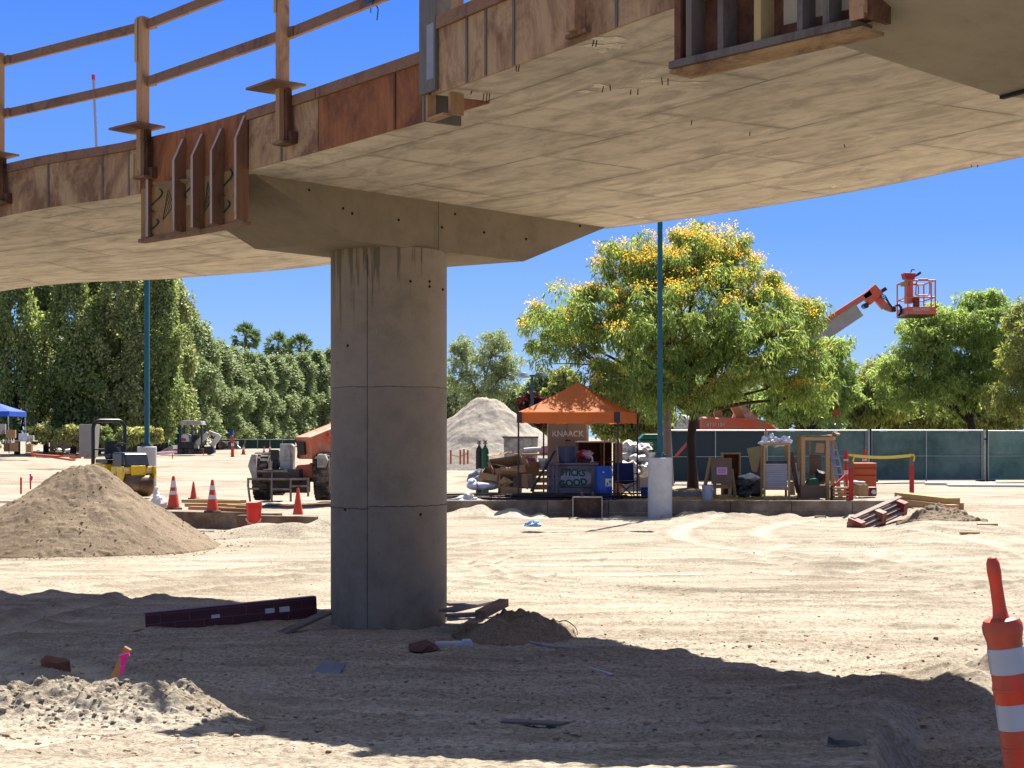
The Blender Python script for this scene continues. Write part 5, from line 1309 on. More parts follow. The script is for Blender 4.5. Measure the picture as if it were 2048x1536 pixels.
m = MB(); m.add([(.25+.36*math.cos(a_)*1.2-.12, -.0065, h_*.62+.20*math.sin(a_)*(1+.1*math.sin(5*a_))) for a_ in np.linspace(0, 6.1, 22)], [tuple(range(22))]); m.build('pale_paint', M('pale_spray', c(160, 166, 178), .8, .2, 5), t.o)
text('lettering', 'STICKS', .235, GSP, t.o, (.0, -.010, h_*.77), 0, ext=.003, ry=3, shear=.12, sx=.86, bold=.010); text('lettering', 'GOOD', .235, GSP, t.o, (.02, -.010, h_*.47), 0, ext=.003, ry=-5, shear=-.1, sx=.98, bold=.010)
t = Px('tub', 'big dark blue tub standing on the painted crate', 'tub', 1134, 925.5, 39.25); s = t.s
m = MB(); m.lathe([(17*s, 0), (20.5*s, 31*s), (21.5*s, 31*s), (21.5*s, 33*s), (20*s, 33*s), (19*s, 28*s), (15*s, 2*s), (0, 2*s)], 36); m.build('shell', M('dark_blue_plastic', c(34, 48, 92), .4, .12, 4), t.o, True)
t = Px('sack', 'red and white printed sack right of the dark blue tub', 'sack', 1168, 918, 39.6); m = MB(); m.blob(0, 0, .11, .20, .16, .13, 2, .22, 3); m.build('bag', M('pale_sack', c(214, 180, 186), .8, .1, 5), t.o, True); m = MB(); m.blob(-.06, -.06, .10, .15, .12, .10, 4, .15, 3); m.build('red_print', REDP, t.o, True)
t = Px('box', 'small box under the red and white sack', 'box', 1168, 926, 39.5); m = MB(); m.box(0, 0, .055, .36, .3, .11); m.build('box', M('maroon_card', c(96, 52, 56), .8), t.o, bevel=.006)
t = Px('clamp', 'white bent bracket standing on the painted crate', 'bracket', 1183, 925, 39.2); m = MB(); m.tube([(-.10, 0, .17), (-.02, 0, .17), (.02, 0, .13), (.02, 0, .02)], .022, 8); m.box(.02, 0, .02, .1, .06, .03); m.build('arm', CREAMW, t.o)
t = ppx('barrel', 'bright blue plastic barrel with a white label', 'barrel', 1207.5, 38.5); r_ = 17*t.s; h_ = t.Z(932)
m = MB(); m.lathe([(r_*.92, 0), (r_, .06), (r_, h_*.30), (r_*1.03, h_*.33), (r_, h_*.36), (r_, h_*.64), (r_*1.03, h_*.67), (r_, h_*.70), (r_, h_*.86), (r_*.9, h_*.96), (r_*.82, h_), (r_*.75, h_-.02), (0, h_-.02)], 36); m.build('drum', M('blue_drum', c(24, 86, 176), .35, .12, 4), t.o, True)
m = MB(); k = 10
vs = [(math.cos(a_)*(r_+.004), math.sin(a_)*(r_+.004), z) for z in (h_*.40, h_*.63) for a_ in np.linspace(R(-82), R(-18), k)]
m.add(vs, [(i, i+1, k+i+1, k+i) for i in range(k-1)]); lb = m.build('label', WHITEB, t.o)
m = MB(); a_ = R(-50); m.blob(math.cos(a_)*(r_+.004), math.sin(a_)*(r_+.004), h_*.54, .035, .012, .03, 3, .3, 2); a_ = R(-70); m.box(math.cos(a_)*(r_+.004), math.sin(a_)*(r_+.004), h_*.47, .03, .012, .07, 20); m.build('label_print', M('olive_ink', c(70, 84, 50), .8), lb)
m = MB(); m.blob(-.02, -r_-.0, h_*.82, .03, .012, .02, 1, .1, 2); m.build('bung', WHITEB, t.o)
# leaning bar, bins and rolls left of the crate
pole('pole', 'dark pole leaning against the left side of the painted crate', 'pole', (1062, 982, 38.4), (1110, 902, 38.9), .03, BLACK)
t = Px('bin', 'white slotted bin left of the painted crate', 'bin', 1086, 940, 39.4)
m = MB(); m.lathe([(.10, 0), (.12, .27), (.13, .27), (.13, .30), (.11, .30), (.09, .02), (0, .02)], 24); m.build('shell', CREAMW, t.o, True)
for k in range(8): m = MB(); a_ = R(-170+k*22); m.box(math.cos(a_)*.112, math.sin(a_)*.112, .14, .012, .012, .18, math.degrees(a_)); m.build('slot', BLACK, t.o)
t = ppx('slatted_crate', 'slatted wooden crate behind the leaning dark pole', 'crate', 1082, 39.9); s = t.s; h_ = t.Z(940)
for k in range(4): m = MB(); m.box(0, 0, h_*(k+.5)/4, 36*s, .03, h_/4-.05); m.build('slat', PLANK, t.o)
for x_ in (-.2, .2): m = MB(); m.box(x_, .05, h_/2, .06, .06, h_); m.build('post', PLANK, t.o)
m = MB(); m.box(0, .25, h_+.01, 38*s, .5, .03); m.build('top', PLANK, t.o)
t = ppx('bench', 'long plank bench carrying pale rolls behind the cartons', 'bench', 1072, 42.5); s = t.s
m = MB(); m.box(0, 0, t.Z(909), 86*s, .6, .05); m.build('top', PLANK, t.o)
for x_ in (-.5, .5): m = MB(); m.box(x_, 0, t.Z(909)/2, .07, .5, t.Z(909)); m.build('leg', PLANK, t.o)
for px0, px1, py, r_, mat, lab in ((1048, 1082, 901, .07, WHITES, 'white roll on the plank bench'), (1078, 1113, 902, .12, M('pink_roll', c(228, 170, 180), .8, .1, 4), 'pale pink roll left of the dark blue tub')):
    p0, p1 = W(px0, py, 42.3), W(px1, py-2, 42.3); o = MB().tube([(0, 0, 0), (p1-p0)*.5+Vector((0, 0, .01)), p1-p0], r_, 14).build('roll', mat, None, True); o.location = p0; tag(o, lab, 'roll', 'rolls on the plank bench')
# gas bottles
for px, d, mat, lab in ((970.5, 41.6, M('green_gas', c(34, 96, 62), .4, .15, 5), 'green gas cylinder standing by the cartons'), (958.5, 41.9, M('dark_gas', c(62, 46, 40), .5, .2, 5), 'dark brown gas cylinder left of the green one')):
    t = ppx('gas_cylinder', lab, 'gas cylinder', px, d, 0, 'gas cylinders'); h_ = t.Z(893); r_ = 7*t.s
    m = MB(); m.lathe([(r_, 0), (r_, h_-.14), (r_*.85, h_-.06), (r_*.4, h_), (r_*.3, h_+.03), (0, h_+.03)], 24); m.build('bottle', mat, t.o, True)
    m = MB(); m.lathe([(.025, h_), (.025, h_+.12), (.05, h_+.13), (.05, h_+.17), (0, h_+.18)], 12); m.box(0, -.03, h_+.09, .12, .04, .04); m.build('valve', STEEL, t.o)
# carton heap
def open_carton(label, px, py, d, w_, dp, h_, rz, tx, ty, mat=CARD):
    t = Px('carton', label, 'box', px, py, d, 0, 'cartons heaped left of the painted crate'); o = t.o
    o.rotation_euler = (R(tx), R(ty), R(rz)); th = .012
    m = MB(); m.box(0, 0, th, w_, dp, th)
    for a_, b2, c_, e_ in ((0, -dp/2, w_, th), (0, dp/2, w_, th), (-w_/2, 0, th, dp), (w_/2, 0, th, dp)): m.box(a_, b2, h_/2, c_, e_, h_)
    m.build('box', mat, o)
    for a_, sx, rx_ in ((-1, w_*.98, 50), (1, w_*.98, -35)):
        m = MB(); m.box(0, a_*(dp/2+.1), h_+.05, sx, dp*.42, .01, 0, a_*-30); m.build('flap', mat, o)
    m = MB(); m.box(w_/2+.08, 0, h_+.03, .2, dp*.95, .01, 0, 0, 35); m.build('flap', mat, o)
    return t
open_carton('big open carton tipped towards the viewer at the top of the heap', 1012, 952, 39.4, .80, .5, .42, 14, 38, -8)
open_carton('lower carton with folded flaps beside the gas cylinders', 985, 963, 39.1, .50, .4, .28, -18, 30, 10)
open_carton('carton on its side at the bottom of the heap', 1018, 973, 38.8, .55, .4, .3, 8, 60, 5)
t = Px('sheet', 'grey-brown cardboard sheet leaning at the right end of the carton heap', 'sheet', 1046, 976, 38.6, 5); m = MB(); s = t.s; m.add([(-20*s, 0, 0), (18*s, 0, -.02), (21*s, .22, 27*s), (-19*s, .2, 25*s), (-20*s, .02, 0), (18*s, .02, -.02), (21*s, .24, 27*s), (-19*s, .22, 25*s)], [(0, 1, 2, 3), (4, 7, 6, 5), (0, 4, 5, 1), (1, 5, 6, 2), (2, 6, 7, 3), (3, 7, 4, 0)]); m.build('sheet', CARDD, t.o)
t = Px('paper_bag', 'crumpled brown paper bag in front of the cartons', 'paper bag', 1012, 974, 38.5); m = MB(); m.blob(0, 0, .11, .15, .13, .12, 9, .32, 3, flat=0); m.build('bag', CARD, t.o)
t = Px('carton', 'small stained carton with red and white clutter on top', 'box', 1059, 948, 39.9, 12, 'cartons heaped left of the painted crate'); m = MB(); m.box(0, 0, .16, .42, .4, .32); m.build('box', CARD, t.o, bevel=.008); m = MB(); m.blob(0, 0, .36, .2, .16, .07, 12, .4, 3); m.build('rag', M('red_rag', c(180, 120, 124), .9, .5, 14), t.o)
t = Px('bundle', 'low bundle wrapped in white sheeting at the left end of the bars', 'bundle', 966, 981, 38.9, 4); s = t.s
m = MB(); m.blob(0, 0, 9*s, 35*s, .3, 9*s, 5, .08, 3, flat=0); m.blob(-22*s, 0, 18*s, 9*s, .14, 7*s, 8, .25, 2); m.build('wrap', M('bundle_white', c(216, 218, 232), .7, .1, 6, .5, 10), t.o, True); m = MB(); m.box(-.16, -.0, 9.6*s, .015, .62, 18*s); m.build('strap', BLUEP, t.o)
t = Px('clutter', 'blue and grey plastic sheeting heaped behind the white bundle', 'sheeting', 962, 966, 39.6); m = MB(); m.blob(0, 0, .16, .30, .25, .20, 6, .35, 3); m.build('sheeting', M('grey_blue_sheet', c(126, 130, 150), .6, .5, 9, .4, 14), t.o, True)
t = Px('plastic_wrap', 'crumpled white plastic wrap on the kerb beside the column', 'plastic', 930, 1004, 37.7); m = MB(); m.blob(0, 0, .05, .40, .1, .08, 4, .4, 3, flat=-.0); m.blob(.1, 0, .12, .12, .08, .08, 7, .45, 3); m.build('film', WHITES, t.o, True)
# steel bars
rr = random.Random(11); m = MB(); m.tube([(-1.6, 0, 0), (-.5, .02, .02), (.6, -.02, .0), (1.6, 0, .015)], .018, 6); b0 = m.build('steel_bar', M('dark_bar', c(46, 42, 44), .6, .4, 10, metal=.3), None, True)
for k in range(26):
    o = b0 if k == 0 else b0.copy()
    if k: COL.objects.link(o)
    x = rr.uniform(-.6, 2.2); y = rr.uniform(37.75, 38.9); o.location = (x, y, PADZ+.03+.02*(k%6)+.02*rr.random()); o.rotation_euler = (R(rr.uniform(0, 360)), R(rr.uniform(-1.2, 1.2)), R(rr.uniform(-13, 13)))
    tag(o, 'long dark steel bar in the tangled heap before the crate and cartons', 'steel bar', 'dark steel bars heaped on the pad')
for k, (x0, x1, y0, y1) in enumerate(((895, 1010, 998, 993), (890, 985, 1001, 999))):
    pole('pipe', ['rust-red pipe on the kerb beside the column, upper one', 'rust-red pipe on the kerb beside the column, lower one'][k], 'pipe', (x0, y0, 37.9), (x1, y1, 37.9), .03, M('rust_red', c(130, 50, 40), .7, .3, 6), 'rust-red pipes')
# excavator bucket at the kerb
t = Px('digger_bucket', 'rusty excavator bucket leaning against the kerb', 'digger bucket', 1175, 1038, 36.7, -3); s = t.s; w_ = 58*s; h_ = 44*s
BKT = M('bucket_steel', c(72, 54, 46), .7, .35, 7, metal=.2, dirt=c(120, 84, 60), dirt_amt=.35)
m = MB(); m.box(0, .10, h_/2, w_-.04, .02, h_); m.box(0, .3, h_-.02, w_-.04, .4, .02); m.build('shell', BKT, t.o)
for sx in (-1, 1):
    m = MB(); m.prism([(0, 0)], 0, 0) if 0 else None
    m.add([(sx*w_/2, 0, 0), (sx*w_/2, .45, h_*.25), (sx*w_/2, .5, h_*.9), (sx*w_/2, 0, h_), (sx*w_/2-sx*.02, 0, 0), (sx*w_/2-sx*.02, .45, h_*.25), (sx*w_/2-sx*.02, .5, h_*.9), (sx*w_/2-sx*.02, 0, h_)], [(0, 1, 2, 3), (7, 6, 5, 4), (0, 4, 5, 1), (1, 5, 6, 2), (2, 6, 7, 3), (3, 7, 4, 0)])
    m.build('side_plate', BKT, t.o)
    m = MB(); m.bar((sx*w_/2, -.015, -.02), (sx*w_/2, -.015, h_), .022, .03); m.build('worn_edge', M('worn_steel', c(190, 180, 172), .4, .2, 9, metal=.4), t.o)
    m = MB(); m.prism([(sx*.13-.035, h_-.03), (sx*.13+.035, h_-.03), (sx*.13+.03, h_+.11), (sx*.13-.03, h_+.11)], .0, .06); m.tube([(sx*.13, -.01, h_+.06), (sx*.13, .07, h_+.06)], .03, 12); m.build('lug', BKT, t.o, bevel=.006)
m = MB(); m.bar((-w_/2, -.01, h_), (w_/2, -.01, h_), .03, .03); m.build('top_edge', M('worn_steel', c(190, 180, 172)), t.o)
p = on(1066, 1053); t = tag(MB().blob(0, 0, .05, .16, .12, .09, 6, .35, 3).build('plastic_scrap', M('pale_blue_plastic', c(150, 190, 226), .4, .3, 12), smooth=True), 'crumpled pale blue plastic on the sandy ground right of the column', 'plastic'); t.location = p
# camp chair
t = ppx('camp_chair', 'folding dark blue camp chair right of the barrel', 'chair', 1248, 39.5, 12); BLUEC = M('navy_fabric', c(24, 34, 84), .85, .12, 5)
m = MB(); m.add([(-.26, 0, .42), (.26, 0, .42), (.26, -.42, .46), (-.26, -.42, .46), (0, -.2, .36)], [(0, 1, 4), (1, 2, 4), (2, 3, 4), (3, 0, 4)]); m.build('seat', BLUEC, t.o)
m = MB(); m.box(0, .05, .68, .54, .02, .46, 0, -10); m.build('backrest', BLUEC, t.o)
m = MB()
for sx in (-1, 1): m.tube([(sx*.27, .02, 0), (sx*.26, .08, .92)], .013, 6); m.tube([(sx*.27, -.42, 0), (-sx*.25, .0, .44)], .011, 6); m.tube([(sx*.28, -.42, 0), (sx*.28, -.4, .62)], .012, 6); m.tube([(sx*.27, 0, 0), (-sx*.25, -.42, .44)], .011, 6)
m.build('frame', BLACK, t.o)
for sx in (-1, 1): m = MB(); m.box(sx*.28, -.18, .63, .07, .48, .02); m.build('armrest', BLUEC, t.o)
# heap of white bags, panel, toilet, blue bucket
rr = random.Random(3); k = 0
for px, py, rx_, d in ((1240, 948, 17, 42.5), (1262, 950, 18, 42.4), (1284, 948, 17, 42.6), (1250, 926, 17, 42.9), (1274, 928, 18, 42.8), (1262, 908, 17, 43.1), (1284, 910, 15, 43.0)):
    t = Px('sack', ['sack at the bottom left of the white pile beside the camp chair', 'sack at the bottom middle of the white pile', 'sack at the bottom right of the white pile near the pedestal', 'sack in the middle layer of the white pile, left', 'sack in the middle layer of the white pile, right', 'topmost left sack of the white pile', 'topmost right sack of the white pile'][k], 'sack', px, py, d, 0, 'white sacks piled behind the camp chair')
    m = MB(); m.blob(0, 0, .15, rx_*t.s*1.05, .3, .2, k+20, .28, 3); m.build('bag', M('bag_white', c(214, 212, 214), .6, .35, 7, .6, 9), t.o, True); k += 1
t = ppx('partition', 'low pale wall panel behind the white sacks', 'panel', 1270, 46); m = MB(); m.box(0, 0, t.Z(886)/2, 66*t.s, .12, t.Z(886)); m.build('panel', M('pale_pinkish', c(206, 186, 170), .8, .12, 3), t.o)
m = MB(); m.box(0, -.02, t.Z(886), 68*t.s, .2, .05); m.build('cap', CREAMW, t.o)
t = ppx('portable_toilet', 'green portable toilet half behind the teal pole', 'toilet', 1312, 48); m = MB(); h_ = t.Z(868); m.box(0, .5, h_*.45, 1.0, 1.0, h_*.9); m.build('cabin', M('toilet_green', c(24, 104, 84), .5, .12, 3), t.o, bevel=.04)
m = MB(); m.prism([(-.52, h_*.9), (-.36, h_), (.36, h_), (.52, h_*.9)], -.02, 1.02); m.build('roof', M('toilet_green', c(24, 104, 84)), t.o, bevel=.03); m = MB(); m.box(-.16, -.01, h_*.8, .16, .02, .05); m.box(-.16, -.01, h_*.72, .16, .02, .04); m.build('vent', CREAMW, t.o)
t = ppx('bucket', 'small dark blue bucket left of the right pedestal', 'bucket', 1291, 39.6); m = MB(); m.lathe([(.11, 0), (.14, .26), (.145, .26), (.145, .28), (.12, .28), (.1, .02), (0, .02)], 24); m.build('pail', BLUEP, t.o, True); m = MB(); m.tube([(-.14, 0, .26), (-.1, -.12, .2), (.1, -.12, .2), (.14, 0, .26)], .006, 6); m.build('handle', STEEL, t.o)
t = Px('pot', 'cream pot of tools on top of the right pedestal', 'pot', 1304, 915.5, 36.5); m = MB(); m.lathe([(.07, 0), (.085, .13), (.075, .13), (.06, .02), (0, .02)], 20); m.build('pot', CREAMW, t.o, True); m = MB(); m.blob(0, 0, .15, .08, .06, .04, 3, .4, 2); m.tube([(0, 0, .1), (.06, 0, .21)], .012, 6); m.tube([(0, 0, .1), (-.07, 0, .19)], .012, 6); m.build('tools', BLACK, t.o)
# right of the planter
t = ppx('bucket', 'pale grey-white bucket right of the planter ring', 'bucket', 1415, 38.5); s = t.s; m = MB(); m.lathe([(9.5*s, 0), (11*s, 27*s), (11.6*s, 27*s), (11.6*s, 29*s), (10*s, 29*s), (9*s, 2*s), (0, 2*s)], 28); m.build('pail', M('pail_white', c(196, 200, 214), .45, .08, 5), t.o, True); m = MB(); m.tube([(-11.6*s, 0, 26*s), (-8*s, -9*s, 18*s), (8*s, -9*s, 18*s), (11.6*s, 0, 26*s)], .006, 6); m.build('handle', STEEL, t.o)
t = ppx('a_frame_board', 'brown board propped on a timber frame with a pink note', 'board', 1443, 38.9, -4); s = t.s; X_, Z_ = t.X, t.Z
m = MB(); m.add([(X_(1423), 0, Z_(968)), (X_(1464), 0, Z_(968)), (X_(1464), .06, Z_(916)), (X_(1423), .06, Z_(916)), (X_(1423), .03, Z_(968)), (X_(1464), .03, Z_(968)), (X_(1464), .09, Z_(916)), (X_(1423), .09, Z_(916))], [(0, 1, 2, 3), (4, 7, 6, 5), (0, 4, 5, 1), (1, 5, 6, 2), (2, 6, 7, 3), (3, 7, 4, 0)]); m.build('panel', CARDD, t.o)
m = MB(); m.box(X_(1444), .018, Z_(942), 21*s, .004, 15*s, 0, -3.4); nt_ = m.build('note', M('pink_note', c(226, 176, 214), .7, .05), t.o)
m = MB()
for k in range(3): m.box(X_(1444), .014, Z_(938+k*3.2), 15*s, .003, 1.0*s, 0, -3.4)
m.build('note_writing', M('note_ink', c(150, 80, 140), .7), nt_)
m = MB(); m.bar((X_(1422), .1, Z_(916)), (X_(1407), .35, 0), .05, .09); m.bar((X_(1430), .1, 0), (X_(1430), .1, Z_(968)), .08, .05); m.bar((X_(1460), .1, 0), (X_(1460), .1, Z_(968)), .08, .05); m.bar((X_(1426), .1, Z_(973)), (X_(1464), .1, Z_(973)), .05, .1); m.bar((X_(1426), .1, .05), (X_(1464), .1, .05), .05, .1); m.bar((X_(1464), .1, Z_(940)), (X_(1473), .4, 0), .05, .12); m.build('timber_frame', PLANK, t.o)
t = ppx('open_crate', 'open-fronted plywood crate behind the board with the pink note', 'crate', 1464, 39.8, -3); X_, Z_ = t.X, t.Z
m = MB()
for x_ in (1446, 1480): m.box(X_(x_), .2, Z_(905)/2, .04, .45, Z_(905))
m.box(0, .2, Z_(907), 36*t.s, .45, .04); m.build('frame', PLANK, t.o); m = MB(); m.box(0, .42, Z_(905)/2, 34*t.s, .02, Z_(905)-.05); m.build('back', PLYR, t.o)
t = ppx('scrap_heap', 'heap of dark motor parts and pale rags behind the slatted rack', 'scrap', 1500, 39.6); m = MB(); m.blob(0, 0, .25, .34, .3, .22, 5, .35, 3); m.box(-.1, -.2, .36, .5, .1, .05, 8); m.tube([(-.3, -.2, .1), (.3, -.25, .16)], .06, 10); m.wheel(.1, -.25, .22, .13, .1, 18, 'y'); m.build('motor_parts', M('oily_metal', c(84, 78, 74), .5, .4, 9, metal=.3), t.o, True)
m = MB(); m.blob(.0, 0, .5, .26, .2, .12, 8, .35, 3); m.build('rags', WHITES, t.o, True)
t = ppx('leaning_board', 'cream board leaning beside the rack of grey sheets', 'board', 1512, 40.2); X_, Z_ = t.X, t.Z; m = MB(); m.add([(X_(1504), 0, Z_(942)), (X_(1514), 0, Z_(945)), (X_(1527), .1, Z_(891)), (X_(1495), .1, Z_(897)), (X_(1504), .03, Z_(942)), (X_(1514), .03, Z_(945)), (X_(1527), .13, Z_(891)), (X_(1495), .13, Z_(897))], [(0, 1, 2, 3), (4, 7, 6, 5), (0, 4, 5, 1), (1, 5, 6, 2), (2, 6, 7, 3), (3, 7, 4, 0)]); m.build('board', TIMC, t.o); m = MB(); m.bar((X_(1518), .08, 0), (X_(1520), .1, Z_(905)), .22, .02, up=(0, 1, 0)); m.build('backing', CARDD, t.o)
# rack of grey sheets
t = ppx('sheet_rack', 'timber rack holding a stack of pale grey sheets', 'rack', 1553, 38.4, -2); X_, Z_ = t.X, t.Z; s = t.s
m = MB()
for x_ in (1529, 1578):
    for y_ in (0, .55): m.box(X_(x_), y_, Z_(886)/2, .055, .06, Z_(886))
m.box(0, 0, Z_(888), 52*s, .05, .06); m.box(0, .55, Z_(888), 52*s, .05, .06); m.box(0, 0, .05, 52*s, .05, .09); m.box(0, .27, Z_(976), 46*s, .6, .05); m.box(0, -.005, Z_(978), 46*s, .045, .05); m.build('frame', PLANK, t.o, bevel=.004)
m = MB()
for k in range(13): m.box((k%3-1)*.006, .26+.01*(k%2), Z_(975)+.012+k*(Z_(928)-Z_(975))/13+.02, 44*s, .5, (Z_(928)-Z_(975))/13-.008)
m.build('sheets', M('grey_foam', c(176, 178, 188), .8, .12, 4), t.o); m = MB(); m.box(0, .27, Z_(926), 43*s, .45, .10); m.build('black_foam', BLACK, t.o)
t = Px('film', 'crumpled bright white film on top of the sheet rack', 'film', 1551, 889, 38.6); m = MB()
for k, x_ in enumerate((-.26, -.08, .1, .27)): m.blob(x_, .1, .06+.04*(k%2), .14, .16, .11, k+3, .5, 3)
m.build('film', M('bright_film', c(238, 240, 244), .5, .05), t.o, False)
plank('board', 'dark plank leaning on the right side of the sheet rack', W(1596, 986, 38.6), W(1582, 904, 38.8), .12, .03, PLYD)
plank('board', 'white offcut leaning between the rack and the timber stall', W(1592, 970, 39.2), W(1594, 926, 39.5), .18, .02, WHITEB)
plank('board', 'tan board offcut at the foot of the sheet rack', W(1585, 990, 38.5), W(1583, 963, 38.6), .14, .02, CARD)
# timber stall with ladder
t = ppx('timber_stall', 'open pale timber stall frame with clutter on its roof', 'stall', 1640, 38.5, 0); X_, Z_ = t.X, t.Z
m = MB()
for x_, y_ in ((1606, 0), (1655, 0), (1612, .9), (1680, .9)): m.box(X_(x_), y_, Z_(880)/2, .10, .09, Z_(880))
m.build('posts', PLANK, t.o, bevel=.004)
m = MB(); m.box(X_(1631), 0, Z_(880)+.03, X_(1660)-X_(1602), .1, .08); m.box(X_(1645), .9, Z_(880)+.03, X_(1684)-X_(1608), .1, .08); m.bar((X_(1606), 0, Z_(880)+.07), (X_(1612), .9, Z_(880)+.07), .08, .06); m.bar((X_(1657), 0, Z_(876)), (X_(1682), .9, Z_(874)), .1, .14); m.build('roof_beam', PLANK, t.o)
m = MB(); m.box(X_(1641), .45, Z_(880)+.1, X_(1680)-X_(1604), .95, .02); m.build('roof', PLYT, t.o)
m = MB(); m.box(X_(1644), .85, Z_(940), .3, .02, .75); m.build('back_board', CARDD, t.o); m = MB(); m.bar((X_(1617), .85, 0), (X_(1616), .88, Z_(884)), .06, .04); m.bar((X_(1634), .85, 0), (X_(1634), .88, Z_(884)), .05, .04); m.build('stud', PLANK, t.o)
m = MB(); m.box(X_(1639), -.06, Z_(896), 17*t.s, .006, 19*t.s, 0, 0, 3); m.build('paper', CARD, t.o)
m = MB(); m.box(X_(1625), -.08, Z_(983), 50*t.s, .03, 26*t.s); m.build('skirt_board', CARDD, t.o)
t2 = Px('roof_clutter', 'offcuts and a dark bag on the roof of the timber stall', 'offcuts', 1655, 876, 38.8); m = MB(); m.bar((-.35, 0, .03), (.15, .1, .07), .08, .03); m.bar((-.1, .2, .05), (.25, .1, .12), .07, .03); m.blob(.22, .1, .10, .12, .1, .07, 4, .3, 2); m.build('offcuts', M('mixed_offcut', c(160, 140, 124), .8, .6, 6), t2.o)
t2 = ppx('green_machine', 'green garden machine inside the timber stall', 'machine', 1626, 38.9); m = MB(); m.prism([(-.16, t2.Z(972)), (.16, t2.Z(972)), (.12, t2.Z(956)), (-.10, t2.Z(958))], 0, .3); m.bar((-.20, .1, t2.Z(950)), (.18, .1, t2.Z(972)), .06, .05); m.bar((-.2, .1, t2.Z(944)), (.14, .1, t2.Z(962)), .04, .05); m.build('housing', M('machine_green', c(70, 120, 84), .5, .2, 7), t2.o, bevel=.01); m = MB(); m.blob(.22, .2, t2.Z(955), .18, .15, .2, 5, .2, 2); m.box(0, .2, t2.Z(985), .4, .3, .2); m.build('bag', BLACK, t2.o, True)
t2 = ppx('step_ladder', 'grey aluminium ladder leaning on the right of the timber stall', 'ladder', 1684, 38.6)
X_, Z_ = t2.X, t2.Z; m = MB(); m.bar((X_(1681), -.05, 0), (X_(1664), .3, Z_(884)), .10, .05, up=(0, 1, 0)); m.bar((X_(1696), -.05, 0), (X_(1676), .3, Z_(884)), .03, .05, up=(0, 1, 0)); m.build('rail', M('aluminium', c(168, 166, 170), .35, .12, 8, metal=.5), t2.o)
m = MB()
for k in range(1, 7): f = k/7; m.bar((X_(1681-17*f), -.05+.35*f, Z_(884)*f), (X_(1696-20*f), -.05+.35*f, Z_(884)*f), .05, .03)
m.build('rung', M('aluminium', c(168, 166, 170)), t2.o)
plank('bar', 'red bar slanting across the foot of the ladder', W(1661, 978, 38.3), W(1691, 950, 38.5), .05, .05, REDP, 'bar')
t2 = ppx('slat_stack', 'stack of pale slats at the foot of the ladder', 'slats', 1681, 38.2); 
for k in range(4): m = MB(); m.box(0, 0, .05+k*.085, 36*t2.s, .35, .05); m.build('slat', PLANK, t2.o)
m = MB()
for sx in (-1, 1): m.box(sx*.2, .02, .17, .05, .3, .34)
m.build('spacer', PLYD, t2.o)
# safety posts, gang box, cartons
for px, d, lab in ((1692, 42, 'orange delineator left of the second, behind the orange chest'), (1729, 42.3, 'orange delineator close to the fence post, behind the orange chest')):
    t = ppx('delineator_post', lab, 'delineator', px, d, 0, 'orange delineators behind the orange chest'); h_ = t.Z(900); m = MB(); m.lathe([(.13, 0), (.12, .04), (.06, .06), (.058, h_-.25), (.07, h_-.24), (.065, h_-.2), (.045, h_-.15), (.055, h_-.08), (.03, h_), (0, h_)], 20); m.build('tube', ORANGE, t.o, True)
    for z in (.45, .75): m = MB(); m.lathe([(.061, z*h_), (.061, z*h_+.11)], 20); m.build('reflective_band', WHITEB, t.o, True)
t = ppx('tool_chest', 'orange steel tool chest by the fence', 'tool chest', 1730, 41, -3); s = t.s; h_ = t.Z(926); CHO = M('chest_orange', c(206, 92, 34), .5, .12, 4, dirt=c(150, 80, 44), dirt_amt=.2)
m = MB(); m.box(0, .35, h_*.56, 45*s, .7, h_*.80); m.build('body', CHO, t.o, bevel=.01); m = MB(); m.box(0, .35, h_*.965, 46*s, .73, .06); m.build('lid', CHO, t.o, bevel=.01); m = MB(); m.box(0, -.008, h_*.62, 44*s, .02, .02); m.box(0, -.008, h_*.84, 44*s, .02, .015); m.build('seam', M('chest_dark', c(120, 48, 20), .6), t.o)
m = MB()
for sx in (-1, 1): m.box(sx*.24, .1, h_*.08, .1, .2, h_*.17); m.box(sx*.24, .6, h_*.08, .1, .2, h_*.17)
m.build('skid', CHO, t.o)
t = ppx('pump', 'small red and white pump at the corner of the orange tool chest', 'pump', 1740, 39.8); m = MB(); m.box(0, 0, .15, .3, .25, .24); m.build('body', M('dark_red', c(120, 26, 22), .5, .3, 8), t.o, bevel=.03); m = MB(); m.blob(-.1, -.13, .24, .04, .03, .06, 2, .1, 2); m.blob(.06, -.14, .14, .07, .03, .06, 3, .2, 2); m.build('fittings', WHITEB, t.o, True)
t = carton(1720, 991, 39.6, 22, 22, 'brown and white carton in front of the orange tool chest', CARD, .35, 18)
t = Px('crumpled_paper', 'crumpled white paper on the carton by the tool chest', 'paper', 1718, 969, 39.7); m = MB(); m.blob(0, 0, .04, .2, .12, .06, 5, .4, 2); m.build('paper', WHITES, t.o)
p = on(1713, 998); t = tag(MB().blob(0, 0, .03, .06, .05, .05, 5, .35, 2).build('cup', WHITEB, smooth=True), 'crushed white cup at the foot of the left red post', 'cup'); t.location = p
ps = []
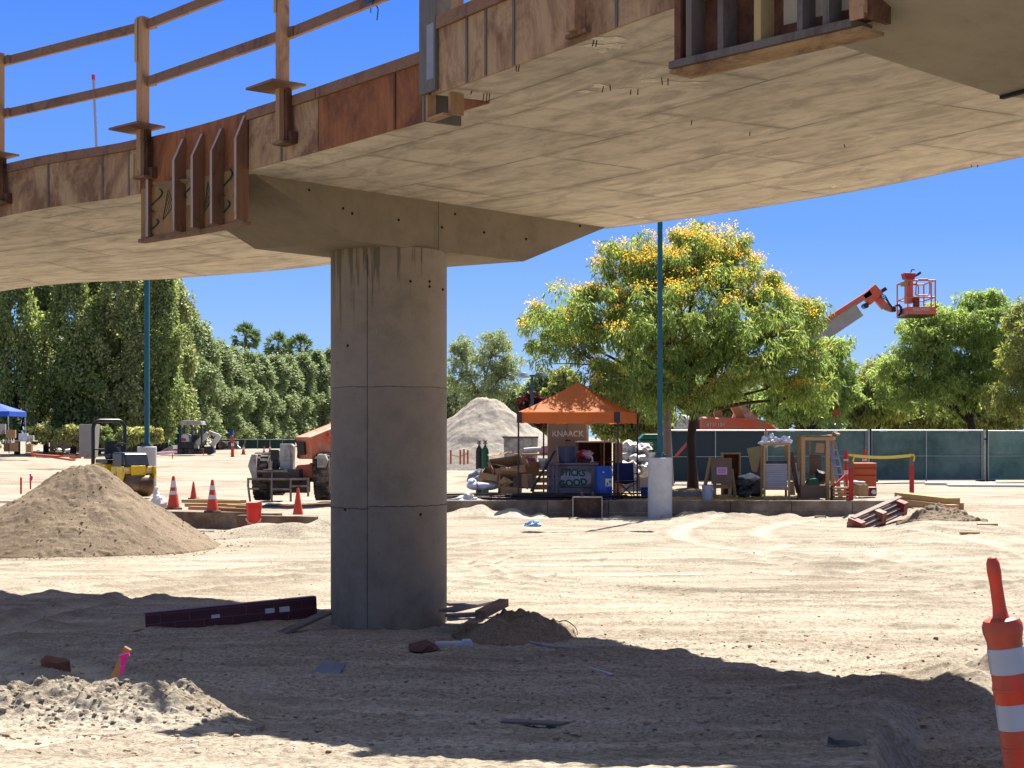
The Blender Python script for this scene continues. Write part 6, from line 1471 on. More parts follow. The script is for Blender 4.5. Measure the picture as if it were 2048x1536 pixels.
for px, py, d, lab in ((1702, 1006, 37.75, 'red post with yellow tape, the one by the timber stall'), (1823.5, 990, 40.0, 'red post with yellow tape, the one behind the plank stack')):
    t = Px('barrier_post', lab, 'post', px, py, d, 0, 'red posts with yellow tape'); h_ = t.Z(909); m = MB(); m.box(0, 0, h_*.38, .11, .06, h_*.76+.1); m.build('red_lower', REDP, t.o, bevel=.004); m = MB(); m.box(0, 0, h_*.87, .112, .062, h_*.26); m.build('bare_upper', TIMG, t.o, bevel=.004); m = MB(); m.box(0, 0, h_*.985, .125, .075, .06, 0, 0, 8); m.box(.05, -.04, h_*.9, .04, .02, .14, 0, 0, 12); m.build('tape_wrap', M('yellow_tape', c(240, 206, 40), .5, .08, 6), t.o); ps.append(W(px, 911, d))
pts = [ps[0].lerp(ps[1], f)+Vector((0, 0, -.05*math.sin(math.pi*f))) for f in np.linspace(0, 1, 12)]
m = MB()
for a_, b2 in zip(pts, pts[1:]): m.bar(a_-pts[0], b2-pts[0], .008, .075)
o = m.build('barrier_tape', M('yellow_tape', c(240, 206, 40))); o.location = pts[0]; tag(o, 'yellow tape strung between the two red posts', 'barrier tape')
# beams at right
g_ = 'planks stacked at the right end of the pad'
for k, (a_, b2, w_, h_, lab) in enumerate((((1802, 1003, 37.6), (1908, 1017, 34.4), .24, .16, 'lower front beam of the stack at the right end of the kerb'), ((1812, 1000, 38.4), (1918, 1013, 35.2), .24, .16, 'lower rear beam of the stack at the right end of the kerb'), ((1802, 990, 37.8), (1906, 1002, 34.8), .34, .13, 'topmost beam of the stack at the right end of the kerb'), ((1835, 1018, 36.2), (1914, 1027, 34.2), .30, .06, 'thin plank under the stack at the right end of the kerb'))):
    plank('beam', lab, W(*a_), W(*b2), w_, h_, PLANK, 'beam', g_)
# red slotted barrier slab tipped on the soil
p0 = W(1716, 1070, 32.8); p1 = W(1812, 1026, 33.8)
t = thing('slotted_slab', 'tipped red slotted slab leaning on the soil lump at right', 'slab', p0); d_ = p1-p0; L_ = d_.length
t.rotation_euler = (R(18), -math.asin(d_.z/L_), math.atan2(d_.y, d_.x))
SLR = M('slab_red', c(140, 44, 44), .7, .25, 7, dirt=c(170, 130, 110), dirt_amt=.3)
for k in range(4):
    m = MB(); m.box(L_/2+.03*k, .02+.08*k, .04+.075*k, L_, .10, .05); m.build('slat', SLR, t)
    m = MB(); m.box(L_/2+.03*k, .01+.08*k, .068+.075*k, L_*.99, .11, .008); m.build('dusty_top', PALE, t)
m = MB()
for f in (.06, .5, .95): m.box(L_*f, .14, .13, .14, .36, .30)
m.box(L_/2, .24, .08, L_*.96, .2, .2); m.build('web', SLR, t)
def lump(x, y):
    cx, cy = W(1880, 1060, 32.4).x, 32.4
    r_ = np.hypot((x-cx)/.86, (y-cy)/.9)*(1+.25*vnoise(x*3, y*3, 7)); h = .21*np.clip(1-r_, 0, 1)**.6*(1+1.1*fbm(x*3.2, y*3.2, 31, 4))
    return np.where(r_ < 1, h+.11*lumps(x, y, .16, 3)+.06*lumps(x, y, .07, 4), 0)
lx = W(1880, 1060, 32.4).x; patch('dirt_lump', 'rough lump of dug soil behind the red slotted slab', 'soil heap', lx-1.1, lx+1.1, 31.3, 33.5, 160, 160, lump, PILE)
p = on(1938, 1070); t = tag(MB().slab([(-.2, -.05), (.15, -.09), (.22, .03), (-.1, .07)], .02, .06).build('board_scrap', PLANK, bevel=.006), 'pale scrap of board in front of the soil lump at right', 'scrap'); t.location = p
p = on(1975, 1052); t = tag(MB().slab([(-.22, -.05), (.2, -.03), (.22, .04), (-.2, .05)], .02, .05).build('board_scrap', PLANK, bevel=.006), 'pale flat scrap of board right of the soil lump', 'scrap'); t.location = p
for k, (px, py, w_, lab) in enumerate(((1780, 1034, 34, 'pale broken slab on the bank under the kerb'), (1640, 1036, 26, 'white broken slab by the dug edge below the stall'))):
    p = on(px, py); t = tag(MB().slab([(-w_*.5*.011, -.06), (w_*.45*.011, -.1), (w_*.5*.011, .06), (-.1, .1)], .0, .05).build('broken_slab', KERBC, bevel=.008), lab, 'slab'); t.location = p
# ---- screened site fence
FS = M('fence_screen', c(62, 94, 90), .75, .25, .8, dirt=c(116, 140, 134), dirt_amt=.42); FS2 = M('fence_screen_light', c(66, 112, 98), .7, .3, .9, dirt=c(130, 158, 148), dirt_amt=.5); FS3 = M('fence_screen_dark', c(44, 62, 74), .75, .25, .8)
GALV = M('galvanised', c(176, 180, 184), .4, .1, 8, metal=.4)
def fsec(px0, px1, d0, d1, ytop, ybot, posts, mat, label, fold=0):
    a_, b2 = W(px0, ybot, d0), W(px1, ybot, d1); t = thing('site_fence', label, 'fence', a_, math.degrees(math.atan2(b2.y-a_.y, b2.x-a_.x)), 'screened site fence panels'); L_ = math.hypot(b2.x-a_.x, b2.y-a_.y); h_ = (ybot-ytop)*d0/F
    n = 60; V = []; Fq = []
    for i in range(n+1):
        u = i/n
        for j in range(9): v = j/8; V.append((L_*u, .035+.03*vnoise(np.array([u*7+px0]), np.array([v*2.+0]), 3)[0]+fold*.05*math.sin((u+v*.7)*6), .06+(h_-.09)*v))
    for i in range(n):
        for j in range(8): q_ = i*9+j; Fq.append((q_, q_+9, q_+10, q_+1))
    raw_mesh('screen', V, Fq, mat, t, True)
    for px in posts: u = (px-px0)/(px1-px0)*L_; m = MB(); m.tube([(u, 0, -.02), (u, 0, h_)], .022, 8); m.build('post', GALV, t)
    for z, r_ in ((h_, .024), (h_*.5, .014), (.05, .018)): m = MB(); m.tube([(0, 0, z), (L_, 0, z)], r_, 8); m.build('rail', GALV, t)
    for u in (.1, L_-.1): m = MB(); m.box(u, 0, .02, .12, .5, .05); m.build('foot', RUBBER, t)
    return t
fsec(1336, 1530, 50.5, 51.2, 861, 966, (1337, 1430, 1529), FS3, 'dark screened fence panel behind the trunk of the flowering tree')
fsec(1533, 1736, 51.2, 52, 861, 964, (1534, 1732), FS, 'screened fence panel with pale streaks behind the timber stall')
fsec(1742, 1966, 52, 52.4, 861, 963, (1743, 1852, 1964), FS, 'screened fence panel behind the yellow tape')
fsec(1976, 2200, 52.4, 52.8, 862, 962, (1977, 2090, 2198), FS2, 'wrinkled lighter green fence panel at the right edge', 1)
t = Px('fence_post', 'pale and dark fence post in the gap between the two right-hand panels', 'post', 1971, 963, 52.5); h_ = t.Z(860); m = MB(); m.tube([(0, .1, 0), (0, .1, h_)], .05, 8); m.build('pipe', CREAMW, t.o); m = MB(); m.box(-.07, .12, h_*.5, .09, .05, h_); m.box(.09, .12, h_*.5, .08, .05, h_); m.build('wrap', M('dark_wrap', c(26, 30, 44), .8, .3, 6), t.o); m = MB(); m.box(0, .045, h_*.82, .08, .02, .06); m.build('strap', BLUEP, t.o)
t = Px('fence_post', 'grey fence post with a dark clamp right of the orange tool chest', 'post', 1737, 964, 51.9); h_ = t.Z(858); m = MB(); m.tube([(0, 0, 0), (0, 0, h_)], .045, 8); m.build('pipe', GALV, t.o); m = MB(); m.box(.07, .05, h_*.55, .08, .04, h_*.9); m.build('wrap', M('dark_wrap', c(26, 30, 44)), t.o)
for k, (x0, x1, y, d, lab) in enumerate(((1850, 1990, 968, 50.0, 'long white board on the ground before the fence, left one'), (1895, 2070, 972, 48.5, 'long white board on the ground at the right edge'))):
    plank('board', lab, W(x0, y, d), W(x1, y+1, d-.5), 1.1, .12, M('white_sheeting', c(226, 218, 206), .8, .08, 3), group='white boards lying before the fence')
# ================================================================ background
# pale sand pile
sx0 = W(972, 900, 76).x
patch('sand_pile', 'big pale sand pile behind the gas cylinders', 'sand pile', sx0-7, sx0+7, 69.5, 82, 260, 240, cone_soil(sx0, 76, 3.95, 4.7, 17, .3), PALE)
t = ppx('skip_container', 'grey open steel skip in front of the sand pile', 'skip', 1040, 56); m = MB(); s = t.s; h_ = t.Z(873); m.prism([(-30*s, 0), (33*s, 0), (36*s, h_), (-33*s, h_)], 0, 1.6); m.build('bin', MACHG, t.o, bevel=.02); m = MB(); m.box(1*s, -.03, h_-.03, 72*s, .08, .07); m.box(8*s, -.03, h_*.45, 30*s, .05, h_*.3); m.build('rim', M('skip_dark', c(104, 100, 98), .7), t.o)
g_ = 'orange stakes in front of the sand pile'
for px, py, h_, lab in ((901.5, 928, 28, 'orange stake nearest the column, taped'), (920.5, 929, 29, 'orange stake in front of the sand pile, left of three'), (928, 929, 31, 'orange stake in front of the sand pile, middle of three'), (935.5, 928, 28, 'orange stake in front of the sand pile, right of three')):
    stake(px, py, 58, h_, 3.2, lab, M('stake_orange', c(214, 96, 60)), g_)
a_, b2 = W(901, 909, 58), W(936, 906, 58); m = MB(); m.tube([(0, 0, 0), (b2-a_)*.5-Vector((0, 0, .12)), b2-a_], .02, 5); o = m.build('barrier_tape', TIMC); o.location = a_; tag(o, 'pale tape sagging between the orange stakes', 'barrier tape')
# street lamps
def street_lamp(px, py, d, ytop, label, heads=2):
    t = Px('street_lamp', label, 'street lamp', px, py, d); h_ = t.Z(ytop); DT = M('dark_teal', c(44, 78, 84), .4, .15, 4)
    m = MB(); m.tube([(0, 0, 0), (0, 0, h_)], [.09, .07], 10); m.build('pole', DT, t.o, True); m = MB(); m.bar((-.35, 0, h_-.03), (.4, 0, h_-.03), .08, .08); m.build('arm', DT, t.o)
    for sx in ((-1, 1) if heads == 2 else (-1,)):
        m = MB(); m.lathe([(0, .24), (.22, .18), (.34, 0), (.28, -.05), (0, -.07)], 20, (sx*.42, 0, h_-.08)); m.build('lamp_head', M('lamp_grey', c(140, 160, 170), .35, .1, 4) if sx < 0 else DT, t.o, True)
    return t
street_lamp(1064, 900, 78, 750, 'double-headed street lamp right of the sand pile')
street_lamp(938, 890, 98, 798, 'far street lamp head just above the left slope of the sand pile', 1)
# boom lift behind the fence
t = Px('boom_lift', 'orange boom lift behind the fence with its basket raised above the trees', 'boom lift', 1465, 955, 62); X_, Z_ = t.X, t.Z; o = t.o
m = MB(); m.prism([(X_(1394), Z_(880)), (X_(1394), Z_(834)), (X_(1505), Z_(838)), (X_(1530), Z_(843)), (X_(1546), Z_(858)), (X_(1548), Z_(880))], -1.1, 1.1); m.build('turntable_cowl', MACHO, o, bevel=.12, seg=3)
text('lettering', '4T51134', .20, CREAMW, o, (X_(1424), -1.115, Z_(850)), 0)
m = MB(); m.box(X_(1460), 0, Z_(895), 2.8, 2.2, .5); m.build('chassis', MACHG, o, bevel=.04)
for x_ in (1415, 1520):
    for y_ in (-1.0, 1.0): m = MB(); m.wheel(X_(x_), y_, .55, .55, .4, 26, 'y'); m.build('tyre', RUBBER, o, True)
m = MB(); m.blob(X_(1366), -.3, Z_(850), .42, .4, .4, 3, .08, 3); m.build('engine_cover', CREAMW, o, True); m = MB(); m.box(X_(1387), -.4, Z_(850), .16, .7, .5); m.build('side_guard', BLACK, o)
ORTAN = M('boom_tan', c(206, 132, 80), .5, .15, 4)
m = MB(); m.bar((X_(1436), -.4, Z_(840)), (X_(1424), -.4, Z_(790)), .36, .3); m.bar((X_(1480), -.4, Z_(840)), (X_(1456), -.4, Z_(795)), .4, .3); m.build('lift_arm', ORTAN, o, bevel=.02)
m = MB(); m.prism([(X_(1466), Z_(836)), (X_(1478), Z_(806)), (X_(1490), Z_(810)), (X_(1522), Z_(842))], .1, .5); m.build('tower_plate', MACHG, o)
b0, b1 = Vector((X_(1402), 0, Z_(816))), Vector((X_(1745), 0, Z_(592))); d_ = (b1-b0).normalized(); up_ = Vector((-d_.z, 0, d_.x))
bm_ = b0.lerp(b1, .70)
m = MB(); m.bar(b0+up_*.20, bm_+up_*.20, .48, .26, up=up_); m.bar(bm_+up_*.18, b1+up_*.16, .40, .24, up=up_); m.build('boom', MACHO, o, bevel=.02)
m = MB(); m.bar(b0.lerp(b1, .2)-up_*.24, b0.lerp(b1, .905)-up_*.17, .42, .56, up=up_); m.build('boom_underside', M('boom_grey', c(176, 166, 150), .5, .15, 4), o, bevel=.02)
m = MB(); m.bar(b1-d_*.35+up_*.0, b1+d_*.35+up_*.10, .4, .5, up=up_); m.build('boom_head', MACHO, o, bevel=.03); m = MB(); m.box(X_(1767), 0, Z_(580), .2, .3, .14, 0, 0, -33); m.tube([(X_(1730), -.22, Z_(612)), (X_(1730), .22, Z_(612))], .11, 14); m.build('end_cap', BLACK, o)
m = MB(); m.bar((X_(1755), 0, Z_(597)), (X_(1770), 0, Z_(615)), .26, .30); m.bar((X_(1770), 0, Z_(615)), (X_(1785), 0, Z_(620)), .2, .2); m.build('jib', MACHO, o, bevel=.02)
m = MB()
for q_ in (0, 1, 2): m.tube([(X_(1757), -.15-.03*q_, Z_(588+q_*3)), (X_(1768+q_), -.2, Z_(592+q_*4)), (X_(1776), -.18, Z_(606+q_*3)), (X_(1786), -.1, Z_(617))], .022, 6)
m.build('hose', RUBBER, o)
m = MB(); m.box(X_(1786), 0, Z_(618), .2, .22, .24); m.tube([(X_(1789), 0, Z_(612)), (X_(1797), 0, Z_(609)), (X_(1802), 0, Z_(615)), (X_(1802), 0, Z_(626)), (X_(1796), 0, Z_(632))], .055, 8); m.build('rotator', BLACK, o, bevel=.02)
bx0, bx1, bf, bt_ = X_(1805), X_(1859), Z_(632), Z_(565)
m = MB(); m.box((bx0+bx1)/2, 0, bf, bx1-bx0, 1.7, .06); m.build('floor', BLACK, o)
m = MB(); h_ = Z_(617)-Z_(632)
for y_ in (-.86, .86): m.box((bx0+bx1)/2, y_, bf+h_/2, bx1-bx0, .03, h_)
m.box(bx0, 0, bf+h_/2, .03, 1.72, h_); m.box(bx1, 0, bf+h_/2, .03, 1.72, h_); m.build('toe_board', MACHO, o, bevel=.01)
text('lettering', 'SNORKEL', .16, CREAMW, o, ((bx0+bx1)/2, -.88, bf+h_*.62), 0)
m = MB(); r_ = .028
for y_ in (-.85, .85):
    for x_ in (bx0, bx1): m.tube([(x_, y_, bf), (x_, y_, bt_)], r_, 8)
    m.tube([(bx0, y_, bt_), (bx1, y_, bt_)], r_, 8); m.tube([(bx0, y_, Z_(598)), (bx1, y_, Z_(598))], r_, 8)
    xa, xb = X_(1820), X_(1848); m.tube([(xa, y_, Z_(594)), (xa+.04, y_, Z_(568)), (xa+.14, y_, Z_(563)), (xb-.08, y_, Z_(563)), (xb, y_, Z_(569)), (xb, y_, Z_(590)), (xb-.06, y_, Z_(594)), (xa, y_, Z_(594))], r_*.9, 8)
for x_ in (bx0, bx1): m.tube([(x_, -.85, bt_), (x_, .85, bt_)], r_, 8); m.tube([(x_, -.85, Z_(598)), (x_, .85, Z_(598))], r_, 8)
m.tube([(X_(1851), -.85, bf), (X_(1851), -.85, bt_-.1)], r_, 8); m.build('guard_rail', MACHO, o)
m = MB(); m.box(X_(1811), -.5, Z_(583), .26, .4, Z_(560)-Z_(612)); m.build('control_mast', MACHO, o, bevel=.02); m = MB(); m.prism([(X_(1800), Z_(549)), (X_(1822), Z_(550)), (X_(1820), Z_(562)), (X_(1803), Z_(560))], -.75, -.1); m.build('control_box', REDP, o, bevel=.02)
m = MB(); m.tube([(X_(1816), -.4, Z_(548)), (X_(1819), -.4, Z_(541)), (X_(1824), -.4, Z_(542))], .025, 6); m.bar((X_(1822), -.4, Z_(556)), (X_(1829), -.4, Z_(552)), .08, .08); m.bar((X_(1829), -.4, Z_(552)), (X_(1836), -.4, Z_(547)), .1, .09); m.build('lever', BLACK, o); m = MB(); m.box(X_(1803), -.55, Z_(571), .28, .3, .16); m.build('horn', TIMC, o); m = MB(); m.box(X_(1822), -.8, Z_(608), .24, .1, .38); m.build('manual_box', M('dark_red', c(120, 26, 22)), o)
# ---- trees
TIPG = LEAF('green_tipu', [c(70, 88, 46), c(96, 114, 60), c(124, 136, 80), c(152, 158, 108)], .42, .45, gain=1.6)
TIPY = LEAF('yellowing_leaf', [c(72, 84, 44), c(98, 108, 58), c(124, 126, 74), c(152, 142, 84)], .4, .4, gain=1.6)
SPAR = LEAF('grey_leaf', [c(84, 96, 62), c(112, 122, 84), c(138, 142, 106)], .3, .4, gain=1.6)
FICU = LEAF('ficus_leaf', [c(50, 62, 34), c(78, 90, 50), c(108, 116, 72), c(142, 146, 106)], .34, .35, gain=1.85)
FICU2 = LEAF('far_ficus_leaf', [c(66, 80, 52), c(90, 102, 68), c(114, 124, 88), c(138, 142, 108)], .34, .3, gain=1.55)
FICY = LEAF('golden_leaf', [c(70, 82, 44), c(102, 108, 60), c(138, 136, 84), c(176, 168, 116)], .3, .5, gain=1.8)
def gz(px, d): return Hs((px-CX)/F*d, d)
def T4(px, d, h, r0, lean=0):
    x = (px-CX)/F*d; z = gz(px, d); return [(x, d, z, r0), (x+lean*.4, d, z+h*.5, r0*.8), (x+lean, d, z+h, r0*.75)]
d = 66
tree('leafy_tree', 'large light green feathery tree behind the fence at right, under the basket', [lob(1900, 700, 0, 115, 90, d), lob(1960, 660, 0, 100, 72, d), lob(1845, 690, -.5, 70, 62, d), lob(1800, 760, -.5, 66, 62, d), lob(1890, 790, 0, 110, 50, d), lob(1985, 760, 0, 90, 66, d), lob(1870, 640, 0, 52, 34, d), lob(1960, 608, 0, 48, 30, d)],
     T4(1955, d, 2.2, .22, -.3), 620, (.22, .50), 95, .24, .05, TIPG, 21, .45, twigs=90, bark=BARKD, shell=.34)
d = 62
tree('leafy_tree', 'yellowing feathery tree cut by the right edge behind the fence', [lob(2090, 720, 0, 90, 90, d), lob(2060, 650, 0, 50, 45, d), lob(2055, 790, 0, 80, 50, d)], T4(2075, d, 2.0, .18, 0), 260, (.22, .5), 95, .24, .05, TIPY, 22, .45, twigs=40, bark=BARKD, shell=.34)
d = 70
tree('leafy_tree', 'low light green tree in the gap left of the basket tree', [lob(1745, 800, 0, 70, 50, d), lob(1775, 770, 0, 50, 40, d), lob(1715, 815, 0, 50, 40, d), lob(1765, 740, 0, 26, 22, d)], T4(1750, d, 1.4, .14, 0), 130, (.5, .8), 220, .32, .075, TIPY, 23, .6, twigs=30, bark=BARKD)
d = 58
tree('leafy_tree', 'light green tree showing behind the right side of the flowering tree', [lob(1650, 740, 0, 62, 60, d), lob(1620, 800, 0, 70, 50, d), lob(1680, 790, 0, 46, 60, d), lob(1665, 700, 0, 36, 26, d), lob(1560, 800, 0, 60, 44, d)], T4(1588, d, 1.5, .18, .5), 330, (.22, .45), 100, .23, .05, TIPG, 24, .45, twigs=60, bark=BARKD)
d = 76
tree('shrub', 'row of yellow-green bushes above the fence at right', [lob(1720+k*42, 838-6*(k%2), 0, 34, 26, d) for k in range(9)], [(W(1880, 880, d).x, d, gz(1880, d), .06), (W(1880, 880, d).x, d, gz(1880, d)+.5, .05)], 150, (.35, .6), 200, .26, .10, TIPY, 25, .4, cat='shrub', twigs=10)
d = 70
tree('shrub', 'dark leafy bushes behind the boom lift', [lob(1560+k*36, 830+4*(k%2), 0, 36, 30, d) for k in range(5)]+[lob(1400+k*30, 812, 0, 40, 30, d) for k in range(4)], [(W(1560, 880, d).x, d, gz(1560, d), .06), (W(1560, 880, d).x, d, gz(1560, d)+.5, .05)], 140, (.35, .6), 200, .26, .10, FICU, 26, .4, cat='shrub', twigs=10)
d = 64
tree('shrub', 'pale yellow-green shrubs behind the canopy and the toilet', [lob(1210+k*26, 850-8*(k%2), .3*k, 26, 30, d) for k in range(6)]+[lob(1230, 800, 0, 44, 30, d), lob(1300, 805, 0, 40, 34, d)], [(W(1262, 880, d).x, d, gz(1262, d), .06), (W(1262, 880, d).x, d, gz(1262, d)+.6, .05)], 150, (.35, .6), 200, .24, .10, TIPY, 27, .4, cat='shrub', twigs=10)
d = 96
tree('sparse_tree', 'thin grey-green tree behind the sand pile beside the column', [lob(970, 720, 0, 66, 52, d), lob(925, 730, 0, 44, 50, d), lob(1015, 735, 0, 40, 48, d), lob(960, 785, 0, 80, 40, d), lob(990, 680, 0, 40, 22, d), lob(915, 690, 0, 26, 22, d)], T4(962, d, 3.2, .2, 0), 230, (.25, .6), 60, .24, .07, SPAR, 28, .3, twigs=150, bark=M('pale_bark', c(120, 108, 94), .95, .3, 8), shell=.5)
tree('shrub', 'mid green bushes behind the sand pile', [lob(880+k*36, 820-6*(k%3), 1, 34, 34, 104) for k in range(7)]+[lob(905, 790, 1, 40, 40, 104), lob(1095, 790, 1, 40, 44, 104), lob(1040, 800, 1, 40, 36, 104)], [(W(990, 880, 104).x, 105, gz(990, 104), .08), (W(990, 880, 104).x, 105, gz(990, 104)+.8, .06)], 200, (.6, 1.0), 150, .42, .16, FICU2, 29, .3, cat='shrub', twigs=10)
tree('shrub', 'dark red leaved shrub left of the orange canopy', [lob(1064, 806, 0, 20, 20, 80), lob(1080, 836, 0, 32, 24, 80)], [(W(1070, 880, 80).x, 80, gz(1070, 80), .06), (W(1070, 880, 80).x, 80, gz(1070, 80)+.5, .05)], 40, (.3, .5), 150, .28, .12, LEAF('red_leaf', [c(40, 24, 26), c(78, 34, 32), c(110, 56, 44)], .2, .6, gain=.9), 30, .4, cat='shrub', twigs=6)
tree('shrub', 'light green bush between the street lamp and the canopy', [lob(1110, 800, 0, 34, 34, 84), lob(1105, 840, 0, 40, 30, 84), lob(1130, 770, 0, 28, 28, 84)], [(W(1110, 880, 84).x, 84, gz(1110, 84), .06), (W(1110, 880, 84).x, 84, gz(1110, 84)+.5, .05)], 60, (.4, .7), 150, .30, .11, TIPY, 31, .5, cat='shrub', twigs=6)
# strap-leaved plant with brown box on a post
t = Px('strap_plant', 'grey-green strap-leaved plant just above the fence behind the stall', 'plant', 1668, 900, 56); rr = np.random.default_rng(3); m = MB()
for k in range(26):
    a_ = rr.random()*6.28; l_ = .55+.4*rr.random(); pts = [Vector((math.cos(a_)*l_*f, math.sin(a_)*l_*f*.6, .55+.9*f*(1.3-f*.9))) for f in np.linspace(0, 1, 6)]
    for p_, q_ in zip(pts, pts[1:]): m.bar(p_, q_, .05, .01)
m.build('leaves', LEAF('strap_leaf', [c(70, 96, 66), c(110, 132, 100)], .2, 2), t.o); m = MB(); m.tube([(0, 0, 0), (0, 0, .7)], .12, 8); m.build('stem', BARK, t.o)
t = Px('planter_box', 'small reddish brown box on a thin post above the strap-leaved plant', 'box', 1672, 880, 57); m = MB(); m.tube([(0, 0, -.4), (0, 0, t.Z(830))], .03, 8); m.build('post', STEEL, t.o); m = MB(); m.box(0, 0, t.Z(824), 15*t.s, .25, 12*t.s); m.build('box', M('terracotta', c(170, 90, 50), .8, .2, 6), t.o, bevel=.02)
# column trees of the left-hand row
def column_tree(h, r, seed, mat, leaf=.25, top=1.0):
    rr = np.random.default_rng(seed); o = thing('evergreen_tree', 'x', 'tree', (0, 0, 0), 0, 'tall evergreens of the left-hand row')
    m = MB(); m.tube([(0, 0, -.2), (.05, 0, 1.2), (0, .1, h*.6)], [.22, .18, .08], 8, caps=False)
    for k in range(4): a_ = k*1.57+.4; m.tube([(0, 0, .6), (math.cos(a_)*.5, math.sin(a_)*.5, 2.2), (math.cos(a_)*.7, math.sin(a_)*.7, h*.5)], [.10, .08, .03], 6, caps=False)
    m.build('trunk', BARKD, o, True)
    C = []
    n = int(150*h/12)
    for k in range(n):
        z = 1.3+(h-1.5)*rr.random(); f = (z-1.2)/(h-1.2); rad = r*min(1, (1-f)**.42*1.25)*(.85+.25*math.sin(z*1.7+seed)); a_ = rr.random()*6.28; q = rad*(.55+.5*rr.random()**.6)
        C.append((math.cos(a_)*q, math.sin(a_)*q, z, .36+.36*rr.random()))
    C = np.array(C); per = 125; idx = np.repeat(np.arange(n), per); v = rr.normal(size=(n*per, 3)); v /= np.linalg.norm(v, axis=1, keepdims=True)
    P = C[idx, :3]+v*(rr.random(n*per)**.4)[:, None]*C[idx, 3:4]*np.array([.95, .95, 1.7])
    D = v+np.array([0, 0, -.5])+rr.normal(size=P.shape)*.4; k = len(P)
    leafmesh('crown', P, D, leaf*(.6+.7*rr.random(k)), leaf*.55*(.7+.6*rr.random(k)), mat, o, seed+1)
    return o
protos = [column_tree(12, 1.75, 101, FICU), column_tree(12, 1.6, 102, FICU), column_tree(12, 1.85, 103, LEAF('ficus_leaf_b', [c(54, 62, 38), c(84, 92, 56), c(118, 122, 82), c(154, 152, 116)], .34, .35, gain=1.85)), column_tree(12, 1.75, 104, FICU2, .27), column_tree(12, 1.65, 105, FICU2, .27)]
row = [(-75, 104, 470, 0), (-20, 106, 490, 2), (34, 103, 480, 1), (92, 107, 500, 2), (146, 104, 510, 0), (196, 108, 505, 1), (238, 105, 520, 2), (282, 110, 515, 0), (322, 106, 530, 1), (345, 114, 560, 2),
       (374, 122, 618, 3), (404, 128, 652, 4), (436, 132, 688, 3), (462, 138, 700, 4), (492, 142, 706, 3), (520, 146, 712, 4), (548, 150, 716, 3), (576, 154, 716, 4), (604, 158, 712, 3), (632, 162, 706, 4), (660, 166, 702, 3), (692, 170, 702, 4), (726, 174, 704, 3), (-130, 108, 480, 1)]
names = ['dense evergreen at the left edge above the blue canopy', 'dense evergreen just right of the left edge', 'evergreen behind the right leg of the blue canopy', 'evergreen above the left part of the shrubs', 'evergreen above the concrete block', 'evergreen behind the roll bar of the roller', 'evergreen left of the left teal pole', 'evergreen directly behind the left teal pole', 'evergreen just right of the left teal pole', 'last tall evergreen before the row drops to the skyline',
         'first of the lower evergreens, beside the tall ones', 'evergreen behind the mini excavator', 'evergreen behind the excavator arm', 'evergreen below the leftmost palm', 'evergreen between the leftmost palm and the next', 'evergreen left of the pair of palms', 'evergreen below the pair of palms', 'evergreen under the rightmost palm', 'evergreen above the telehandler boom', 'evergreen just left of the column', 'evergreen touching the left side of the column', 'evergreen behind the column, left half', 'evergreen behind the column, right half', 'evergreen beyond the left edge']
used = set()
for (px, d, yt, k), lab in list(zip(row, names))[:21]:
    h_ = EYE+(CY-yt)/F*d-gz(px, d); x = (px-CX)/F*d
    if k in used: o = copy_thing(protos[k])
    else: o = protos[k]; used.add(k)
    sc_ = h_/12; wd = .96+.12*random.random()
    o.location = (x, d, gz(px, d)); o.rotation_euler = (0, 0, random.random()*6.28); o.scale = (wd*(1.0 if k < 3 else 1.05), wd*(1 if k < 3 else 1.05), sc_); o['label'] = lab
# shrubs before the row
for (x0, x1, y, mat, seed, lab) in ((52, 165, 868, FICY, 41, 'sunlit golden-green shrubs in front of the left-hand tree row'), (258, 322, 872, FICY, 42, 'sunlit golden-green shrubs behind the left teal pole'), (160, 260, 874, FICU, 43, 'dark green shrubs behind the concrete block')):
    n = max(2, int((x1-x0)/26)); tree('shrub', lab, [lob(x0+(x1-x0)*(k+.5)/n, y, 0, 17, 19, 98) for k in range(n)], [(W((x0+x1)/2, 900, 98).x, 98, gz((x0+x1)/2, 98), .06), (W((x0+x1)/2, 900, 98).x, 98, gz((x0+x1)/2, 98)+.4, .05)], n*12, (.25, .45), 90, .22, .13, mat, seed, .3, cat='shrub', twigs=8)
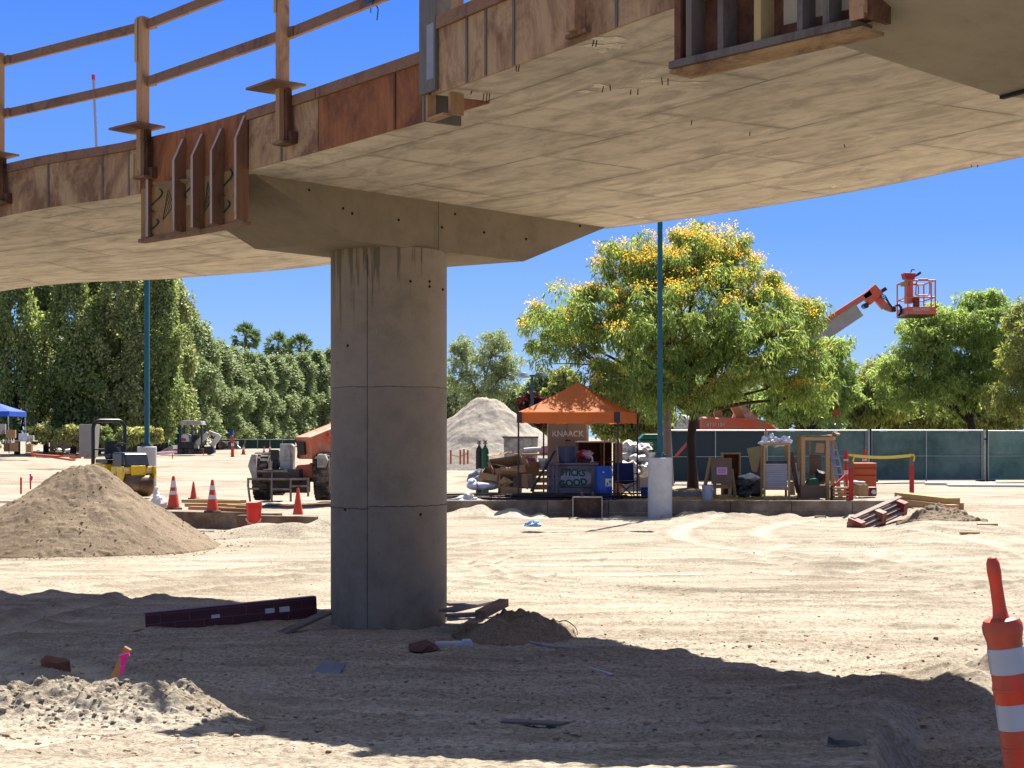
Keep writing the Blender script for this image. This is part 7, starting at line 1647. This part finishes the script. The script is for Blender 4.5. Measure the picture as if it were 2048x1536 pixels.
# palms
PALML = LEAF('palm_leaf', [c(60, 84, 46), c(92, 112, 70), c(126, 138, 100)], .25, 1.2, rough=.9, gain=1.0)
def palm(px, py, d, r, seed, label):
    rr = np.random.default_rng(seed); p = W(px, py, d); g0 = gz(px, d); o = thing('palm_tree', label, 'palm tree', (p.x, d, g0), 0, 'fan palms above the tree row'); h_ = p.z-g0
    m = MB(); m.tube([(0, 0, -.2), (.1, 0, h_*.5), (0, 0, h_)], [.3, .24, .2], 10, caps=False); m.build('trunk', BARK, o, True)
    V = []; Fq = []
    for k in range(52):
        a_ = rr.random()*6.28; el = rr.uniform(-.8, 1.5); dirv = np.array([math.cos(a_)*math.cos(el), math.sin(a_)*math.cos(el), math.sin(el)]); st = dirv*r*.5
        side = np.cross(dirv, [0, 0, 1]); side /= np.linalg.norm(side)+1e-6; nn = np.cross(side, dirv); ph_ = rr.uniform(-1.2, 1.2); side = side*math.cos(ph_)+nn*math.sin(ph_); c0 = np.array([0, 0, h_])+st
        o_ = len(V); V += [tuple(np.array([0, 0, h_])-side*.03), tuple(np.array([0, 0, h_])+side*.03), tuple(c0+side*.03), tuple(c0-side*.03)]; Fq.append((o_, o_+1, o_+2, o_+3))
        for j in range(11):
            b_ = -1.15+2.3*j/10; q = dirv*math.cos(b_)+side*math.sin(b_); tip = c0+q*r*(.42+.16*rr.random())+np.array([0, 0, -.14*r*abs(b_)])+rr.normal(size=3)*.05*r; wv = (side*math.cos(b_)-dirv*math.sin(b_)+rr.normal(size=3)*.7)*.06*r*.55; mid = c0+q*r*.3
            o_ = len(V); V += [tuple(c0), tuple(mid+wv), tuple(tip), tuple(mid-wv)]; Fq.append((o_, o_+1, o_+2, o_+3))
    raw_mesh('crown', V, Fq, PALML, o)
palm(491, 676, 190, 2.1, 1, 'tallest fan palm, leftmost above the tree row')
palm(556, 694, 195, 2.1, 2, 'fan palm in the middle of the three above the tree row')
palm(600, 698, 192, 2.1, 3, 'fan palm nearest the column above the tree row')
